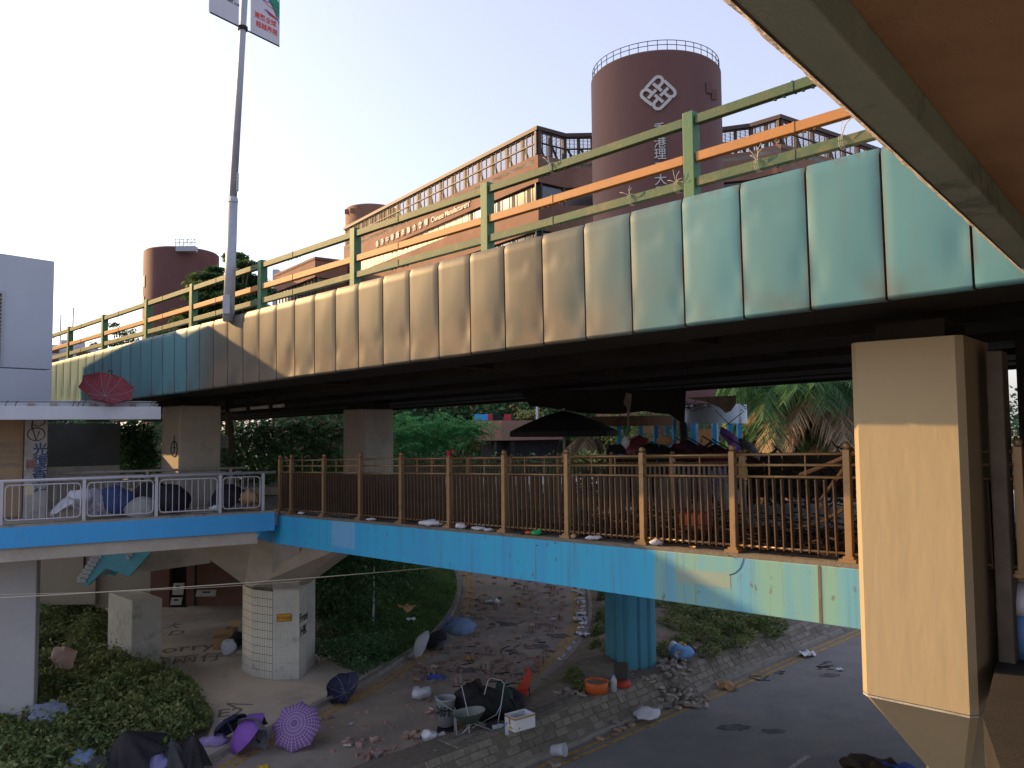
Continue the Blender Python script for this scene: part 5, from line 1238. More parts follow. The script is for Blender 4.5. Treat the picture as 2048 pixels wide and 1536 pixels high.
# small buildings and poles at far left
for px0, px1, pt_, Y, lab in ((100, 122, 690, 150, 'tiny pale blue building far left behind the barrier'), (122, 140, 680, 165, 'tiny light building with grey top far left'), (150, 185, 695, 150, 'low cream building far left beside the small tree')):
    a, c_ = ptY(px0, pt_, Y), ptY(px1, pt_, Y); q = MB(); q.obb(V(a.x, Y, 0), (c_.x - a.x, 0, 0), (0, 6, 0), (0, 0, a.z)); o = q.build('distant_building', M['white_paint'], label=lab, cat='building')
    for r_ in range(4):
        q = MB(); q.obb(V(a.x + .3, Y - .06, a.z - 1.6 - 1.9 * r_), (c_.x - a.x - .6, 0, 0), (0, .04, 0), (0, 0, .8)); q.build('window_row', M['winframe'], parent=o)
for px, py0, py1, lab in ((122, 628, 722, 'thin dark mast behind the barrier, nearer the white building'), (147, 615, 690, 'thin dark mast behind the barrier, right of the other mast')):
    a, c_ = ptY(px - 4, py1, 40), ptY(px, py0, 40); q = MB(); q.tube(V(a.x - .1, 40, 0), c_, .045, .03); q.build('mast', M['galv'], label=lab, cat='mast')

# ------------------------------------------------------------------ trees
def tree(label, base, blobs, nleaf, size, m_, trunk_r=.2, limbs=6, name='tree', up=.45, aspect=.5):
    t = thing(name, label, 'tree', base); b0 = Vector(base); tops = blobs[:limbs]
    cx = sum(b_[0] for b_ in blobs) / len(blobs); cy = sum(b_[1] for b_ in blobs) / len(blobs); zmin = min(b_[2] for b_ in blobs)
    fork = V((b0.x * .6 + cx * .4), (b0.y * .6 + cy * .4), b0.z + (zmin - b0.z) * .7)
    q = MB(); q.path([b0, b0.lerp(fork, .5) + V(.1, 0, 0), fork], [trunk_r, trunk_r * .8, trunk_r * .65], 8)
    for b_ in tops:
        e_ = V(b_[0], b_[1], b_[2]); q.path([fork, fork.lerp(e_, .5) + V(0, 0, .15), e_], [trunk_r * .5, trunk_r * .3, trunk_r * .08], 6)
        for _ in range(2):
            e2_ = e_ + V(rng.uniform(-1, 1) * b_[3] * .7, rng.uniform(-1, 1) * b_[4] * .7, rng.uniform(-.3, .5) * b_[5]); q.path([e_.lerp(fork, .3), e2_], [trunk_r * .14, trunk_r * .05], 4)
    q.build('trunk', M['bark'], parent=t); leaves('crown', blob_pts(blobs, nleaf, rs, .3), size, M[m_], aspect, up, parent=t)
    return t
def pxblobs(lst, Y, fl=.35):
    out = []
    for px, py, rx, ry in lst:
        p = ptY(px, py, Y + rng.uniform(-.6, .6)); out.append((p.x, p.y, p.z, rx / FPX * Y, rx / FPX * Y * .9, ry / FPX * Y))
    return out
p = ptY(470, 900, 34)
tree('broad layered tree with flat tiers of leaves behind the lamp post', (p.x, 34, .5), pxblobs([(470, 515, 28, 12), (490, 530, 30, 10), (415, 555, 40, 10), (440, 575, 60, 11), (500, 560, 35, 12), (395, 590, 30, 10), (450, 600, 75, 14), (520, 585, 35, 14), (400, 625, 50, 14), (480, 620, 60, 12), (430, 650, 70, 16), (370, 645, 30, 12), (520, 620, 30, 14), (430, 540, 22, 8), (385, 568, 18, 6), (395, 672, 60, 12), (340, 668, 25, 8), (485, 545, 18, 8)], 34), 30000, .17, 'leaf_tree', .26, 12, up=.7)
p = ptY(240, 760, 45)
tree('sparse little tree with a few twigs of leaves behind the barrier at left', (p.x, 45, 0), pxblobs([(240, 665, 22, 9), (228, 650, 12, 6), (262, 680, 20, 9), (222, 685, 16, 7), (250, 690, 30, 8), (190, 690, 14, 6), (268, 662, 8, 6)], 45), 1100, .18, 'leaf_tree', .14, 7, up=.4)
# feathery trees seen below the flyover
def frond_tree(label, base, centers, Y, m_, nfr, size=.5, name='feathery_tree'):
    """branches carrying flat twice feathered leaves"""
    t = thing(name, label, 'tree', base); q = MB(); b0 = Vector(base); pts = []
    for c_ in centers:
        e_ = Vector(c_[:3]); q.path([b0, b0.lerp(e_, .5) + V(0, 0, .4), e_], [.14, .08, .02], 5)
        for _ in range(nfr):
            s_ = e_ + V(rng.gauss(0, c_[3]), rng.gauss(0, c_[3]), rng.gauss(0, c_[4])); a = rng.uniform(0, 6.28); L_ = rng.uniform(.35, .7) * size * 2; dr = V(math.cos(a), math.sin(a), rng.uniform(-.35, .05)); sd_ = V(-dr.y, dr.x, 0)
            for k in range(9):
                f = k / 9; w_ = math.sin(math.pi * (f * .85 + .12)) * L_ * .35
                for sg_ in (-1, 1):
                    for m2 in (0, .5, 1):
                        pts.append(tuple(s_ + dr * L_ * f + sd_ * sg_ * w_ * (.2 + .75 * m2) + V(0, 0, -f * f * L_ * .35 - .06 * m2)))
    q.build('branches', M['bark'], parent=t); leaves('crown', pts, .10, M[m_], .5, .85, parent=t); return t
def C3(lst, Y): return [(*ptY(x, y, Y), r_, r2) for x, y, r_, r2 in lst]
frond_tree('bright green feathery tree right of the distant pier', tuple(V(ptY(850, 900, 44).x, 44, .6)), C3([(790, 862, .5, .2), (830, 855, .6, .2), (870, 860, .6, .2), (900, 852, .6, .18), (920, 866, .5, .2), (800, 890, .6, .2), (850, 885, .6, .2), (890, 880, .6, .2), (780, 905, .5, .2), (860, 905, .5, .15), (940, 858, .3, .12), (960, 850, .4, .2), (820, 840, .5, .2), (880, 838, .5, .2)], 40), 40, 'leaf_bright', 34, .8)
frond_tree('darker feathery tree between the two piers', tuple(V(ptY(600, 900, 38).x, 38, .6)), C3([(520, 860, .7, .25), (560, 875, .7, .25), (610, 870, .6, .25), (650, 880, .6, .25), (670, 860, .4, .2), (480, 880, .6, .2), (580, 850, .7, .15), (660, 900, .5, .2), (540, 895, .7, .2), (460, 900, .4, .2)], 36), 36, 'leaf_dark', 26, .7)
tree('pale yellow green shrubby tree left of the white lamp pole', tuple(V(ptY(950, 900, 46).x, 46, .6)), pxblobs([(920, 885, 22, 14), (950, 880, 25, 14), (975, 890, 22, 12), (1000, 898, 18, 8), (930, 903, 30, 10), (1020, 902, 22, 6)], 46), 7000, .17, 'leaf_pale', .12, 5, 'small_tree')
tree('olive tree just right of the white lamp pole', tuple(V(ptY(1105, 900, 47).x, 47, .6)), pxblobs([(1100, 880, 20, 18), (1060, 830, 25, 10), (1130, 890, 18, 14), (1090, 900, 22, 10)], 47), 6000, .18, 'leaf_pale', .12, 4, 'small_tree')
# far wood closing the view below the flyover
bl = []
for k in range(46):
    px = 60 + k * 42; p = ptY(px, 880 - 10 * rng.random(), 56); bl.append((p.x, 54 + rng.uniform(-2, 2), 5.0 + rng.uniform(-1, 1.5), 2.6, 2.0, 5.0 if px < 900 else 5.6))
for k in range(9): p = ptY(770 + k * 34, 850, 56); bl.append((p.x, 57, 7.2, 2.4, 1.6, 4.6))
leaves('far_wood', blob_pts(bl, 110000, rs), .34, M['leaf_dark'], .6, .3, kind='stuff', label='dark band of trees far behind the bridges', cat='wood')
bl = []
for px, py, Y in [(560, 930, 35), (640, 930, 36), (720, 940, 36), (820, 930, 38), (900, 930, 38), (1000, 940, 37), (1080, 940, 37), (480, 930, 33), (1180, 930, 36), (700, 1090, 30), (650, 1080, 28), (760, 1095, 33), (725, 1085, 28.2)]:
    p = ptY(px, py, Y); bl.append((p.x, p.y, p.z - .8, 1.9, 1.4, 1.5))
leaves('hedge_mass', blob_pts(bl, 26000, rs), .16, M['leaf_dark'], .6, .3, kind='stuff', label='mass of dark hedge behind the left part of the bronze railing', cat='hedge')
# palms at right behind the footbridge
def palm(label, px, pyc, Y, nfr, L_, dry=.3, rot=0.):
    c_ = ptY(px, pyc, Y); t = thing('palm_tree', label, 'palm', (c_.x, Y, ZD - 5.6)); q = MB(); q.path([V(c_.x, Y, .1), V(c_.x + .1, Y, c_.z * .5), V(c_.x, Y, c_.z)], [.26, .2, .17], 9); q.build('trunk', M['bark'], parent=t)
    for grp, m_ in ((0, 'leaf_palm'), (1, 'leaf_dry')):
        vs = []; fs = []; q = MB()
        cnt_ = int(nfr * (dry if grp else 1 - dry))
        for k in range(cnt_):
            a = rot + 6.283 * k / cnt_ + rng.uniform(-.2, .2); el = rng.uniform(.1, 1.1) if not grp else rng.uniform(-.9, -.1); l_ = L_ * rng.uniform(.8, 1.1); p = V(c_.x, Y, c_.z); hd = V(math.cos(a), math.sin(a), 0); rach = []
            for s_ in range(15):
                rach.append(p.copy()); ang = el - (s_ / 14) ** 1.3 * (1.9 if not grp else 1.0); ang = max(ang, -1.45); p = p + (hd * math.cos(ang) + Z * math.sin(ang)) * l_ / 14
            q.path(rach, [.03 * (1 - i / 16) for i in range(15)], 4); sd_ = V(-hd.y, hd.x, 0)
            for s_ in range(1, 15):
                for sub in (0, .33, .66):
                    if s_ == 14 and sub: continue
                    b_ = rach[s_].lerp(rach[min(s_ + 1, 14)], sub); ll = 1.0 * math.sin(math.pi * (s_ / 15) * .85 + .3) * L_ * .36
                    for sg_ in (-1, 1):
                        tip = b_ + sd_ * sg_ * ll * rng.uniform(.5, .75) + (rach[min(s_ + 1, 14)] - rach[s_ - 1]).normalized() * ll * .5 + V(0, 0, -ll * rng.uniform(.35, .8)); w_ = (rach[s_] - rach[s_ - 1]).normalized() * .028
                        mid_ = b_.lerp(tip, .5) + V(0, 0, .05); n0 = len(vs); vs += [b_ - w_, b_ + w_, mid_ + w_, tip, mid_ - w_]; fs.append((n0, n0 + 1, n0 + 2, n0 + 3, n0 + 4))
        q.add(vs, fs); q.build('fronds' if not grp else 'dry_fronds', M[m_], parent=t)
palm('palm with hanging dry fronds at far right beside the big pier', 1665, 770, 34, 26, 3.6, .55, .3)
palm('green palm with drooping fronds just right of the pale blue ring', 1570, 785, 35, 28, 4.0, .3, 1.)
palm('smaller palm low between the two larger palms', 1615, 855, 36, 24, 2.8, .3, 2.)
palm('thin palm behind the black parasol', 1180, 868, 46, 20, 2.6, .4, .5)
palm('young palm low at the foot of the right palms', 1520, 880, 37, 22, 2.4, .25, .9)
bl = []
for px, py, r in [(1500, 830, 1.3), (1540, 820, 1.4), (1590, 815, 1.4), (1650, 830, 1.4), (1700, 830, 1.3), (1520, 870, 1.4), (1600, 870, 1.5), (1680, 880, 1.4), (1740, 860, 1.4), (1250, 840, 1.2), (1310, 850, 1.2), (1400, 870, 1.0)]:
    p = ptY(px, py, 42); bl.append((p.x, p.y, p.z - .2, r * 1.3, 1.2, r * 1.3))
leaves('backing_trees', blob_pts(bl, 20000, rs), .16, M['leaf_tree'], .5, .3, kind='stuff', label='loose green foliage filling the background behind the palms', cat='foliage')
# ------------------------------------------------------------------ umbrellas
def cloth(name, c1, c2=None, sc_=6, trl=.25, alpha=1.0, rough=.7):
    m = mat(name, c1, c2, sc_, rough, obj=True); nt = m.node_tree; N = nt.nodes; L = nt.links; p = N['Principled BSDF']
    t = N.new('ShaderNodeBsdfTranslucent'); col = p.inputs['Base Color'].links[0].from_socket; L.new(col, t.inputs['Color'])
    ms = N.new('ShaderNodeMixShader'); ms.inputs[0].default_value = trl; L.new(p.outputs[0], ms.inputs[1]); L.new(t.outputs[0], ms.inputs[2])
    L.new(ms.outputs[0], N['Material Output'].inputs['Surface'])
    if alpha < 1: p.inputs['Alpha'].default_value = alpha
    return m
def check_cloth():
    m = cloth('purple_checked_cloth', (.20, .10, .34), (.24, .13, .38)); nt = m.node_tree; N = nt.nodes; L = nt.links; p = N['Principled BSDF']
    uv = N.new('ShaderNodeUVMap'); sx = N.new('ShaderNodeSeparateXYZ'); L.new(uv.outputs[0], sx.inputs[0]); outs = []
    for k, n_ in ((0, 32), (1, 9)):
        a = N.new('ShaderNodeMath'); a.operation = 'MULTIPLY'; a.inputs[1].default_value = n_; L.new(sx.outputs[k], a.inputs[0])
        f = N.new('ShaderNodeMath'); f.operation = 'FRACT'; L.new(a.outputs[0], f.inputs[0])
        g = N.new('ShaderNodeMath'); g.operation = 'LESS_THAN'; g.inputs[1].default_value = .17; L.new(f.outputs[0], g.inputs[0]); outs.append(g.outputs[0])
    mx = N.new('ShaderNodeMath'); mx.operation = 'MAXIMUM'; L.new(outs[0], mx.inputs[0]); L.new(outs[1], mx.inputs[1])
    mi = N.new('ShaderNodeMix'); mi.data_type = 'RGBA'; col = p.inputs['Base Color'].links[0].from_socket; L.new(col, mi.inputs[6]); mi.inputs[7].default_value = (.50, .40, .62, 1); L.new(mx.outputs[0], mi.inputs[0])
    for l in list(p.inputs['Base Color'].links): L.remove(l)
    L.new(mi.outputs[2], p.inputs['Base Color'])
    for n in N:
        if n.type == 'BSDF_TRANSLUCENT': L.new(mi.outputs[2], n.inputs['Color'])
    return m
CL = {'check': check_cloth(), 'purple': cloth('purple_cloth', (.28, .12, .55), None), 'navy': cloth('navy_cloth', (.025, .03, .07), (.035, .04, .09)), 'black': cloth('black_umbrella_cloth', (.014, .014, .018), (.022, .022, .028), trl=.05),
      'grey': cloth('grey_cloth', (.16, .17, .19), (.19, .20, .22)), 'dgrey': cloth('dark_grey_cloth', (.07, .075, .08), (.09, .095, .10)), 'lilac': cloth('lilac_cloth', (.28, .28, .62), (.34, .34, .66)), 'blue': cloth('pale_blue_cloth', (.20, .30, .50), (.24, .34, .54)),
      'white': cloth('white_cloth', (.50, .52, .60), (.56, .58, .66)), 'pink': cloth('pale_pink_cloth', (.52, .36, .34), (.58, .42, .40)), 'red': cloth('red_floral_cloth', (.15, .02, .03), (.27, .07, .085), 22), 'stripe': cloth('striped_cloth', (.55, .52, .50), (.20, .22, .42), 14),
      'dblue': cloth('dark_blue_cloth', (.04, .07, .20), (.05, .09, .24)), 'cream': cloth('cream_grey_cloth', (.36, .37, .36), (.42, .42, .40)), 'turq': cloth('turquoise_cloth', (.03, .40, .36), None), 'maroon': cloth('maroon_cloth', (.12, .025, .05), (.17, .04, .07)), 'lowblue': cloth('washed_blue_cloth', (.32, .38, .50), (.22, .26, .40), 12)}
GU = 'broken umbrellas left by the protest'
def umbrella(label, c_, axis, Rr, m_, gz=None, crumple=0.0, shaft=True, spin=0.0, depth=.42, cut=None, name='umbrella', group=None, sx=1.0, hook=True, stub=.8, cone=False):
    c_ = Vector(c_); ax = Vector(axis).normalized(); q = ax.to_track_quat('Z', 'Y').to_matrix(); sp = Matrix.Rotation(spin, 3, 'Z')
    nseg, nr = 32, 7; vs = [(0, 0, 0)]; uv = [(0, 0)]
    for j in range(1, nr + 1):
        th = j / nr * 1.25
        for i in range(nseg):
            ph = 2 * math.pi * i / nseg; v_ = abs(math.sin(4 * ph)); r_ = Rr * math.sin(th) / math.sin(1.25) * (1 - .13 * (j / nr) ** 1.5 * v_); z_ = -Rr * depth * (1 - math.cos(th)) / (1 - math.cos(1.25)) + .035 * Rr * v_ * (j / nr) * -1
            p = V(r_ * math.cos(ph) * sx, r_ * math.sin(ph), z_)
            if cone: k_ = j / nr; r_ = Rr * k_ * (1 - .34 * v_ ** .8 * min(1, k_ * 1.5)); p = V(r_ * math.cos(ph) * sx, r_ * math.sin(ph), -Rr * depth * k_ ** 1.25 - .10 * Rr * k_ * (1 - v_))
            if crumple: nv = noise.noise_vector(V(p.x * 3 / Rr * .6, p.y * 3 / Rr * .6, 7 * crumple + Rr * 9)); p += nv * crumple * Rr * (j / nr)
            vs.append(tuple(p))
    def idx(j, i): return 1 + (j - 1) * nseg + i % nseg
    fs = [(0, idx(1, i), idx(1, i + 1)) for i in range(nseg)]
    for j in range(1, nr):
        for i in range(nseg): fs.append((idx(j, i), idx(j + 1, i), idx(j + 1, i + 1), idx(j, i + 1)))
    if cut: fs = [f for f in fs if not (cut[0] < (math.atan2(vs[f[1]][1], vs[f[1]][0]) % 6.283) < cut[1])]
    MM = q @ sp; pts_w = [MM @ Vector(v) for v in vs]
    if gz is not None:
        lowest = min(p.z for p in pts_w) + c_.z; c_.z += gz - lowest + .005
    t = thing(name, label, 'umbrella', c_, group=group); t.matrix_basis = Matrix.Translation(c_) @ MM.to_4x4(); WM[t.name] = t.matrix_basis.copy()
    me = bpy.data.meshes.new('canopy'); me.from_pydata(vs, [], fs); me.update(); me.shade_smooth(); me.materials.append(CL[m_])
    ul = me.uv_layers.new(name='UVMap')
    for pl in me.polygons:
        pa_ = []
        for li in pl.loop_indices:
            vi = me.loops[li].vertex_index
            if vi == 0: pa_.append((None, 0, li))
            else: pa_.append((((vi - 1) % nseg) / nseg, ((vi - 1) // nseg + 1) / nr, li))
        us = [a for a, _, _ in pa_ if a is not None]; wrap = max(us) - min(us) > .5
        for a, b_, li in pa_:
            a = (sum(us) / len(us)) if a is None else a
            if wrap and a < .5: a += 1
            ul.data[li].uv = (a, b_)
    o = bpy.data.objects.new('canopy', me); C.objects.link(o); o.parent = t; WM[o.name] = WM[t.name]
    sm = M['galv'] if m_ not in ('black', 'navy') else M['galv']
    q_ = MB()
    for k in range(8):
        ph = 2 * math.pi * k / 8
        if cut and cut[0] - .1 < ph < cut[1] + .1: continue
        pts_ = [Vector(vs[0]) - V(0, 0, .012)] + [Vector(vs[idx(j, k * 4)]) - V(0, 0, .010) for j in range(1, nr + 1)]
        b_ = MB(); b_.path(pts_, .0035, 4); me2 = b_.mesh('rib', M['galv']); o2 = bpy.data.objects.new('rib', me2); C.objects.link(o2); o2.parent = t; WM[o2.name] = WM[t.name]
    if shaft:
        b_ = MB(); b_.tube((0, 0, Rr * .07), (0, 0, -Rr * stub), .008, n=6); me2 = b_.mesh('shaft', M['galv']); o2 = bpy.data.objects.new('shaft', me2); C.objects.link(o2); o2.parent = t; WM[o2.name] = WM[t.name]
        if hook and stub > .9:
            b_ = MB(); b_.path([(0, 0, -Rr * stub + .02), (0, 0, -Rr * stub - .06), (0.02, 0, -Rr * stub - .10), (.055, 0, -Rr * stub - .11), (.08, 0, -Rr * stub - .08), (.08, 0, -Rr * stub - .05)], .012, 6); me2 = b_.mesh('handle', M['ink'], True); o2 = bpy.data.objects.new('handle', me2); C.objects.link(o2); o2.parent = t; WM[o2.name] = WM[t.name]
    return t
U = umbrella
U('open purple umbrella with a white checked grid standing on its rim by the kerb', ptz(588, 1458, .5), (-.05, -.80, .62), .60, 'check', gz=.02, depth=.36, hook=False)
U('plain violet umbrella seen from the side in the pile left of the checked one', ptz(478, 1458, .55), (-.62, -.25, .62), .55, 'purple', gz=.02, depth=.5, stub=.95)
U('open grey umbrella showing its inside between violet and checked umbrellas', ptz(520, 1472, .35), (.35, .62, .35), .50, 'grey', gz=.02, crumple=.25, spin=.4)
U('navy umbrella leaning behind the violet one at the pavement edge', ptz(452, 1452, .45), (-.55, .35, .6), .45, 'navy', gz=.12)
U('dark transparent grey umbrella rim at the back of the violet one', ptz(500, 1442, .45), (-.2, .5, .7), .42, 'dgrey', gz=.12, crumple=.3)
U('black umbrella standing upright at the right end of the kerb pile', ptz(387, 1495, .55), (.15, -.2, .95), .55, 'black', gz=.02, sx=.75, depth=1.15, cone=True, spin=0.3)
U('dark grey umbrella between the black one and the lilac one', ptz(342, 1500, .5), (-.1, -.15, .95), .62, 'dgrey', gz=.02, sx=.8, depth=.85, cone=True, spin=0.7)
U('crumpled lilac umbrella in the middle of the kerb pile', ptz(295, 1500, .55), (-.35, -.7, .55), .38, 'lilac', gz=.02, crumple=.45, sx=.7)
U('second lilac blue umbrella half folded just below the first', ptz(308, 1532, .35), (.3, -.7, .4), .30, 'lilac', gz=.02, crumple=.5, sx=.7)
U('large black umbrella at the left of the kerb pile over the shrubs', ptz(245, 1512, .55), (-.25, -.3, .9), .80, 'black', gz=.1, depth=.75, stub=1.1, cone=True, spin=0.7)
U('small pale blue umbrella cut by the bottom edge at left', ptz(152, 1536, .3), (-.2, -.6, .7), .36, 'blue', gz=.1, crumple=.3)
U('grey green umbrella beside the small pale blue one at the bottom edge', ptz(192, 1534, .35), (.2, -.5, .8), .34, 'dgrey', gz=.1, crumple=.3)
U('navy umbrella lying open side up against the kerb below the lawn', ptz(690, 1378, .3), (.25, .5, -.62), .52, 'navy', gz=.02, crumple=.22, depth=.5, stub=.5)
U('white and grey umbrella on its side at the tip of the lawn', ptz(832, 1300, .3), (-.70, -.45, .45), .48, 'white', gz=.02, depth=.55, sx=.62, crumple=.12)
U('black folded umbrella just behind the white and grey one', ptz(862, 1283, .3), (-.5, -.1, .6), .52, 'black', gz=.02, depth=.7, sx=.5, crumple=.3)
U('pale grey umbrella lying flat beside the black folded one', ptz(882, 1290, .1), (-.1, -.3, .8), .50, 'grey', gz=.02, depth=.15, sx=.7, crumple=.15)
U('steel blue umbrella dome resting on the slip road at the yellow lines', ptz(923, 1243, .4), (.05, -.25, .9), .62, 'blue', gz=.02, depth=.42)
U('small pale blue folded umbrella tucked left of the steel blue dome', ptz(888, 1252, .2), (-.7, .1, .3), .34, 'blue', gz=.02, crumple=.5, sx=.5)
U('crumpled pale pink umbrella caught on top of the shrubs', ptz(130, 1312, .95), (.35, -.6, .5), .42, 'pink', crumple=.4, sx=.8)
U('washed out blue umbrella stuck in the shrubs beside the left pier', ptz(98, 1424, .85), (.2, -.5, .8), .42, 'lowblue', crumple=.25, sx=1.1, depth=.2)
U('black umbrella spread over the rubbish heap behind the wheelbarrow', ptz(1010, 1392, .5), (-.1, -.3, .9), .55, 'black', gz=.10, depth=.5, crumple=.15, stub=.2)
p = Lw.P(Lw.hit(205, 780, -1.2)[0], -1.0, 0); pc = ptY(202, 776, p.y)
U('dark red floral umbrella lying upside down on the walkway canopy', pc + V(.1, 0, -.2), (-.42, .42, -.70), .66, 'red', depth=.40, stub=1.05)
def lwp(px, py, o, h=0):
    t, hh = Lw.hit(px, py, o); return Lw.P(t, o, hh)
U('striped umbrella dome lying on the left walkway deck', lwp(190, 1000, -.9), (.3, -.45, .75), .52, 'stripe', gz=Lw.a.z + .02, depth=.6, crumple=.12)
U('dark blue umbrella right of the striped one on the walkway', lwp(238, 1012, -.8), (.5, -.5, .6), .46, 'dblue', gz=Lw.a.z + .02, crumple=.25)
U('cream grey tent shaped umbrella on the walkway edge', lwp(282, 1022, -.45), (.1, -.35, .9), .42, 'cream', gz=Lw.a.z - .0, depth=.75, sx=1.0)
U('folded white umbrella sticking through the white railing', lwp(112, 1022, -.3), (-.7, -.3, .6), .34, 'white', gz=Lw.a.z + .0, crumple=.4, sx=.5)
U('black umbrella mound in front of the second pier', lwp(300, 975, -1.5), (.1, -.4, .9), .62, 'black', gz=Lw.a.z, depth=.85, stub=1.1)
U('second black umbrella mound a little right of the pale tent shape', lwp(345, 985, -1.2), (.3, -.4, .9), .55, 'black', gz=Lw.a.z, depth=.8)
U('black umbrella mound near the right end of the walkway', lwp(445, 975, -1.0), (-.2, -.5, .9), .50, 'black', gz=Lw.a.z, depth=.8)
# ------------------------------------------------------------------ bags, rubbish
def bagmesh(name, m_, r_, sq=(1, .8, .6), jit=.25, seed=0):
    r0_ = rng.getstate(); rng.seed(seed + 11); q = MB(); q.ball((0, 0, 0), r_, 16, 10, sq)
    vs = []
    for v in q.v:
        p = Vector(v); d = noise.noise_vector(p * (3.2 / r_ * .5) + V(seed, 0, 0)); vs.append(tuple(p + d * r_ * jit))
    q.v = vs; zmin = min(v[2] for v in vs); q.v = [(a, b_, c_ - zmin) for a, b_, c_ in vs]; rng.setstate(r0_); return q.mesh(name, m_, True)
def bag(label, loc, m_, r_, sq=(1, .8, .6), name='plastic_bag', cat='bag', seed=1, rot=0., jit=.35, group=None):
    me = bagmesh(name, M[m_], r_, sq, jit, seed); o = inst(name, me, Matrix.Translation(loc) @ Matrix.Rotation(rot, 4, 'Z')); return props(o, label, cat, group)
M['pinkcl'] = mat('pink_cloth', (.5, .25, .28), (.55, .3, .32), 8); M['bluecl'] = mat('blue_cloth', (.05, .09, .38), (.07, .12, .42), 6); M['greencl'] = mat('dark_green_tarp', (.02, .05, .035), (.03, .07, .05), 4)
M['purplecl'] = mat('violet_cloth', (.28, .2, .5), (.4, .35, .6), 5); M['yellowp'] = mat('yellow_plastic', (.6, .42, .03), None); M['limep'] = mat('lime_plastic', (.45, .6, .05), None); M['greenp'] = mat('green_plastic', (.02, .38, .13), None)
M['blueb'] = mat('blue_bag_plastic', (.10, .24, .50), (.14, .30, .58), 6, .5)
G0 = .013
bag('large white plastic bag on the slip road left of the grey bin', ptz(842, 1398, G0), 'bag', .28, (1.1, .8, .55), seed=2)
bag('white bag under the tiled column beside the open carton', ptz(458, 1310, .13), 'bag', .28, (.9, .8, .9), seed=3)
bag('black rubbish bag against the tiled column', ptz(474, 1296, .13), 'black', .30, (1, .8, .8), name='rubbish_bag', seed=4)
bag('pink cloth bundle at the foot of the red brown wall', ptz(452, 1198, .13), 'pinkcl', .36, (.8, .8, 1.0), name='cloth_bundle', cat='bundle', seed=5)
bag('blue cloth bundle right of the pink one at the wall', ptz(475, 1200, .13), 'bluecl', .45, (1.2, .8, .6), name='cloth_bundle', cat='bundle', seed=6)
bag('long dark green tarpaulin heap along the wall', ptz(420, 1204, .13), 'greencl', .62, (1.6, .8, .5), name='tarpaulin', cat='tarpaulin', seed=7)
bag('light blue plastic bag in the gutter of the main road', ptz(1293, 1440, -.49), 'bag', .30, (1.2, .8, .45), seed=8)
bag('crumpled blue sack at the foot of the island shrubs', ptz(1364, 1320, .2), 'blueb', .34, (1, .8, .7), seed=9)
bag('white carrier bag leaning on the blue sack', ptz(1346, 1316, .2), 'bag', .24, (.6, .6, 1.1), seed=10)
bag('yellow bag peeking out above the blue sack', ptz(1360, 1300, .25), 'yellowp', .18, (1.2, .7, .5), seed=11)
bag('thin crumpled clear bag near the brick heap under the bin', ptz(858, 1484, G0), 'bag', .20, (1, .7, .6), seed=12)
bag('charred black rubbish heap between bin and folding trolley', ptz(965, 1445, .1), 'black', .55, (1.3, .7, .8), name='rubbish_heap', cat='rubbish', seed=13, jit=.5)
bag('scorched brown rubbish sticking out of the black heap', ptz(948, 1420, .2), 'char', .34, (.9, .7, 1.0), name='rubbish_heap', cat='rubbish', seed=14, jit=.55)
bag('dark blue cloth draped on the right of the black heap', ptz(1005, 1422, .2), 'navyc' if 'navyc' in M else 'greencl', .36, (.9, .7, 1.0), name='cloth_bundle', cat='bundle', seed=15)
bag('white rubble bag by the cream tent shaped umbrella post', lwp(432, 1024, -.3), 'bag', .14, (1.2, .8, .6), seed=16)
bag('whitish bag heap below the striped umbrella', lwp(158, 1012, -.6), 'bag', .24, (1.2, .8, .8), seed=17)
bag('brown cardboard coloured sack near the right end of the left walkway', lwp(497, 1012, -.8), 'cardb', .28, (1.2, .8, .6), seed=18)
bag('dark brown heap of cloth cut by the bottom edge under the big pier', ptz(1738, 1545, -.49), 'char', .50, (1.3, .7, .22), name='cloth_heap', cat='cloth', seed=19)
bag('deep blue tarpaulin beside the brown cloth at the bottom edge', ptz(1800, 1548, -.49), 'bluecl', .35, (1.2, .7, .2), name='tarpaulin', cat='tarpaulin', seed=20)
bag('purple cloth mound with leaves at the kerb left of the violet umbrella', ptz(425, 1496, .03), 'purplecl', .26, (1.3, .8, .5), name='cloth_bundle', cat='bundle', seed=21)
# cartons
def carton(label, loc, sx, sy, sz, rot, m_='cardb', open_=True):
    t = thing('cardboard_box', label, 'carton', loc, rotz=rot); th = .012
    for (x, y, a, b_) in ((0, -sy / 2, sx, th), (0, sy / 2, sx, th), (-sx / 2, 0, th, sy - .03), (sx / 2, 0, th, sy - .03)):
        q = MB(); q.box(x, y, 0, a, b_, sz); me = q.mesh('side', M[m_]); o = bpy.data.objects.new('side', me); C.objects.link(o); o.parent = t
    q = MB(); q.box(0, 0, .003, sx - .04, sy - .04, th); me = q.mesh('bottom', M[m_]); o = bpy.data.objects.new('bottom', me); C.objects.link(o); o.parent = t
    q = MB(); q.obb((-sx / 2, sy / 2 + .008, sz), (sx, 0, 0), (0, .10, .16), (0, .012, -.005)); me = q.mesh('flap', M[m_]); o = bpy.data.objects.new('flap', me); C.objects.link(o); o.parent = t
    return t
carton('open brown carton on the pavement left of the tiled column', ptz(441, 1296, .125), .45, .40, .40, .3)
carton('second brown carton standing behind the first one', ptz(462, 1284, .125), .34, .34, .5, -.2)
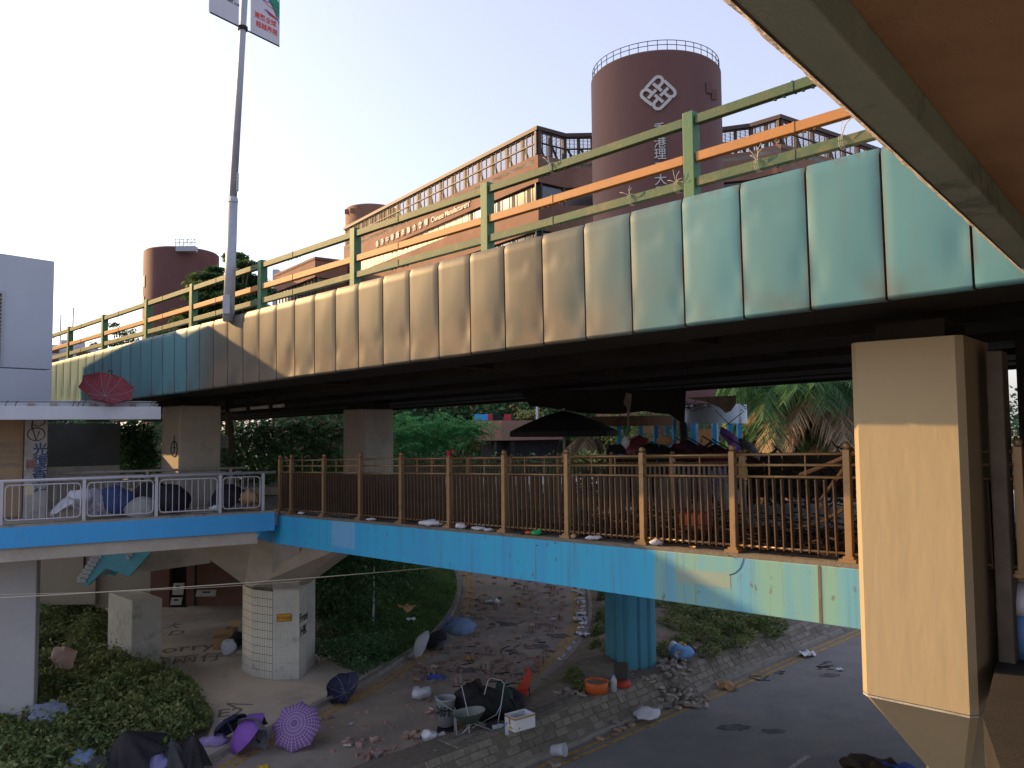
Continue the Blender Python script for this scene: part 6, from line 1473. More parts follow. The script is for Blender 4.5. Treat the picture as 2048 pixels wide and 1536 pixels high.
# white foam box on the bank shoulder
fbx = thing('foam_box', 'open white foam box with brown tape standing on the stone bank', 'foam box', ptz(1040, 1456, .15) + V(0, 0, .02), rotz=.62)
def child(q, name, m_, t, bevel=0, smooth=False):
    me = q.mesh(name, M[m_] if isinstance(m_, str) else m_, smooth); o = bpy.data.objects.new(name, me); C.objects.link(o); o.parent = t; WM[o.name] = WM[t.name]
    if bevel: b_ = o.modifiers.new('b', 'BEVEL'); b_.width = bevel; b_.segments = 2
    return o
bx_, by_, bz_ = .62, .42, .33; th = .035
for x, y, a, b_ in ((0, -by_ / 2 + th / 2, bx_, th), (0, by_ / 2 - th / 2, bx_, th), (-bx_ / 2 + th / 2, 0, th, by_ - 2 * th), (bx_ / 2 - th / 2, 0, th, by_ - 2 * th)):
    child(MB().box(x, y, 0, a, b_, bz_), 'side', 'foam', fbx)
child(MB().box(0, 0, .002, bx_ - 2 * th, by_ - 2 * th, .04), 'bottom', 'foam', fbx)
q = MB(); q.box(0, -by_ / 2 - .003, bz_ - .055, bx_ + .008, .004, .045); q.box(-bx_ / 2 - .003, 0, bz_ - .055, .004, by_, .045); q.box(bx_ / 2 + .003, 0, bz_ - .055, .004, by_, .045); q.box(-bx_ / 2 - .003, 0, bz_ - .2, .0045, .07, .16); child(q, 'tape', 'tape', fbx)
bag('yellow plastic scrap under the front of the foam box', ptz(1030, 1458, .2), 'yellowp', .13, (1.3, .8, .3), seed=24)
# grey bin
bt = thing('grey_bin', 'round grey plastic dustbin with black sprayed character standing on a trolley base', 'dustbin', ptz(890, 1466, G0) + V(0, .2, .12))
q = MB(); q.lathe([(.0, 0), (.185, 0), (.235, .62), (.255, .63), (.262, .67), (.25, .68), (.235, .67), (.225, .62), (.175, .03), (0, .03)], 28, cap=False); child(q, 'body', 'bin', bt, smooth=True)
q = MB(); q.box(0, 0, -.11, .42, .36, .035); child(q, 'trolley', 'ink', bt)
for x in (-.15, .15): child(MB().tube((x - .02, -.14, -.085), (x + .02, -.14, -.085), .035, n=10), 'wheel', 'ink', bt)
for x in (-.15, .15): child(MB().tube((x - .02, .14, -.085), (x + .02, .14, -.085), .035, n=10), 'wheel', 'ink', bt)
for side_a in (-1.0, .55):
    a = -math.pi / 2 + side_a * .55; nn_ = V(math.cos(a), math.sin(a), 0); ux_ = V(-nn_.y, nn_.x, 0); me = text_mesh('冰' if side_a < 0 else '汁', .26, .002, M['ink'], bold=.008); o = bpy.data.objects.new('spray_character', me); C.objects.link(o); o.parent = bt; o.matrix_basis = mat_axes(ux_, Z, nn_, nn_ * .222 + Z * .30)
# wheelbarrow
wbt = thing('wheelbarrow', 'old wheelbarrow with a grey green tray parked against the bank', 'wheelbarrow', ptz(938, 1474, .05), rotz=.25)
q = MB(); T_ = [(-.42, -.26, .62), (.42, -.22, .66), (.42, .26, .66), (-.42, .30, .62)]; 
nn2 = 28; top_, low_ = [], []
for k in range(nn2):
    a = 2 * math.pi * k / nn2; e4 = (abs(math.cos(a)) ** 2.6 + abs(math.sin(a)) ** 2.6) ** (-1 / 2.6); top_.append((.40 * math.cos(a) * e4, .30 * math.sin(a) * e4, .60 + .04 * math.cos(a))); low_.append((.20 * math.cos(a) * e4, .15 * math.sin(a) * e4, .36))
inn = [(x * .95, y * .95, z - .004) for x, y, z in top_]; inl = [(x * .93, y * .93, z + .012) for x, y, z in low_]
q.add(low_ + top_, [(i, (i + 1) % nn2, nn2 + (i + 1) % nn2, nn2 + i) for i in range(nn2)] + [tuple(range(nn2))[::-1]]); child(q, 'tray', 'wbgreen', wbt, smooth=True)
q = MB(); q.add(inl + inn + [(x * 1.0, y * 1.0, z + .006) for x, y, z in top_], [(i, nn2 + i, nn2 + (i + 1) % nn2, (i + 1) % nn2) for i in range(nn2)] + [(nn2 + i, 2 * nn2 + i, 2 * nn2 + (i + 1) % nn2, nn2 + (i + 1) % nn2) for i in range(nn2)] + [tuple(range(nn2))]); child(q, 'tray_lining', 'metal_gr', wbt)
child(MB().path([(-.34, -.10, .52), (-.32, -.12, .05), (-.28, -.12, .0), (-.05, -.14, .0), (-.02, -.14, .05), (-.02, -.12, .42)], .014, 6), 'leg_frame', 'galv', wbt)
child(MB().path([(-.34, .12, .52), (-.32, .14, .05), (-.28, .14, .0), (-.05, .14, .0), (-.02, .14, .05), (-.02, .12, .42)], .014, 6), 'leg_frame', 'galv', wbt)
child(MB().tube((-.3, -.13, .05), (.1, -.08, .38), .012), 'brace', 'galv', wbt)
child(MB().path([(.60, .16, .12), (-.05, .2, .40), (-.6, .25, .75), (-.80, .26, .98)], .014, 6), 'shaft_bar', 'galv', wbt); child(MB().path([(.60, -.10, .12), (0, -.14, .40), (-.1, .40, 1.1)], .013, 6), 'shaft_bar', 'galv', wbt)
q = MB(); q.tube((.58, -.03, .16), (.58, .05, .16), .16, n=18); child(q, 'wheel', 'ink', wbt)
ft = thing('folding_trolley', 'thin metal trolley frame standing up out of the rubbish heap', 'trolley', ptz(985, 1448, .15))
child(MB().path([(.12, -.25, 0), (.22, -.1, .5), (.30, .0, .98), (.24, .0, 1.06), (-.02, .05, 1.10), (-.10, .05, 1.05), (-.20, 0, .72)], .014, 6), 'handle_bar', 'galv', ft)
child(MB().path([(-.52, -.35, .02), (.1, -.2, .3), (.22, -.1, .5)], .012, 6), 'base_bar', 'galv', ft)
# red plastic piece, drums, chair, bottles
rp_ = thing('red_plastic_chair', 'broken red plastic chair lying beside the black umbrella', 'plastic chair', ptz(1042, 1396, .12))
child(MB().prism([V(-.16, 0, .16), V(.22, 0, .26), V(.30, .05, .70), V(.20, .05, .78), V(.02, .02, .42)], (0, .03, 0)), 'backrest', 'red', rp_)
child(MB().prism([V(-.28, -.15, .02), V(.10, -.2, .0), V(.26, .1, .26), V(-.12, .1, .18)], (0, 0, .03)), 'seat', 'red', rp_)
child(MB().tube((.22, 0, .25), (.25, -.02, -.05), .015), 'leg', 'black', rp_)
bag('pale blue plastic tub shell at the right end of the heap', ptz(1018, 1418, .15), 'blueb', .26, (.9, .6, .7), name='plastic_tub', cat='tub', seed=22, jit=.1)
dt = thing('orange_tub', 'low round orange tub filled with dry mud on the island', 'tub', ptz(1193, 1384, .17))
child(MB().lathe([(.0, 0), (.31, 0), (.335, .30), (.32, .31), (.31, .29), (.29, .03), (0, .03)], 32, cap=False), 'drum', 'orangep', dt, smooth=True); child(MB().lathe([(.0, .20), (.30, .24)], 24, cap=False), 'mud_fill', 'dirtyin', dt)
ct = thing('broken_seat', 'dark grey seat back propped in an orange red base beside the blue column', 'chair', ptz(1243, 1372, .17))
child(MB().lathe([(.0, 0), (.25, 0), (.27, .09), (.24, .15), (0, .15)], 24, cap=False), 'base', 'red', ct, smooth=True)
M['seatgrey'] = mat('dark_grey_seat_fabric', (.045, .04, .04), (.07, .065, .06), 20)
child(MB().obb((-.20, 0, .13), (.40, 0, 0), (0, .10, 0), (0, .10, .50)), 'backrest', 'seatgrey', ct, bevel=.05)
def bottle(label, loc, lying=False, rot=0., h=.32, r_=.045):
    t = thing('plastic_bottle', label, 'bottle', loc); m0 = Matrix.Translation(loc) @ Matrix.Rotation(rot, 4, 'Z') @ (Matrix.Rotation(math.pi / 2, 4, 'Y') if lying else Matrix.Identity(4))
    if lying: m0 = Matrix.Translation(V(0, 0, r_)) @ m0
    t.matrix_basis = m0; WM[t.name] = m0.copy()
    child(MB().lathe([(.01, 0), (r_, .01), (r_, h * .68), (r_ * .35, h * .9), (r_ * .33, h)], 12), 'body', 'clear', t, smooth=True); child(MB().lathe([(r_ * .38, h - .01), (r_ * .38, h + .025)], 10), 'cap', 'bluecl', t)
    return t
bottle('large clear water bottle standing between orange tub and broken seat', ptz(1228, 1383, .17), h=.46, r_=.085)
bottle('clear bottle lying on the bank shoulder left of the foam box', ptz(985, 1460, .18), True, .5, .34, .06)
bottle('clear bottle standing in front of the foam box', ptz(1014, 1470, .18), False, 0, .26, .05)
t_ = thing('paint_bucket', 'dented white bucket lying at the kerb of the main road', 'bucket', ptz(1117, 1508, -.4), mat4=Matrix.Translation(ptz(1117, 1500, -.25)) @ Matrix.Rotation(1.3, 4, 'Y') @ Matrix.Rotation(.5, 4, 'X'))
child(MB().lathe([(.0, -.17), (.12, -.17), (.15, .15), (.16, .17), (.145, .17), (.11, -.14), (0, -.14)], 20, cap=False), 'body', 'white_canopy', t_, smooth=True)
# ------------------------------------------------------------------ bricks on the slip road
bm = MB(); bm.box(0, 0, 0, .20, .10, .06)
def bricklet(m_):
    me = bm.mesh('brick', M[m_]); return me
BR = [bricklet('brickr'), bricklet('brickg'), bricklet('brickr')]
bev = []
def put_brick(label, x, y, z, rz, pose=0, group='loose bricks scattered over the slip road', k=None):
    rot = Matrix.Rotation(rz, 4, 'Z')
    if pose == 1: rot = rot @ Matrix.Rotation(math.pi / 2, 4, 'Y') ; z += .10     # standing on end
    elif pose == 2: rot = rot @ Matrix.Rotation(math.pi / 2, 4, 'X'); z += .05
    m0 = Matrix.Translation((x, y, z)) @ rot
    if pose == 1: m0 = m0 @ Matrix.Translation((0, 0, -.03))
    if pose == 2: m0 = m0 @ Matrix.Translation((0, 0, -.03))
    o = inst('brick', rng.choice(BR) if k is None else BR[k], m0 @ Matrix.Diagonal((rng.uniform(.9, 1.08), rng.uniform(.9, 1.08), 1, 1))); return props(o, label, 'brick', group)

def where(x, y):
    side_ = 'at left' if x < 925 else ('at right' if x > 1070 else ('left of centre' if x < 985 else 'near the centre'))
    far_ = 'under the blue beam' if y < 1180 else ('level with the papers' if y < 1240 else ('by the blue umbrella row' if y < 1285 else ('among charred sticks' if y < 1335 else 'above the wheelbarrow')))
    return 'on the slip road ' + side_ + ', ' + far_
rpoly = [(925, 1147), (1130, 1150), (1140, 1230), (1118, 1290), (1070, 1350), (1000, 1372), (850, 1372), (800, 1355), (862, 1310), (905, 1250), (930, 1200)]
def inpx(x, y, P_):
    c = False; j = len(P_) - 1
    for i in range(len(P_)):
        if (P_[i][1] > y) != (P_[j][1] > y) and x < (P_[j][0] - P_[i][0]) * (y - P_[i][1]) / (P_[j][1] - P_[i][1]) + P_[i][0]: c = not c
        j = i
    return c
nb = 0; placed = []
def free(p, d=.30):
    for a in placed:
        if (a - p).length < d: return False
    placed.append(p); return True
while nb < 225:
    x, y = rng.uniform(800, 1140), rng.uniform(1145, 1372)
    if not inpx(x, y, rpoly): continue
    if y > 1200 and rng.random() < (y - 1200) / 500: continue
    p = ptz(x, y, G0)
    if not free(p): continue
    if rng.random() < .16:
        a = rng.uniform(-.6, .6); d = V(math.cos(a), math.sin(a), 0) * .075
        LS = 'upright brick arch leg ' + where(x, y); LT = 'brick atop small arch ' + where(x, y); put_brick(LS, p.x - d.x, p.y - d.y, G0, a, 1, 'small brick arches on the slip road'); put_brick(LS, p.x + d.x, p.y + d.y, G0, a, 1, 'small brick arches on the slip road'); put_brick(LT, p.x, p.y, G0 + .20, a, 0, 'small brick arches on the slip road'); nb += 3
    else:
        k = rng.choice((1, 1, 1, 1, 2)); a = rng.uniform(-.5, .5)
        for j in range(k):
            kk = rng.choice((0, 1, 2)); put_brick(('grey' if kk == 1 else 'reddish') + ' brick ' + where(x, y), p.x + j * .21 * math.cos(a) + rng.uniform(-.03, .03), p.y + j * .21 * math.sin(a) + rng.uniform(-.04, .04), G0, a + rng.uniform(-.5, .5), rng.choice((0, 0, 2)), k=kk); nb += 1
def bank_z(p):
    d = (V(p.x, p.y, 0) - V(ka.x, ka.y, 0)).dot(kn)
    return -.488 if d < -.16 else (-.36 if d < .02 else (-.36 + 1.06 * d if d < .5 else .18))
def heap(label, group, cx, cy, z, n, rad, top=.0, k=None, spread=1.0):
    for i in range(n):
        a, r_ = rng.uniform(0, 6.28), rad * rng.random() ** .7; lay = max(0, (1 - r_ / rad)) * top
        p = V(cx + r_ * math.cos(a) * spread, cy + r_ * math.sin(a), z + rng.uniform(0, lay)); p.z = p.z if z > -.3 else p.z - z + bank_z(p); m0 = Matrix.Translation(p + V(0, 0, .0)) @ Matrix.Rotation(rng.uniform(0, 6.28), 4, 'Z') @ Matrix.Rotation(rng.uniform(-.5, .5) * (1 if top else .1), 4, 'X') @ Matrix.Rotation(rng.uniform(-.4, .4) * (1 if top else .1), 4, 'Y')
        props(inst('brick', rng.choice(BR) if k is None else BR[k], m0), label, 'brick', group)
for x, y, n, r_, lab in [(828, 1472, 9, .28, 'red brick in the small heap in front of the grey bin'), (700, 1487, 6, .3, 'red brick in the leftmost cluster near the bottom of the slip road'), (728, 1492, 2, .12, 'broken brick between the left and middle clusters at the bottom'), (753, 1483, 2, .1, 'brick pair just right of the left cluster at the bottom'), (755, 1512, 6, .25, 'red brick in the cluster at the very bottom of the slip road'), (800, 1504, 2, .12, 'brick beside the crushed can at the bottom of the slip road'), (818, 1508, 2, .1, 'brick right of the crushed can at the bottom of the slip road'), (862, 1425, 3, .15, 'brick in the small group upper left of the grey bin'), (858, 1340, 5, .3, 'brick in the cluster near the purple umbrella side below the white grey umbrella'), (880, 1402, 4, .4, 'brick by the large white plastic bag'), (640, 1444, 3, .4, 'brick right beside the checked umbrella')]:
    p = ptz(x, y, G0); heap(lab, lab.replace('red brick', 'bricks').replace('brick ', 'bricks ', 1)[:60], p.x, p.y, G0 + .005, n, r_, .06)
p = ptz(1362, 1375, -.49); pj = ptz(1370, 1385, -.49)
for x, y, n, r_, tp in [(1370, 1392, 32, .75, .50), (1386, 1404, 18, .6, .25), (1346, 1410, 14, .6, .15), (1360, 1374, 8, .3, .6)]:
    p = ptz(x, y, -.49); heap('greyish brick in the big heap spilled over the kerb of the main road', 'bricks heaped at the kerb of the main road', p.x, p.y, -.485, n, r_, tp, 1)
for gi_, (x, y) in enumerate([(1235, 1462), (1245, 1458), (1258, 1448), (1264, 1452), (1228, 1470), (1200, 1478), (1105, 1527), (1112, 1532), (1232, 1455)]):
    p = ptz(x, y, -.49); heap('single gutter brick of the main road, ' + ('right of the clear bag' if x > 1250 else ('beside the white bucket' if x < 1150 else ['lowest of those left of the bag', 'upper one left of the bag', 'a', 'a', 'middle one left of the bag', 'nearest to the white bucket', 'a', 'a', 'furthest left above the kerb shadow'][gi_])) + (', %s one' % ('lower' if gi_ in (3, 7) else 'upper') if gi_ in (2, 3, 6, 7) else ''), 'bricks in the gutter of the main road', p.x, p.y, -.488, 1, .02, 0)
for x, y, n in [(1322, 1322, 5), (1330, 1332, 5), (1390, 1302, 4), (1412, 1300, 5), (1345, 1335, 3), (1302, 1358, 2), (1408, 1310, 3)]:
    p = ptz(x, y, .2); heap('pale brick in the row piled right of the blue column', 'bricks piled on the island by the blue column', p.x, p.y, .17, n, .22, .15, 1)
for x, y, n in [(1125, 1388, 6), (1145, 1386, 6), (1160, 1392, 4)]:
    p = ptz(x, y, .16); heap('grey brick in the low pile left of the orange tub', 'bricks piled left of the orange tub', p.x, p.y, .16, n, .25, .12, 1)
q = MB(); nq_ = 0
while nq_ < 420:                                     # broken bits between the whole bricks
    x, y = rng.uniform(640, 1150), rng.uniform(1145, 1525)
    if not (inpx(x, y, rpoly) or (y > 1372 and inpx(x, y, [(820, 1372), (1000, 1380), (900, 1470), (840, 1520), (560, 1530), (640, 1450)]) and rng.random() < .35)): continue
    p = ptz(x, y, G0); a = rng.uniform(0, 3.14); s_ = rng.uniform(.03, .12); q.box(p.x, p.y, G0, s_, s_ * .7, s_ * .45, a); nq_ += 1
q.build('brick_rubble', M['brickr'], kind='stuff', label='small brick fragments strewn between the whole bricks', cat='rubble')
# ------------------------------------------------------------------ burnt sticks and ash stains on the roads (uncountable)
M['ash'] = mat('pale_ash_stain', (.15, .15, .15), (.07, .07, .07), 5, .95, c3=(.05, .05, .05), s3=3)
q = MB()
for cx, cy, n, sx_, sy_ in [(1010, 1300, 22, 26, 8), (1030, 1292, 14, 20, 8), (935, 1335, 16, 22, 5), (1010, 1362, 26, 45, 10), (960, 1358, 18, 40, 8), (1045, 1340, 16, 30, 10), (1070, 1290, 12, 22, 5), (920, 1290, 8, 20, 4), (1050, 1372, 8, 22, 4), (975, 1250, 8, 25, 4), (1030, 1245, 8, 20, 4)]:
    for _ in range(int(n * .35)):
        p = ptz(cx + rng.gauss(0, sx_), cy + rng.gauss(0, sy_), G0 + .012); a = rng.gauss(.5, .5); l_ = rng.uniform(.1, .5); d = V(math.cos(a), math.sin(a), rng.uniform(-.02, .05)) * l_; q.tube(p - d / 2, p + d / 2, rng.uniform(.008, .02), n=4)
for cx, cy, n in [(1650, 1335, 9), (1560, 1345, 4), (1520, 1362, 4), (1610, 1310, 4)]:
    for _ in range(n):
        p = ptz(cx + rng.gauss(0, 12), cy + rng.gauss(0, 5), -.478); a = rng.gauss(.2, .4); l_ = rng.uniform(.15, .5); d = V(math.cos(a), math.sin(a), 0) * l_; q.tube(p - d / 2, p + d / 2, .012, n=4)
q.build('charred_sticks', M['ink'], kind='stuff', label='charred sticks and broken umbrella ribs strewn over the roads', cat='debris')
def stain(px, py, w_, h_, z, seed):
    q = MB(); c_ = ptz(px, py, z); n_ = 26; vs = [c_]
    for k in range(n_):
        a = 6.283 * k / n_; rr = 1 + .55 * noise.noise(V(math.cos(a) * 2.2 + seed, math.sin(a) * 2.2, seed)); vs.append(ptz(px + w_ * rr * math.cos(a), py + h_ * rr * math.sin(a), z))
    q.add(vs, [(0, 1 + (k + 1) % n_, 1 + k) for k in range(n_)]); q.build('ash_stain', M['ash'], parent=road1 if z > 0 else road2)
for i, (px, py, w_, h_) in enumerate([(1005, 1248, 28, 5), (1075, 1293, 24, 5), (1120, 1272, 22, 5), (1015, 1305, 22, 4), (925, 1340, 30, 6)]): stain(px, py, w_, h_, G0 + .004 + i * .0006, i)
for i, (px, py, w_, h_) in enumerate([(1660, 1350, 22, 4), (1470, 1455, 34, 6), (1545, 1462, 25, 5)]): stain(px, py, w_, h_, -.492 + i * .0006, i + 9)
# ------------------------------------------------------------------ paper litter along the right kerb
pp_ = MB(); 
def paper(label, p, s_, seed, m_='litter_w', grp='white papers littered along the right kerb of the slip road'):
    q = MB(); n_ = 5; vs = []
    for i in range(n_):
        for j in range(n_): vs.append((s_ * (i / 4 - .5), s_ * .75 * (j / 4 - .5), s_ * .35 * (noise.noise(V(i * .9, j * .9, seed * 3.1)) + .5)))
    zmin = min(v[2] for v in vs); vs = [(a, b_, c_ - zmin) for a, b_, c_ in vs]
    q.add(vs, [(i * n_ + j, (i + 1) * n_ + j, (i + 1) * n_ + j + 1, i * n_ + j + 1) for i in range(n_ - 1) for j in range(n_ - 1)])
    o = inst('paper_sheet', q.mesh('paper_sheet', M[m_]), Matrix.Translation(p) @ Matrix.Rotation(rng.uniform(0, 6.28), 4, 'Z')); return props(o, label, 'paper', grp)
kp = [(1158, 1172), (1156, 1180), (1150, 1184), (1160, 1190), (1160, 1200), (1163, 1206), (1157, 1206), (1165, 1214), (1163, 1222), (1161, 1230), (1157, 1236), (1152, 1238), (1166, 1240), (1165, 1249), (1162, 1258), (1160, 1268), (1168, 1272), (1150, 1288), (1140, 1300), (1130, 1318), (1123, 1322), (1154, 1176), (1166, 1228), (1156, 1243)]
ORD = 'first second third fourth fifth sixth seventh eighth ninth tenth eleventh twelfth thirteenth fourteenth fifteenth sixteenth seventeenth eighteenth nineteenth twentieth'.split() + ['twenty first', 'twenty second', 'twenty third', 'twenty fourth']
kp.sort(key=lambda k: k[1])
for i, (x, y) in enumerate(kp): paper(ORD[i] + ' white paper from the blue beam along the right kerb of the slip road', ptz(x, y, G0 + (.0 if x < 1162 else .12)), rng.uniform(.2, .42), i)
for x, y, s_, m_, lab in [(985, 1207, .55, 'litter_w', 'blue white sheet flat in the middle of the slip road under the bridge'), (1040, 1208, .4, 'tape', 'orange brown wrapper in the middle of the slip road'), (940, 1319, .45, 'cardb', 'cream card lying left of centre on the slip road'), (870, 1358, .55, 'bluecl', 'flat deep blue plastic sheet on the slip road'), (1075, 1228, .25, 'litter_w', 'small white scrap near the right side of the slip road'), (1105, 1240, .22, 'litter_w', 'tiny white scrap right of centre on the slip road'), (918, 1262, .25, 'litter_w', 'small white card right below the steel blue umbrella'), (815, 1221, .6, 'cardb', 'brown torn cardboard lying on the lawn mound'), (822, 1240, .3, 'litter_w', 'small white scrap on the lawn mound'), (645, 1190, .5, 'litter_w', 'white litter caught in the dark bushes beside the tiled column'), (1455, 1377, .55, 'cardb', 'flat cream carton on the yellow lines of the main road'), (1612, 1312, .6, 'litter_w', 'whitish cloth on the main road near its yellow lines'), (1680, 1341, .22, 'litter_w', 'small white scrap alone on the main road'), (1762, 1415, .2, 'litter_w', 'small white scrap right by the big pier base'), (870, 1512, .5, 'bag', 'torn clear plastic strip at the foot of the bank'), (882, 1478, .45, 'litter_w', 'white carton lying right of the clear bag near the bin'), (795, 1513, .3, 'limep', 'lime green crushed can at the bottom of the slip road'), (806, 1511, .3, 'litter_w', 'white crushed cup next to the lime green can'), (1175, 1382, .3, 'litter_w', 'white scrap between brick pile and orange tub'), (700, 1450, .2, 'litter_w', 'small white cup on the slip road right of the checked umbrella'), (526, 1538, .22, 'yellowp', 'yellow cup at the bottom edge below the umbrellas'), (443, 1446, .18, 'litter_w', 'small white cup on the pavement above the navy umbrella'), (1380, 1120, .3, 'litter_w', None)]:
    if lab is None: continue
    zz = G0 if x < 1100 or y < 1300 else (-.488 if x > 1440 else .17)
    if 'lawn' in lab or 'bushes' in lab:
        zz = 1.1 if 'lawn' in lab else 1.3
    if 'pavement' in lab: zz = .125
    if 'bank' in lab: zz = .03
    paper(lab, ptz(x, y, zz), s_, x, m_, None)
# thin pole on the lawn, cables
a = ptz(746, 1262, .5); q = MB(); q.tube(V(a.x, a.y, .2), ptY(748, 1133, a.y), .04, .03); q.build('thin_pole', M['galv'], label='thin grey pole standing at the edge of the lawn mound', cat='pole')
for (a, c_, lab) in ((ptY(-40, 1198, 15.5), ptY(880, 1134, 19.8), 'pale cable sagging across the picture below the walkway, lower strand'), (ptY(-40, 1190, 15.6), ptY(600, 1163, 18.8), 'thinner pale cable just above the other one at left')):
    q = MB(); pts = []
    for k in range(17): f = k / 16; p = a.lerp(c_, f); p.z -= .05 * math.sin(math.pi * f); pts.append(p)
    q.path(pts, .012 if 'lower' in lab else .006, 5); q.build('cable', M['twine'], label=lab, cat='cable')
# ------------------------------------------------------------------ things on the footbridge and the plaza
def wpp(px, py, o):
    t, h = W.hit(px, py, o); return W.P(t, o, h)
def on_deck(px, o, z=None):
    t, h = W.hit(px, 1000, o); p = W.P(t, o, -.1); return p if z is None else V(p.x, p.y, z)
# charred litter carpet on the deck
q = MB(); q2 = MB()
for _ in range(5200):
    t = rng.uniform(-3, 9.5) ; o = -rng.uniform(.12, 3.6); p = W.P(t, o, -.10 + rng.random() ** 2 * .34 * (1 if t < 6 else .4)); a = rng.uniform(0, 6.28); l_ = rng.uniform(.05, .38); d = V(math.cos(a), math.sin(a), rng.uniform(-.25, .35)) * l_
    (q if rng.random() < .8 else q2).tube(p, p + d, rng.uniform(.004, .018), n=3, cap=False)
q.build('charred_litter', M['char'], kind='stuff', label='carpet of charred sticks and rubbish on the footbridge deck', cat='debris')
q2.build('pale_splinters', M['wood'], kind='stuff', label='pale splinters and scraps mixed into the burnt rubbish on the deck', cat='debris')
# back screen: dark low wall and barricade behind the deck
q = MB()
for _ in range(700):
    px = rng.uniform(1180, 1760); p = ptY(px, rng.uniform(925, 1010), rng.uniform(18, 21)); a = rng.uniform(0, 6.28); d = V(math.cos(a), math.sin(a) * .5, rng.uniform(-.5, .8)) * rng.uniform(.2, .9); q.tube(p, p + d, rng.uniform(.01, .04), n=4, cap=False)
q.build('barricade_tangle', M['char'], kind='stuff', label='tangle of burnt poles and branches forming a barricade behind the railing', cat='debris')
bar_w = thing('plaza_hoarding', 'dark scorched hoarding across the plaza behind the barricade', 'hoarding', ptY(1450, 1000, 22.5))
a, c_ = ptY(1215, 1000, 22.5), ptY(1790, 1000, 21.5); d = c_ - a; d.z = 0; np_ = 16
for k in range(np_):
    o = V(a.x, a.y, ZD - .1) + d * (k / np_); q = MB(); q.obb(o + V(0, .02 * (k % 2), 0), d / np_ * .94, V(0, .05, 0), Z * (1.15 + .1 * rng.random())); q.build('board', M['char'], parent=bar_w)
# burnt crossing planks, orange crate
for (p0, p1, lab) in (((1640, 1010), (1672, 1040), 'sunlit orange plank leaning in the debris left of the last post'), ((1688, 1018), (1634, 1048), 'sunlit orange plank crossing the other one'), ((1600, 950), (1690, 915), 'long scorched branch slanting behind the railing at right'), ((1690, 935), (1640, 1000), 'dark branch hanging down behind the railing at right'), ((1712, 905), (1590, 955), 'upper scorched branch near the big pier')):
    a, c_ = wpp(*p0, -1.0), wpp(*p1, -1.3); q = MB(); q.tube(a, c_, .035, .02, 6); q.build('charred_plank', M['wood'], label=lab, cat='plank')
cr2 = thing('orange_crate', 'orange red plastic crate lying among the burnt litter on the footbridge', 'crate', wpp(1382, 1058, -1.1))
p = wpp(1382, 1062, -1.1); q = MB(); q.obb(p - W.u * .24, W.u * .48, -W.n * .3, Z * .30); q.build('body', M['red'], parent=cr2, bevel=.03)
for k in range(4):
    q = MB(); q.obb(p - W.u * .22 + W.u * (.115 * k) + W.n * .004 + Z * .03, W.u * .09, W.n * .012, Z * .23); q.build('rib_panel', M['orangep'], parent=cr2)
# small things on the ledge
def ledge(px, label, m_, r_, sq, name, cat, seed): 
    t, h = W.hit(px, 1060, .02); p = W.P(t, .055, .003); bag(label, p, m_, r_, sq, name, cat, seed, jit=.2)
ledge(1076, 'bright green plastic bowl on the footbridge ledge', 'greenp', .10, (1.1, .8, .45), 'green_bowl', 'bowl', 31)
ledge(1060, 'orange scrap beside the green bowl on the ledge', 'orangep', .07, (1.1, .8, .4), 'plastic_scrap', 'scrap', 32)
ledge(1190, 'crushed clear bottle on the ledge between two lit posts', 'bag', .09, (1.7, .6, .4), 'crushed_bottle', 'bottle', 33)
ledge(1150, 'small round cream lid on the ledge right of a lit post', 'cardb', .05, (1, .8, .8), 'lid', 'lid', 34)
ledge(868, 'white crumpled plastic on the ledge left of the red topped post', 'bag', .14, (2.0, .7, .45), 'plastic_sheet', 'plastic', 35)
ledge(925, 'white plastic scrap on the ledge right of the red topped post', 'bag', .10, (1.2, .7, .6), 'plastic_sheet', 'plastic', 36)
ledge(960, 'white scrap on the ledge in the middle of the bridge', 'bag', .09, (1.6, .7, .4), 'plastic_sheet', 'plastic', 37)
ledge(980, 'second white scrap near the middle post base', 'bag', .07, (1.4, .7, .4), 'plastic_sheet', 'plastic', 38)
ledge(1315, 'dry twig and paper scrap at a sunlit post base', 'litter_w', .09, (1.2, .7, .5), 'paper_scrap', 'paper', 39)
ledge(605, 'small white scrap near the corner end of the bridge ledge', 'bag', .07, (1.2, .7, .5), 'plastic_sheet', 'plastic', 40)
ledge(745, 'grey white scrap on the left part of the ledge', 'bag', .08, (1.5, .7, .35), 'plastic_sheet', 'plastic', 41)
t, h = W.hit(938, 1036, -.35); bag('red bucket glimpsed behind the pickets left of a post', W.P(t, -.35, -.1), 'red', .14, (1, 1, 1.3), 'red_bucket', 'bucket', 42, jit=.05)
t, h = W.hit(765, 1026, -.2); q = MB(); a = wpp(741, 1022, -.2); c_ = wpp(795, 1030, -.2); q.tube(a, c_, .02, n=5); q.build('red_pipe', M['red'], label='thin red pipe lying behind the left pickets', cat='pipe')
q = MB(); t = pt[-5 if False else 6]; p = W.P(t, 0, 1.40); q.lathe([(.05, 0), (.06, .14), (.05, .145)], 12, tuple(p)); q.build('red_cup', mat('dark_red_cup', (.30, .03, .05), None), label='dark red cup turned over the ball of a railing post', cat='cup')
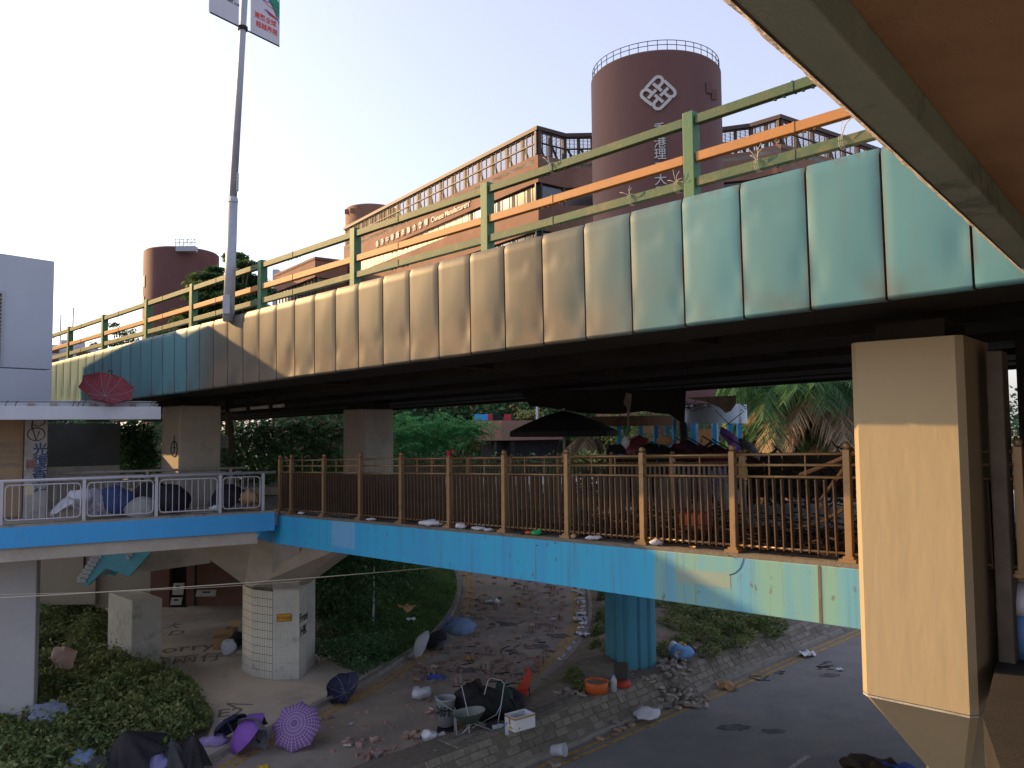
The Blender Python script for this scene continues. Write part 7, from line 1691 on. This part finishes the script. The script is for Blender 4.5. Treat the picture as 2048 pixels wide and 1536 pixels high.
# ------------------------------------------------------------------ black parasol
ps = thing('parasol', 'large black burnt parasol standing beyond the footbridge', 'parasol', tuple(V(ptY(1128, 900, 21).x, 21, 4.6)))
pcx = ptY(1128, 860, 21).x; zr_ = ptY(1128, 862, 21).z; Rp = 108 / FPX * 21
vs = [(pcx, 21, zr_ + .55)]; n_ = 24
for j in (1, 2, 3):
    for k in range(n_):
        a = 6.283 * k / n_; rr = Rp * j / 3 * (1 - .05 * (j / 3) * abs(math.sin(4 * a))); vs.append((pcx + rr * math.cos(a), 21 + rr * math.sin(a), zr_ + .55 * (1 - (j / 3) ** 1.3)))
for k in range(n_): x, y, z = vs[1 + 2 * n_ + k]; vs.append((x, y, z - .14))
fs = [(0, 1 + k, 1 + (k + 1) % n_) for k in range(n_)]
for j in range(3):
    for k in range(n_): fs.append((1 + j * n_ + k, 1 + (j + 1) * n_ + k, 1 + (j + 1) * n_ + (k + 1) % n_, 1 + j * n_ + (k + 1) % n_))
q = MB(); q.add(vs, fs); q.build('canopy', M['black'], parent=ps)
q = MB(); q.tube((pcx, 21, 4.4), (pcx, 21, zr_ + .6), .03); q.build('pole', M['galv'], parent=ps)
# ------------------------------------------------------------------ pavilion with blue posts and pale ring
pv_ = thing('pavilion', 'round pavilion with bright blue posts and a pale blue ring fascia, partly burnt', 'pavilion', (ptY(1360, 900, 25).x, 27, ZD))
M['ringblue'] = mat('pale_blue_ring_paint', (.58, .72, .84), (.62, .76, .88), 2, .6, c3=(.22, .12, .10), s3=3.0, t3=(.60, .70), stretch=(1, 1, .12))
M['post_blue'] = mat('blue_post_paint', (.06, .40, .72), (.07, .44, .76), 3, .55, c3=(.02, .05, .08), s3=2, t3=(.6, .8))
M['ringbrown'] = mat('brown_scorched_ring', (.16, .09, .05), (.22, .13, .08), 3, .8)
def arc_band(pxc, Y, halfpx, y0, y1, a0_, a1_, m_, name, jag=0., th=.12):
    c_ = ptY(pxc, y0, Y); r_ = halfpx / FPX * Y; zt_ = ptY(pxc, y0, Y - r_).z; zb2 = ptY(pxc, y1, Y - r_).z; n_ = 36; q = MB(); vs = []
    for k in range(n_ + 1):
        a = a0_ + (a1_ - a0_) * k / n_; zz = zt_ + (jag * (noise.noise(V(k * .9, 3, 0)) - .3) if jag else 0)
        for rr in (r_, r_ - th):
            vs += [(c_.x + rr * math.cos(a), Y + rr * math.sin(a), zb2), (c_.x + rr * math.cos(a), Y + rr * math.sin(a), zz)]
    fs = []
    for k in range(n_):
        A_ = 4 * k; fs += [(A_, A_ + 4, A_ + 5, A_ + 1), (A_ + 2, A_ + 3, A_ + 7, A_ + 6), (A_ + 1, A_ + 5, A_ + 7, A_ + 3), (A_, A_ + 2, A_ + 6, A_ + 4)]
    fs += [(0, 1, 3, 2), (4 * n_, 4 * n_ + 2, 4 * n_ + 3, 4 * n_ + 1)]
    q.add(vs, fs); return q.build(name, M[m_], parent=pv_), c_, r_, zb2
_, rc, rr_, zbn = arc_band(1430, 24.5, 61, 808, 847, math.pi, 2 * math.pi, 'ringblue', 'ring_fascia', .10)
_, rc2, rr2, zbn2 = arc_band(1262, 24.5, 82, 832, 852, math.pi, 2 * math.pi, 'ringbrown', 'ring_fascia', 0)
for px, y0, w_, m_ in [(1238, 848, 9, 'post_blue'), (1281, 845, 8, 'post_blue'), (1311, 842, 8, 'post_blue'), (1335, 838, 7, 'post_blue'), (1348, 840, 6, 'post_blue'), (1366, 846, 12, 'char'), (1373, 848, 4, 'post_blue'), (1386, 848, 8, 'post_blue'), (1394, 848, 3, 'ringblue'), (1428, 848, 8, 'post_blue'), (1435, 848, 3, 'ringblue'), (1460, 845, 9, 'post_blue'), (1478, 843, 8, 'post_blue')]:
    Y = 24.4 + rng.uniform(-.3, .4); a = ptY(px, y0, Y); q = MB(); q.box(a.x, Y, ZD - .1, w_ / FPX * Y, .16, a.z - ZD + .12); q.build('post', M[m_], parent=pv_)
q = MB()
for _ in range(240):
    px = rng.uniform(1372, 1490); p = ptY(px, 812 + rng.gauss(0, 3), 24.4 - .8 * rng.random()); a = rng.uniform(0, 6.28); d = V(math.cos(a) * .3, .05, rng.uniform(-.18, .12)) * rng.uniform(.3, 1.0); q.tube(p, p + d, .012, n=3, cap=False)
q.build('burnt_lath', M['rag'], parent=pv_, kind='stuff')
for p0, p1, lab in (((1440, 860), (1485, 825), 'thin broken lath hanging across the ring fascia'), ((1430, 820), (1460, 850), 'second broken lath hanging across the ring fascia')):
    q = MB(); q.tube(ptY(*p0, 23.2), ptY(*p1, 23.2), .014, n=4); q.build('hanging_lath', M['ink'], parent=pv_)
def panelq(label, pts, Y, m_, name, cat, th=.08):
    q = MB(); q.prism([ptY(x, y, Y) for x, y in pts], (0, th, 0)); return q.build(name, M[m_] if isinstance(m_, str) and m_ in M else CL[m_], label=label, cat=cat)
panelq('orange yellow painted shutter seen between the blue posts', [(1396, 860), (1424, 858), (1424, 900), (1396, 900)], 26.5, 'orange', 'shutter', 'shutter')
panelq('tan plank counter behind the blue posts', [(1280, 876), (1360, 876), (1360, 905), (1280, 905)], 26, 'cardb', 'counter', 'counter')
panelq('slatted tan screen between the two left blue posts', [(1287, 848), (1306, 848), (1306, 866), (1287, 866)], 26.4, 'cardb', 'slatted_screen', 'screen')
panelq('green upright shape hanging left of the second blue post', [(1248, 848), (1260, 848), (1262, 862), (1256, 872), (1247, 866)], 24.0, 'greenp', 'green_pennant', 'pennant')
panelq('dark low block at the left end of the barricade', [(1217, 908), (1222, 890), (1248, 889), (1254, 908)], 20, 'black', 'dark_box', 'box', .6)
# barricade things standing above the railing
def upx(label, px, py, Y, axis, r_, m_, **k): return U(label, ptY(px, py, Y), axis, r_, m_, **k)
upx('red umbrella on the left of the barricade below the green pennant', 1272, 882, 18.2, (-.3, -.5, .6), .30, 'red', crumple=.3)
upx('small orange red umbrella right of the red one', 1290, 886, 18.2, (.3, -.5, .6), .22, 'red', crumple=.4)
upx('turquoise pointed umbrella between the blue posts', 1303, 882, 19, (.0, -.2, .95), .16, 'turq', depth=1.6, shaft=False)
upx('long black umbrella on the barricade rail', 1318, 893, 17.6, (.1, -.3, .9), .50, 'black', depth=.3)
upx('maroon umbrella left of the black post', 1352, 896, 18, (-.4, -.4, .7), .38, 'maroon', crumple=.3)
upx('second maroon umbrella right of the black post', 1395, 893, 18, (.3, -.4, .8), .46, 'maroon', crumple=.3)
upx('large dark red umbrella beneath the folded frames', 1430, 900, 17.8, (-.1, -.4, .8), .48, 'maroon', crumple=.3)
upx('pink and purple umbrella at the right of the barricade', 1474, 878, 18.2, (.75, -.35, .5), .44, 'purple', crumple=.15)
upx('turquoise umbrella edge just under the pink and purple one', 1484, 888, 18.3, (.7, -.35, .35), .38, 'turq', crumple=.2)
upx('grey blue umbrella at the right end of the barricade', 1508, 892, 18.3, (.6, -.3, .6), .34, 'grey', crumple=.2)
upx('pale violet umbrella in the middle right of the barricade behind the railing', 1445, 955, 17.5, (.0, -.6, .5), .42, 'lilac', crumple=.4)
upx('white umbrella low behind the pickets', 1462, 985, 17.2, (.2, -.6, .5), .34, 'white', crumple=.4)
upx('grey umbrella low behind the pickets left of the violet one', 1385, 950, 17.5, (-.2, -.6, .5), .40, 'dgrey', crumple=.3)
upx('dark blue umbrella behind the right post of the middle bay', 1472, 935, 17.8, (.3, -.5, .5), .36, 'dblue', crumple=.3)
bag('white backpack shaped bundle left of the red umbrella', ptY(1252, 898, 18), 'bag', .11, (.8, .6, 1.2), 'white_bundle', 'bundle', 51)
bag('yellow vest hanging at the right of the barricade', ptY(1486, 960, 17.6), 'yellowp', .17, (.7, .4, 1.3), 'yellow_vest', 'vest', 52, jit=.25)
bag('tan box shaped bundle right of the turquoise tip', ptY(1330, 893, 18), 'cardb', .14, (1.4, .6, .9), 'tan_bundle', 'bundle', 53, jit=.1)
# folded black metal frames
for k, (x0, y0) in enumerate([(1352, 876), (1372, 872), (1404, 872), (1440, 866), (1424, 878)]):
    p0, p1, p2 = ptY(x0, y0, 17.6), ptY(x0 + 44, y0 + 26, 17.6), ptY(x0 + 40, y0 + 32, 17.8); q = MB(); q.path([p0 + V(-.02, 0, -.15), p0, p1, p1 + V(0, .1, -.2), p0 + V(-.05, .1, -.2)], .016, 5)
    q.build('folded_frame', M['ink'], label=['first', 'second', 'third', 'last', 'fourth'][k] + ' black folded metal frame from the left in the slanting row on the barricade', cat='metal frame', group='folded black frames on the barricade')
# ------------------------------------------------------------------ gloom at far right: rail, dark wall, floor, barrel
dk = thing('dark_stairwell', 'unlit concrete stairwell wall behind the big pier at the right edge', 'wall', (8.5, 12, 5))
M['darkconc'] = mat('shade_black_concrete', (.014, .012, .011), (.024, .02, .018), 2, .95, .3, 30)  # near black colour stands in for the deep shade at far right
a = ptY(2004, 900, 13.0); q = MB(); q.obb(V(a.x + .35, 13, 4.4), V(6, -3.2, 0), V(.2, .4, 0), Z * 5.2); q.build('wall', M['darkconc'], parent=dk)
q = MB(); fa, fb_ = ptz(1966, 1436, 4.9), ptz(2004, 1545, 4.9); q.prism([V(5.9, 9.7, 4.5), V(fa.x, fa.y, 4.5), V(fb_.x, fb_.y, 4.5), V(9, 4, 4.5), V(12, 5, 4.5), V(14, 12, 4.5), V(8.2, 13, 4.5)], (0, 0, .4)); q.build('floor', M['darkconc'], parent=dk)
dr = thing('dark_railing', 'faint grey railing in the gloom right of the big pier', 'railing', ptY(2025, 1000, 11))
for py in (908, 936, 962, 1054, 1138):
    q = MB(); q.tube(ptY(2012, py, 11), ptY(2120, py + 1, 10.4), .014); q.build('rail', M['galv'], parent=dr)
q = MB(); q.tube(ptY(2012, 905, 11), ptY(2016, 1145, 11), .03); q.build('post', M['conc_grey'], parent=dr)
bl_ = thing('blue_barrel', 'blue barrel with a domed white lid half hidden at the right edge', 'barrel', ptY(2048, 1300, 9.2))
p = ptY(2052, 1215, 9.0); zb3 = 4.9
q = MB(); q.lathe([(.02, 0), (.24, 0), (.27, .2), (.27, .5), (.24, p.z - zb3 - .05)], 24, (p.x, p.y, zb3)); q.build('body', M['blueb'], parent=bl_, smooth=True)
q = MB(); q.lathe([(.29, p.z - zb3 - .04), (.28, p.z - zb3 + .10), (.20, p.z - zb3 + .24), (.08, p.z - zb3 + .31), (.01, p.z - zb3 + .32)], 24, (p.x, p.y, zb3)); q.build('lid', M['bag'], parent=bl_, smooth=True)
# ------------------------------------------------------------------ blocks added outside the frame to keep the low sun off the place
def sp(q_, p_): return V(-.927 * q_ + .375 * p_, .375 * q_ + .927 * p_, 0)
def block(label, q0, p0, p1, depth, H, m_):
    t = thing('sun_blocker', label, 'building', tuple((sp(q0, p0) + sp(q0, p1)) / 2)); a, c_, d_, e_ = sp(q0, p0), sp(q0, p1), sp(q0 + depth, p1), sp(q0 + depth, p0)
    q = MB(); q.prism([a, c_, d_, e_], (0, 0, H)); q.build('wall', M[m_], parent=t)
    w_ = (c_ - a); L_ = w_.length; w_.normalize(); nn_ = V(w_.y, -w_.x, 0); nn_ = nn_ if nn_.dot(a - EYE) < 0 else -nn_
    wm_ = MB(); wm_.obb((0, 0, 0), (1.6, 0, 0), (0, .05, 0), (0, 0, 1.5)); wm_ = wm_.mesh('window', M['glass_dk'])
    cols = max(1, int(L_ / 3.4)); rows_n = int(H / 3.2); n_ = 0
    for r_ in range(rows_n):
        for c in range(cols):
            if n_ >= 280: break
            inst('window', wm_, mat_axes(w_, nn_, Z, a + w_ * (.9 + c * 3.4) + Z * (1.2 + r_ * 3.2) - nn_ * .0), t); n_ += 1
    return t
block('long pale housing block left of the view', 78, 19.55, 42.0, 12, 31.6, 'wall_beige')  # unseen block added to keep the sun off
block('lower pale housing block beside the long one', 78, 5.0, 19.5, 12, 28.0, 'wall_beige')  # unseen block added to keep the sun off
block('slender tall tower block left of the view', 112, 42.2, 53.0, 14, 77, 'brick_far')  # unseen block added to keep the sun off
# pillars that carry the far side of the white building, outside the frame
for k_, m__ in ((4.5, 6.5), (10.5, 6.5), (10.5, 1.0)):
    c__ = V(-11.75, 20.1, 0) + din * k_ + dl * m__; q = MB(); q.box(c__.x, c__.y, .0, .8, .8, zb_ - .06); q.build('pillar', M['tanwall'], parent=wb)
q = MB(); h0_ = V(-11.75, 20.1, 0) + din * 3.5 + dl * .05  # unseen roof box added to raise the building's cast shadow
q.prism([V(h0_.x, h0_.y, ztp + .005), V(h0_.x, h0_.y, ztp + .005) + dl * 1.6, V(h0_.x, h0_.y, ztp + .005) + dl * 1.6 + din * 7.9, V(h0_.x, h0_.y, ztp + .005) + din * 7.9], (0, 0, 12.6 - ztp)); q.build('roof_shade_box', M['white_paint'], parent=wb)
# the deck the viewer stands on and a wall added on its right to block light, both outside the frame
vd = thing('viewer_deck', 'concrete walkway deck and side wall where the picture is taken from', 'walkway', (4, -1, 5.5))  # the side wall is added to block light
q = MB(); q.prism([V(-2.5, -9, 5.35), V(11, -9, 5.35), V(11, 3.2, 5.35), V(3.2, 2.6, 5.35), V(.4, 1.2, 5.35)], (0, 0, .4)); q.build('deck', M['conc_grey'], parent=vd)
q = MB(); q.prism([V(9.4, -6, 5.76), V(9.9, 9.0, 5.76), V(10.3, 9.0, 5.76), V(9.8, -6, 5.76)], (0, 0, 3.1)); q.build('light_block_wall', M['darkconc'], parent=vd)
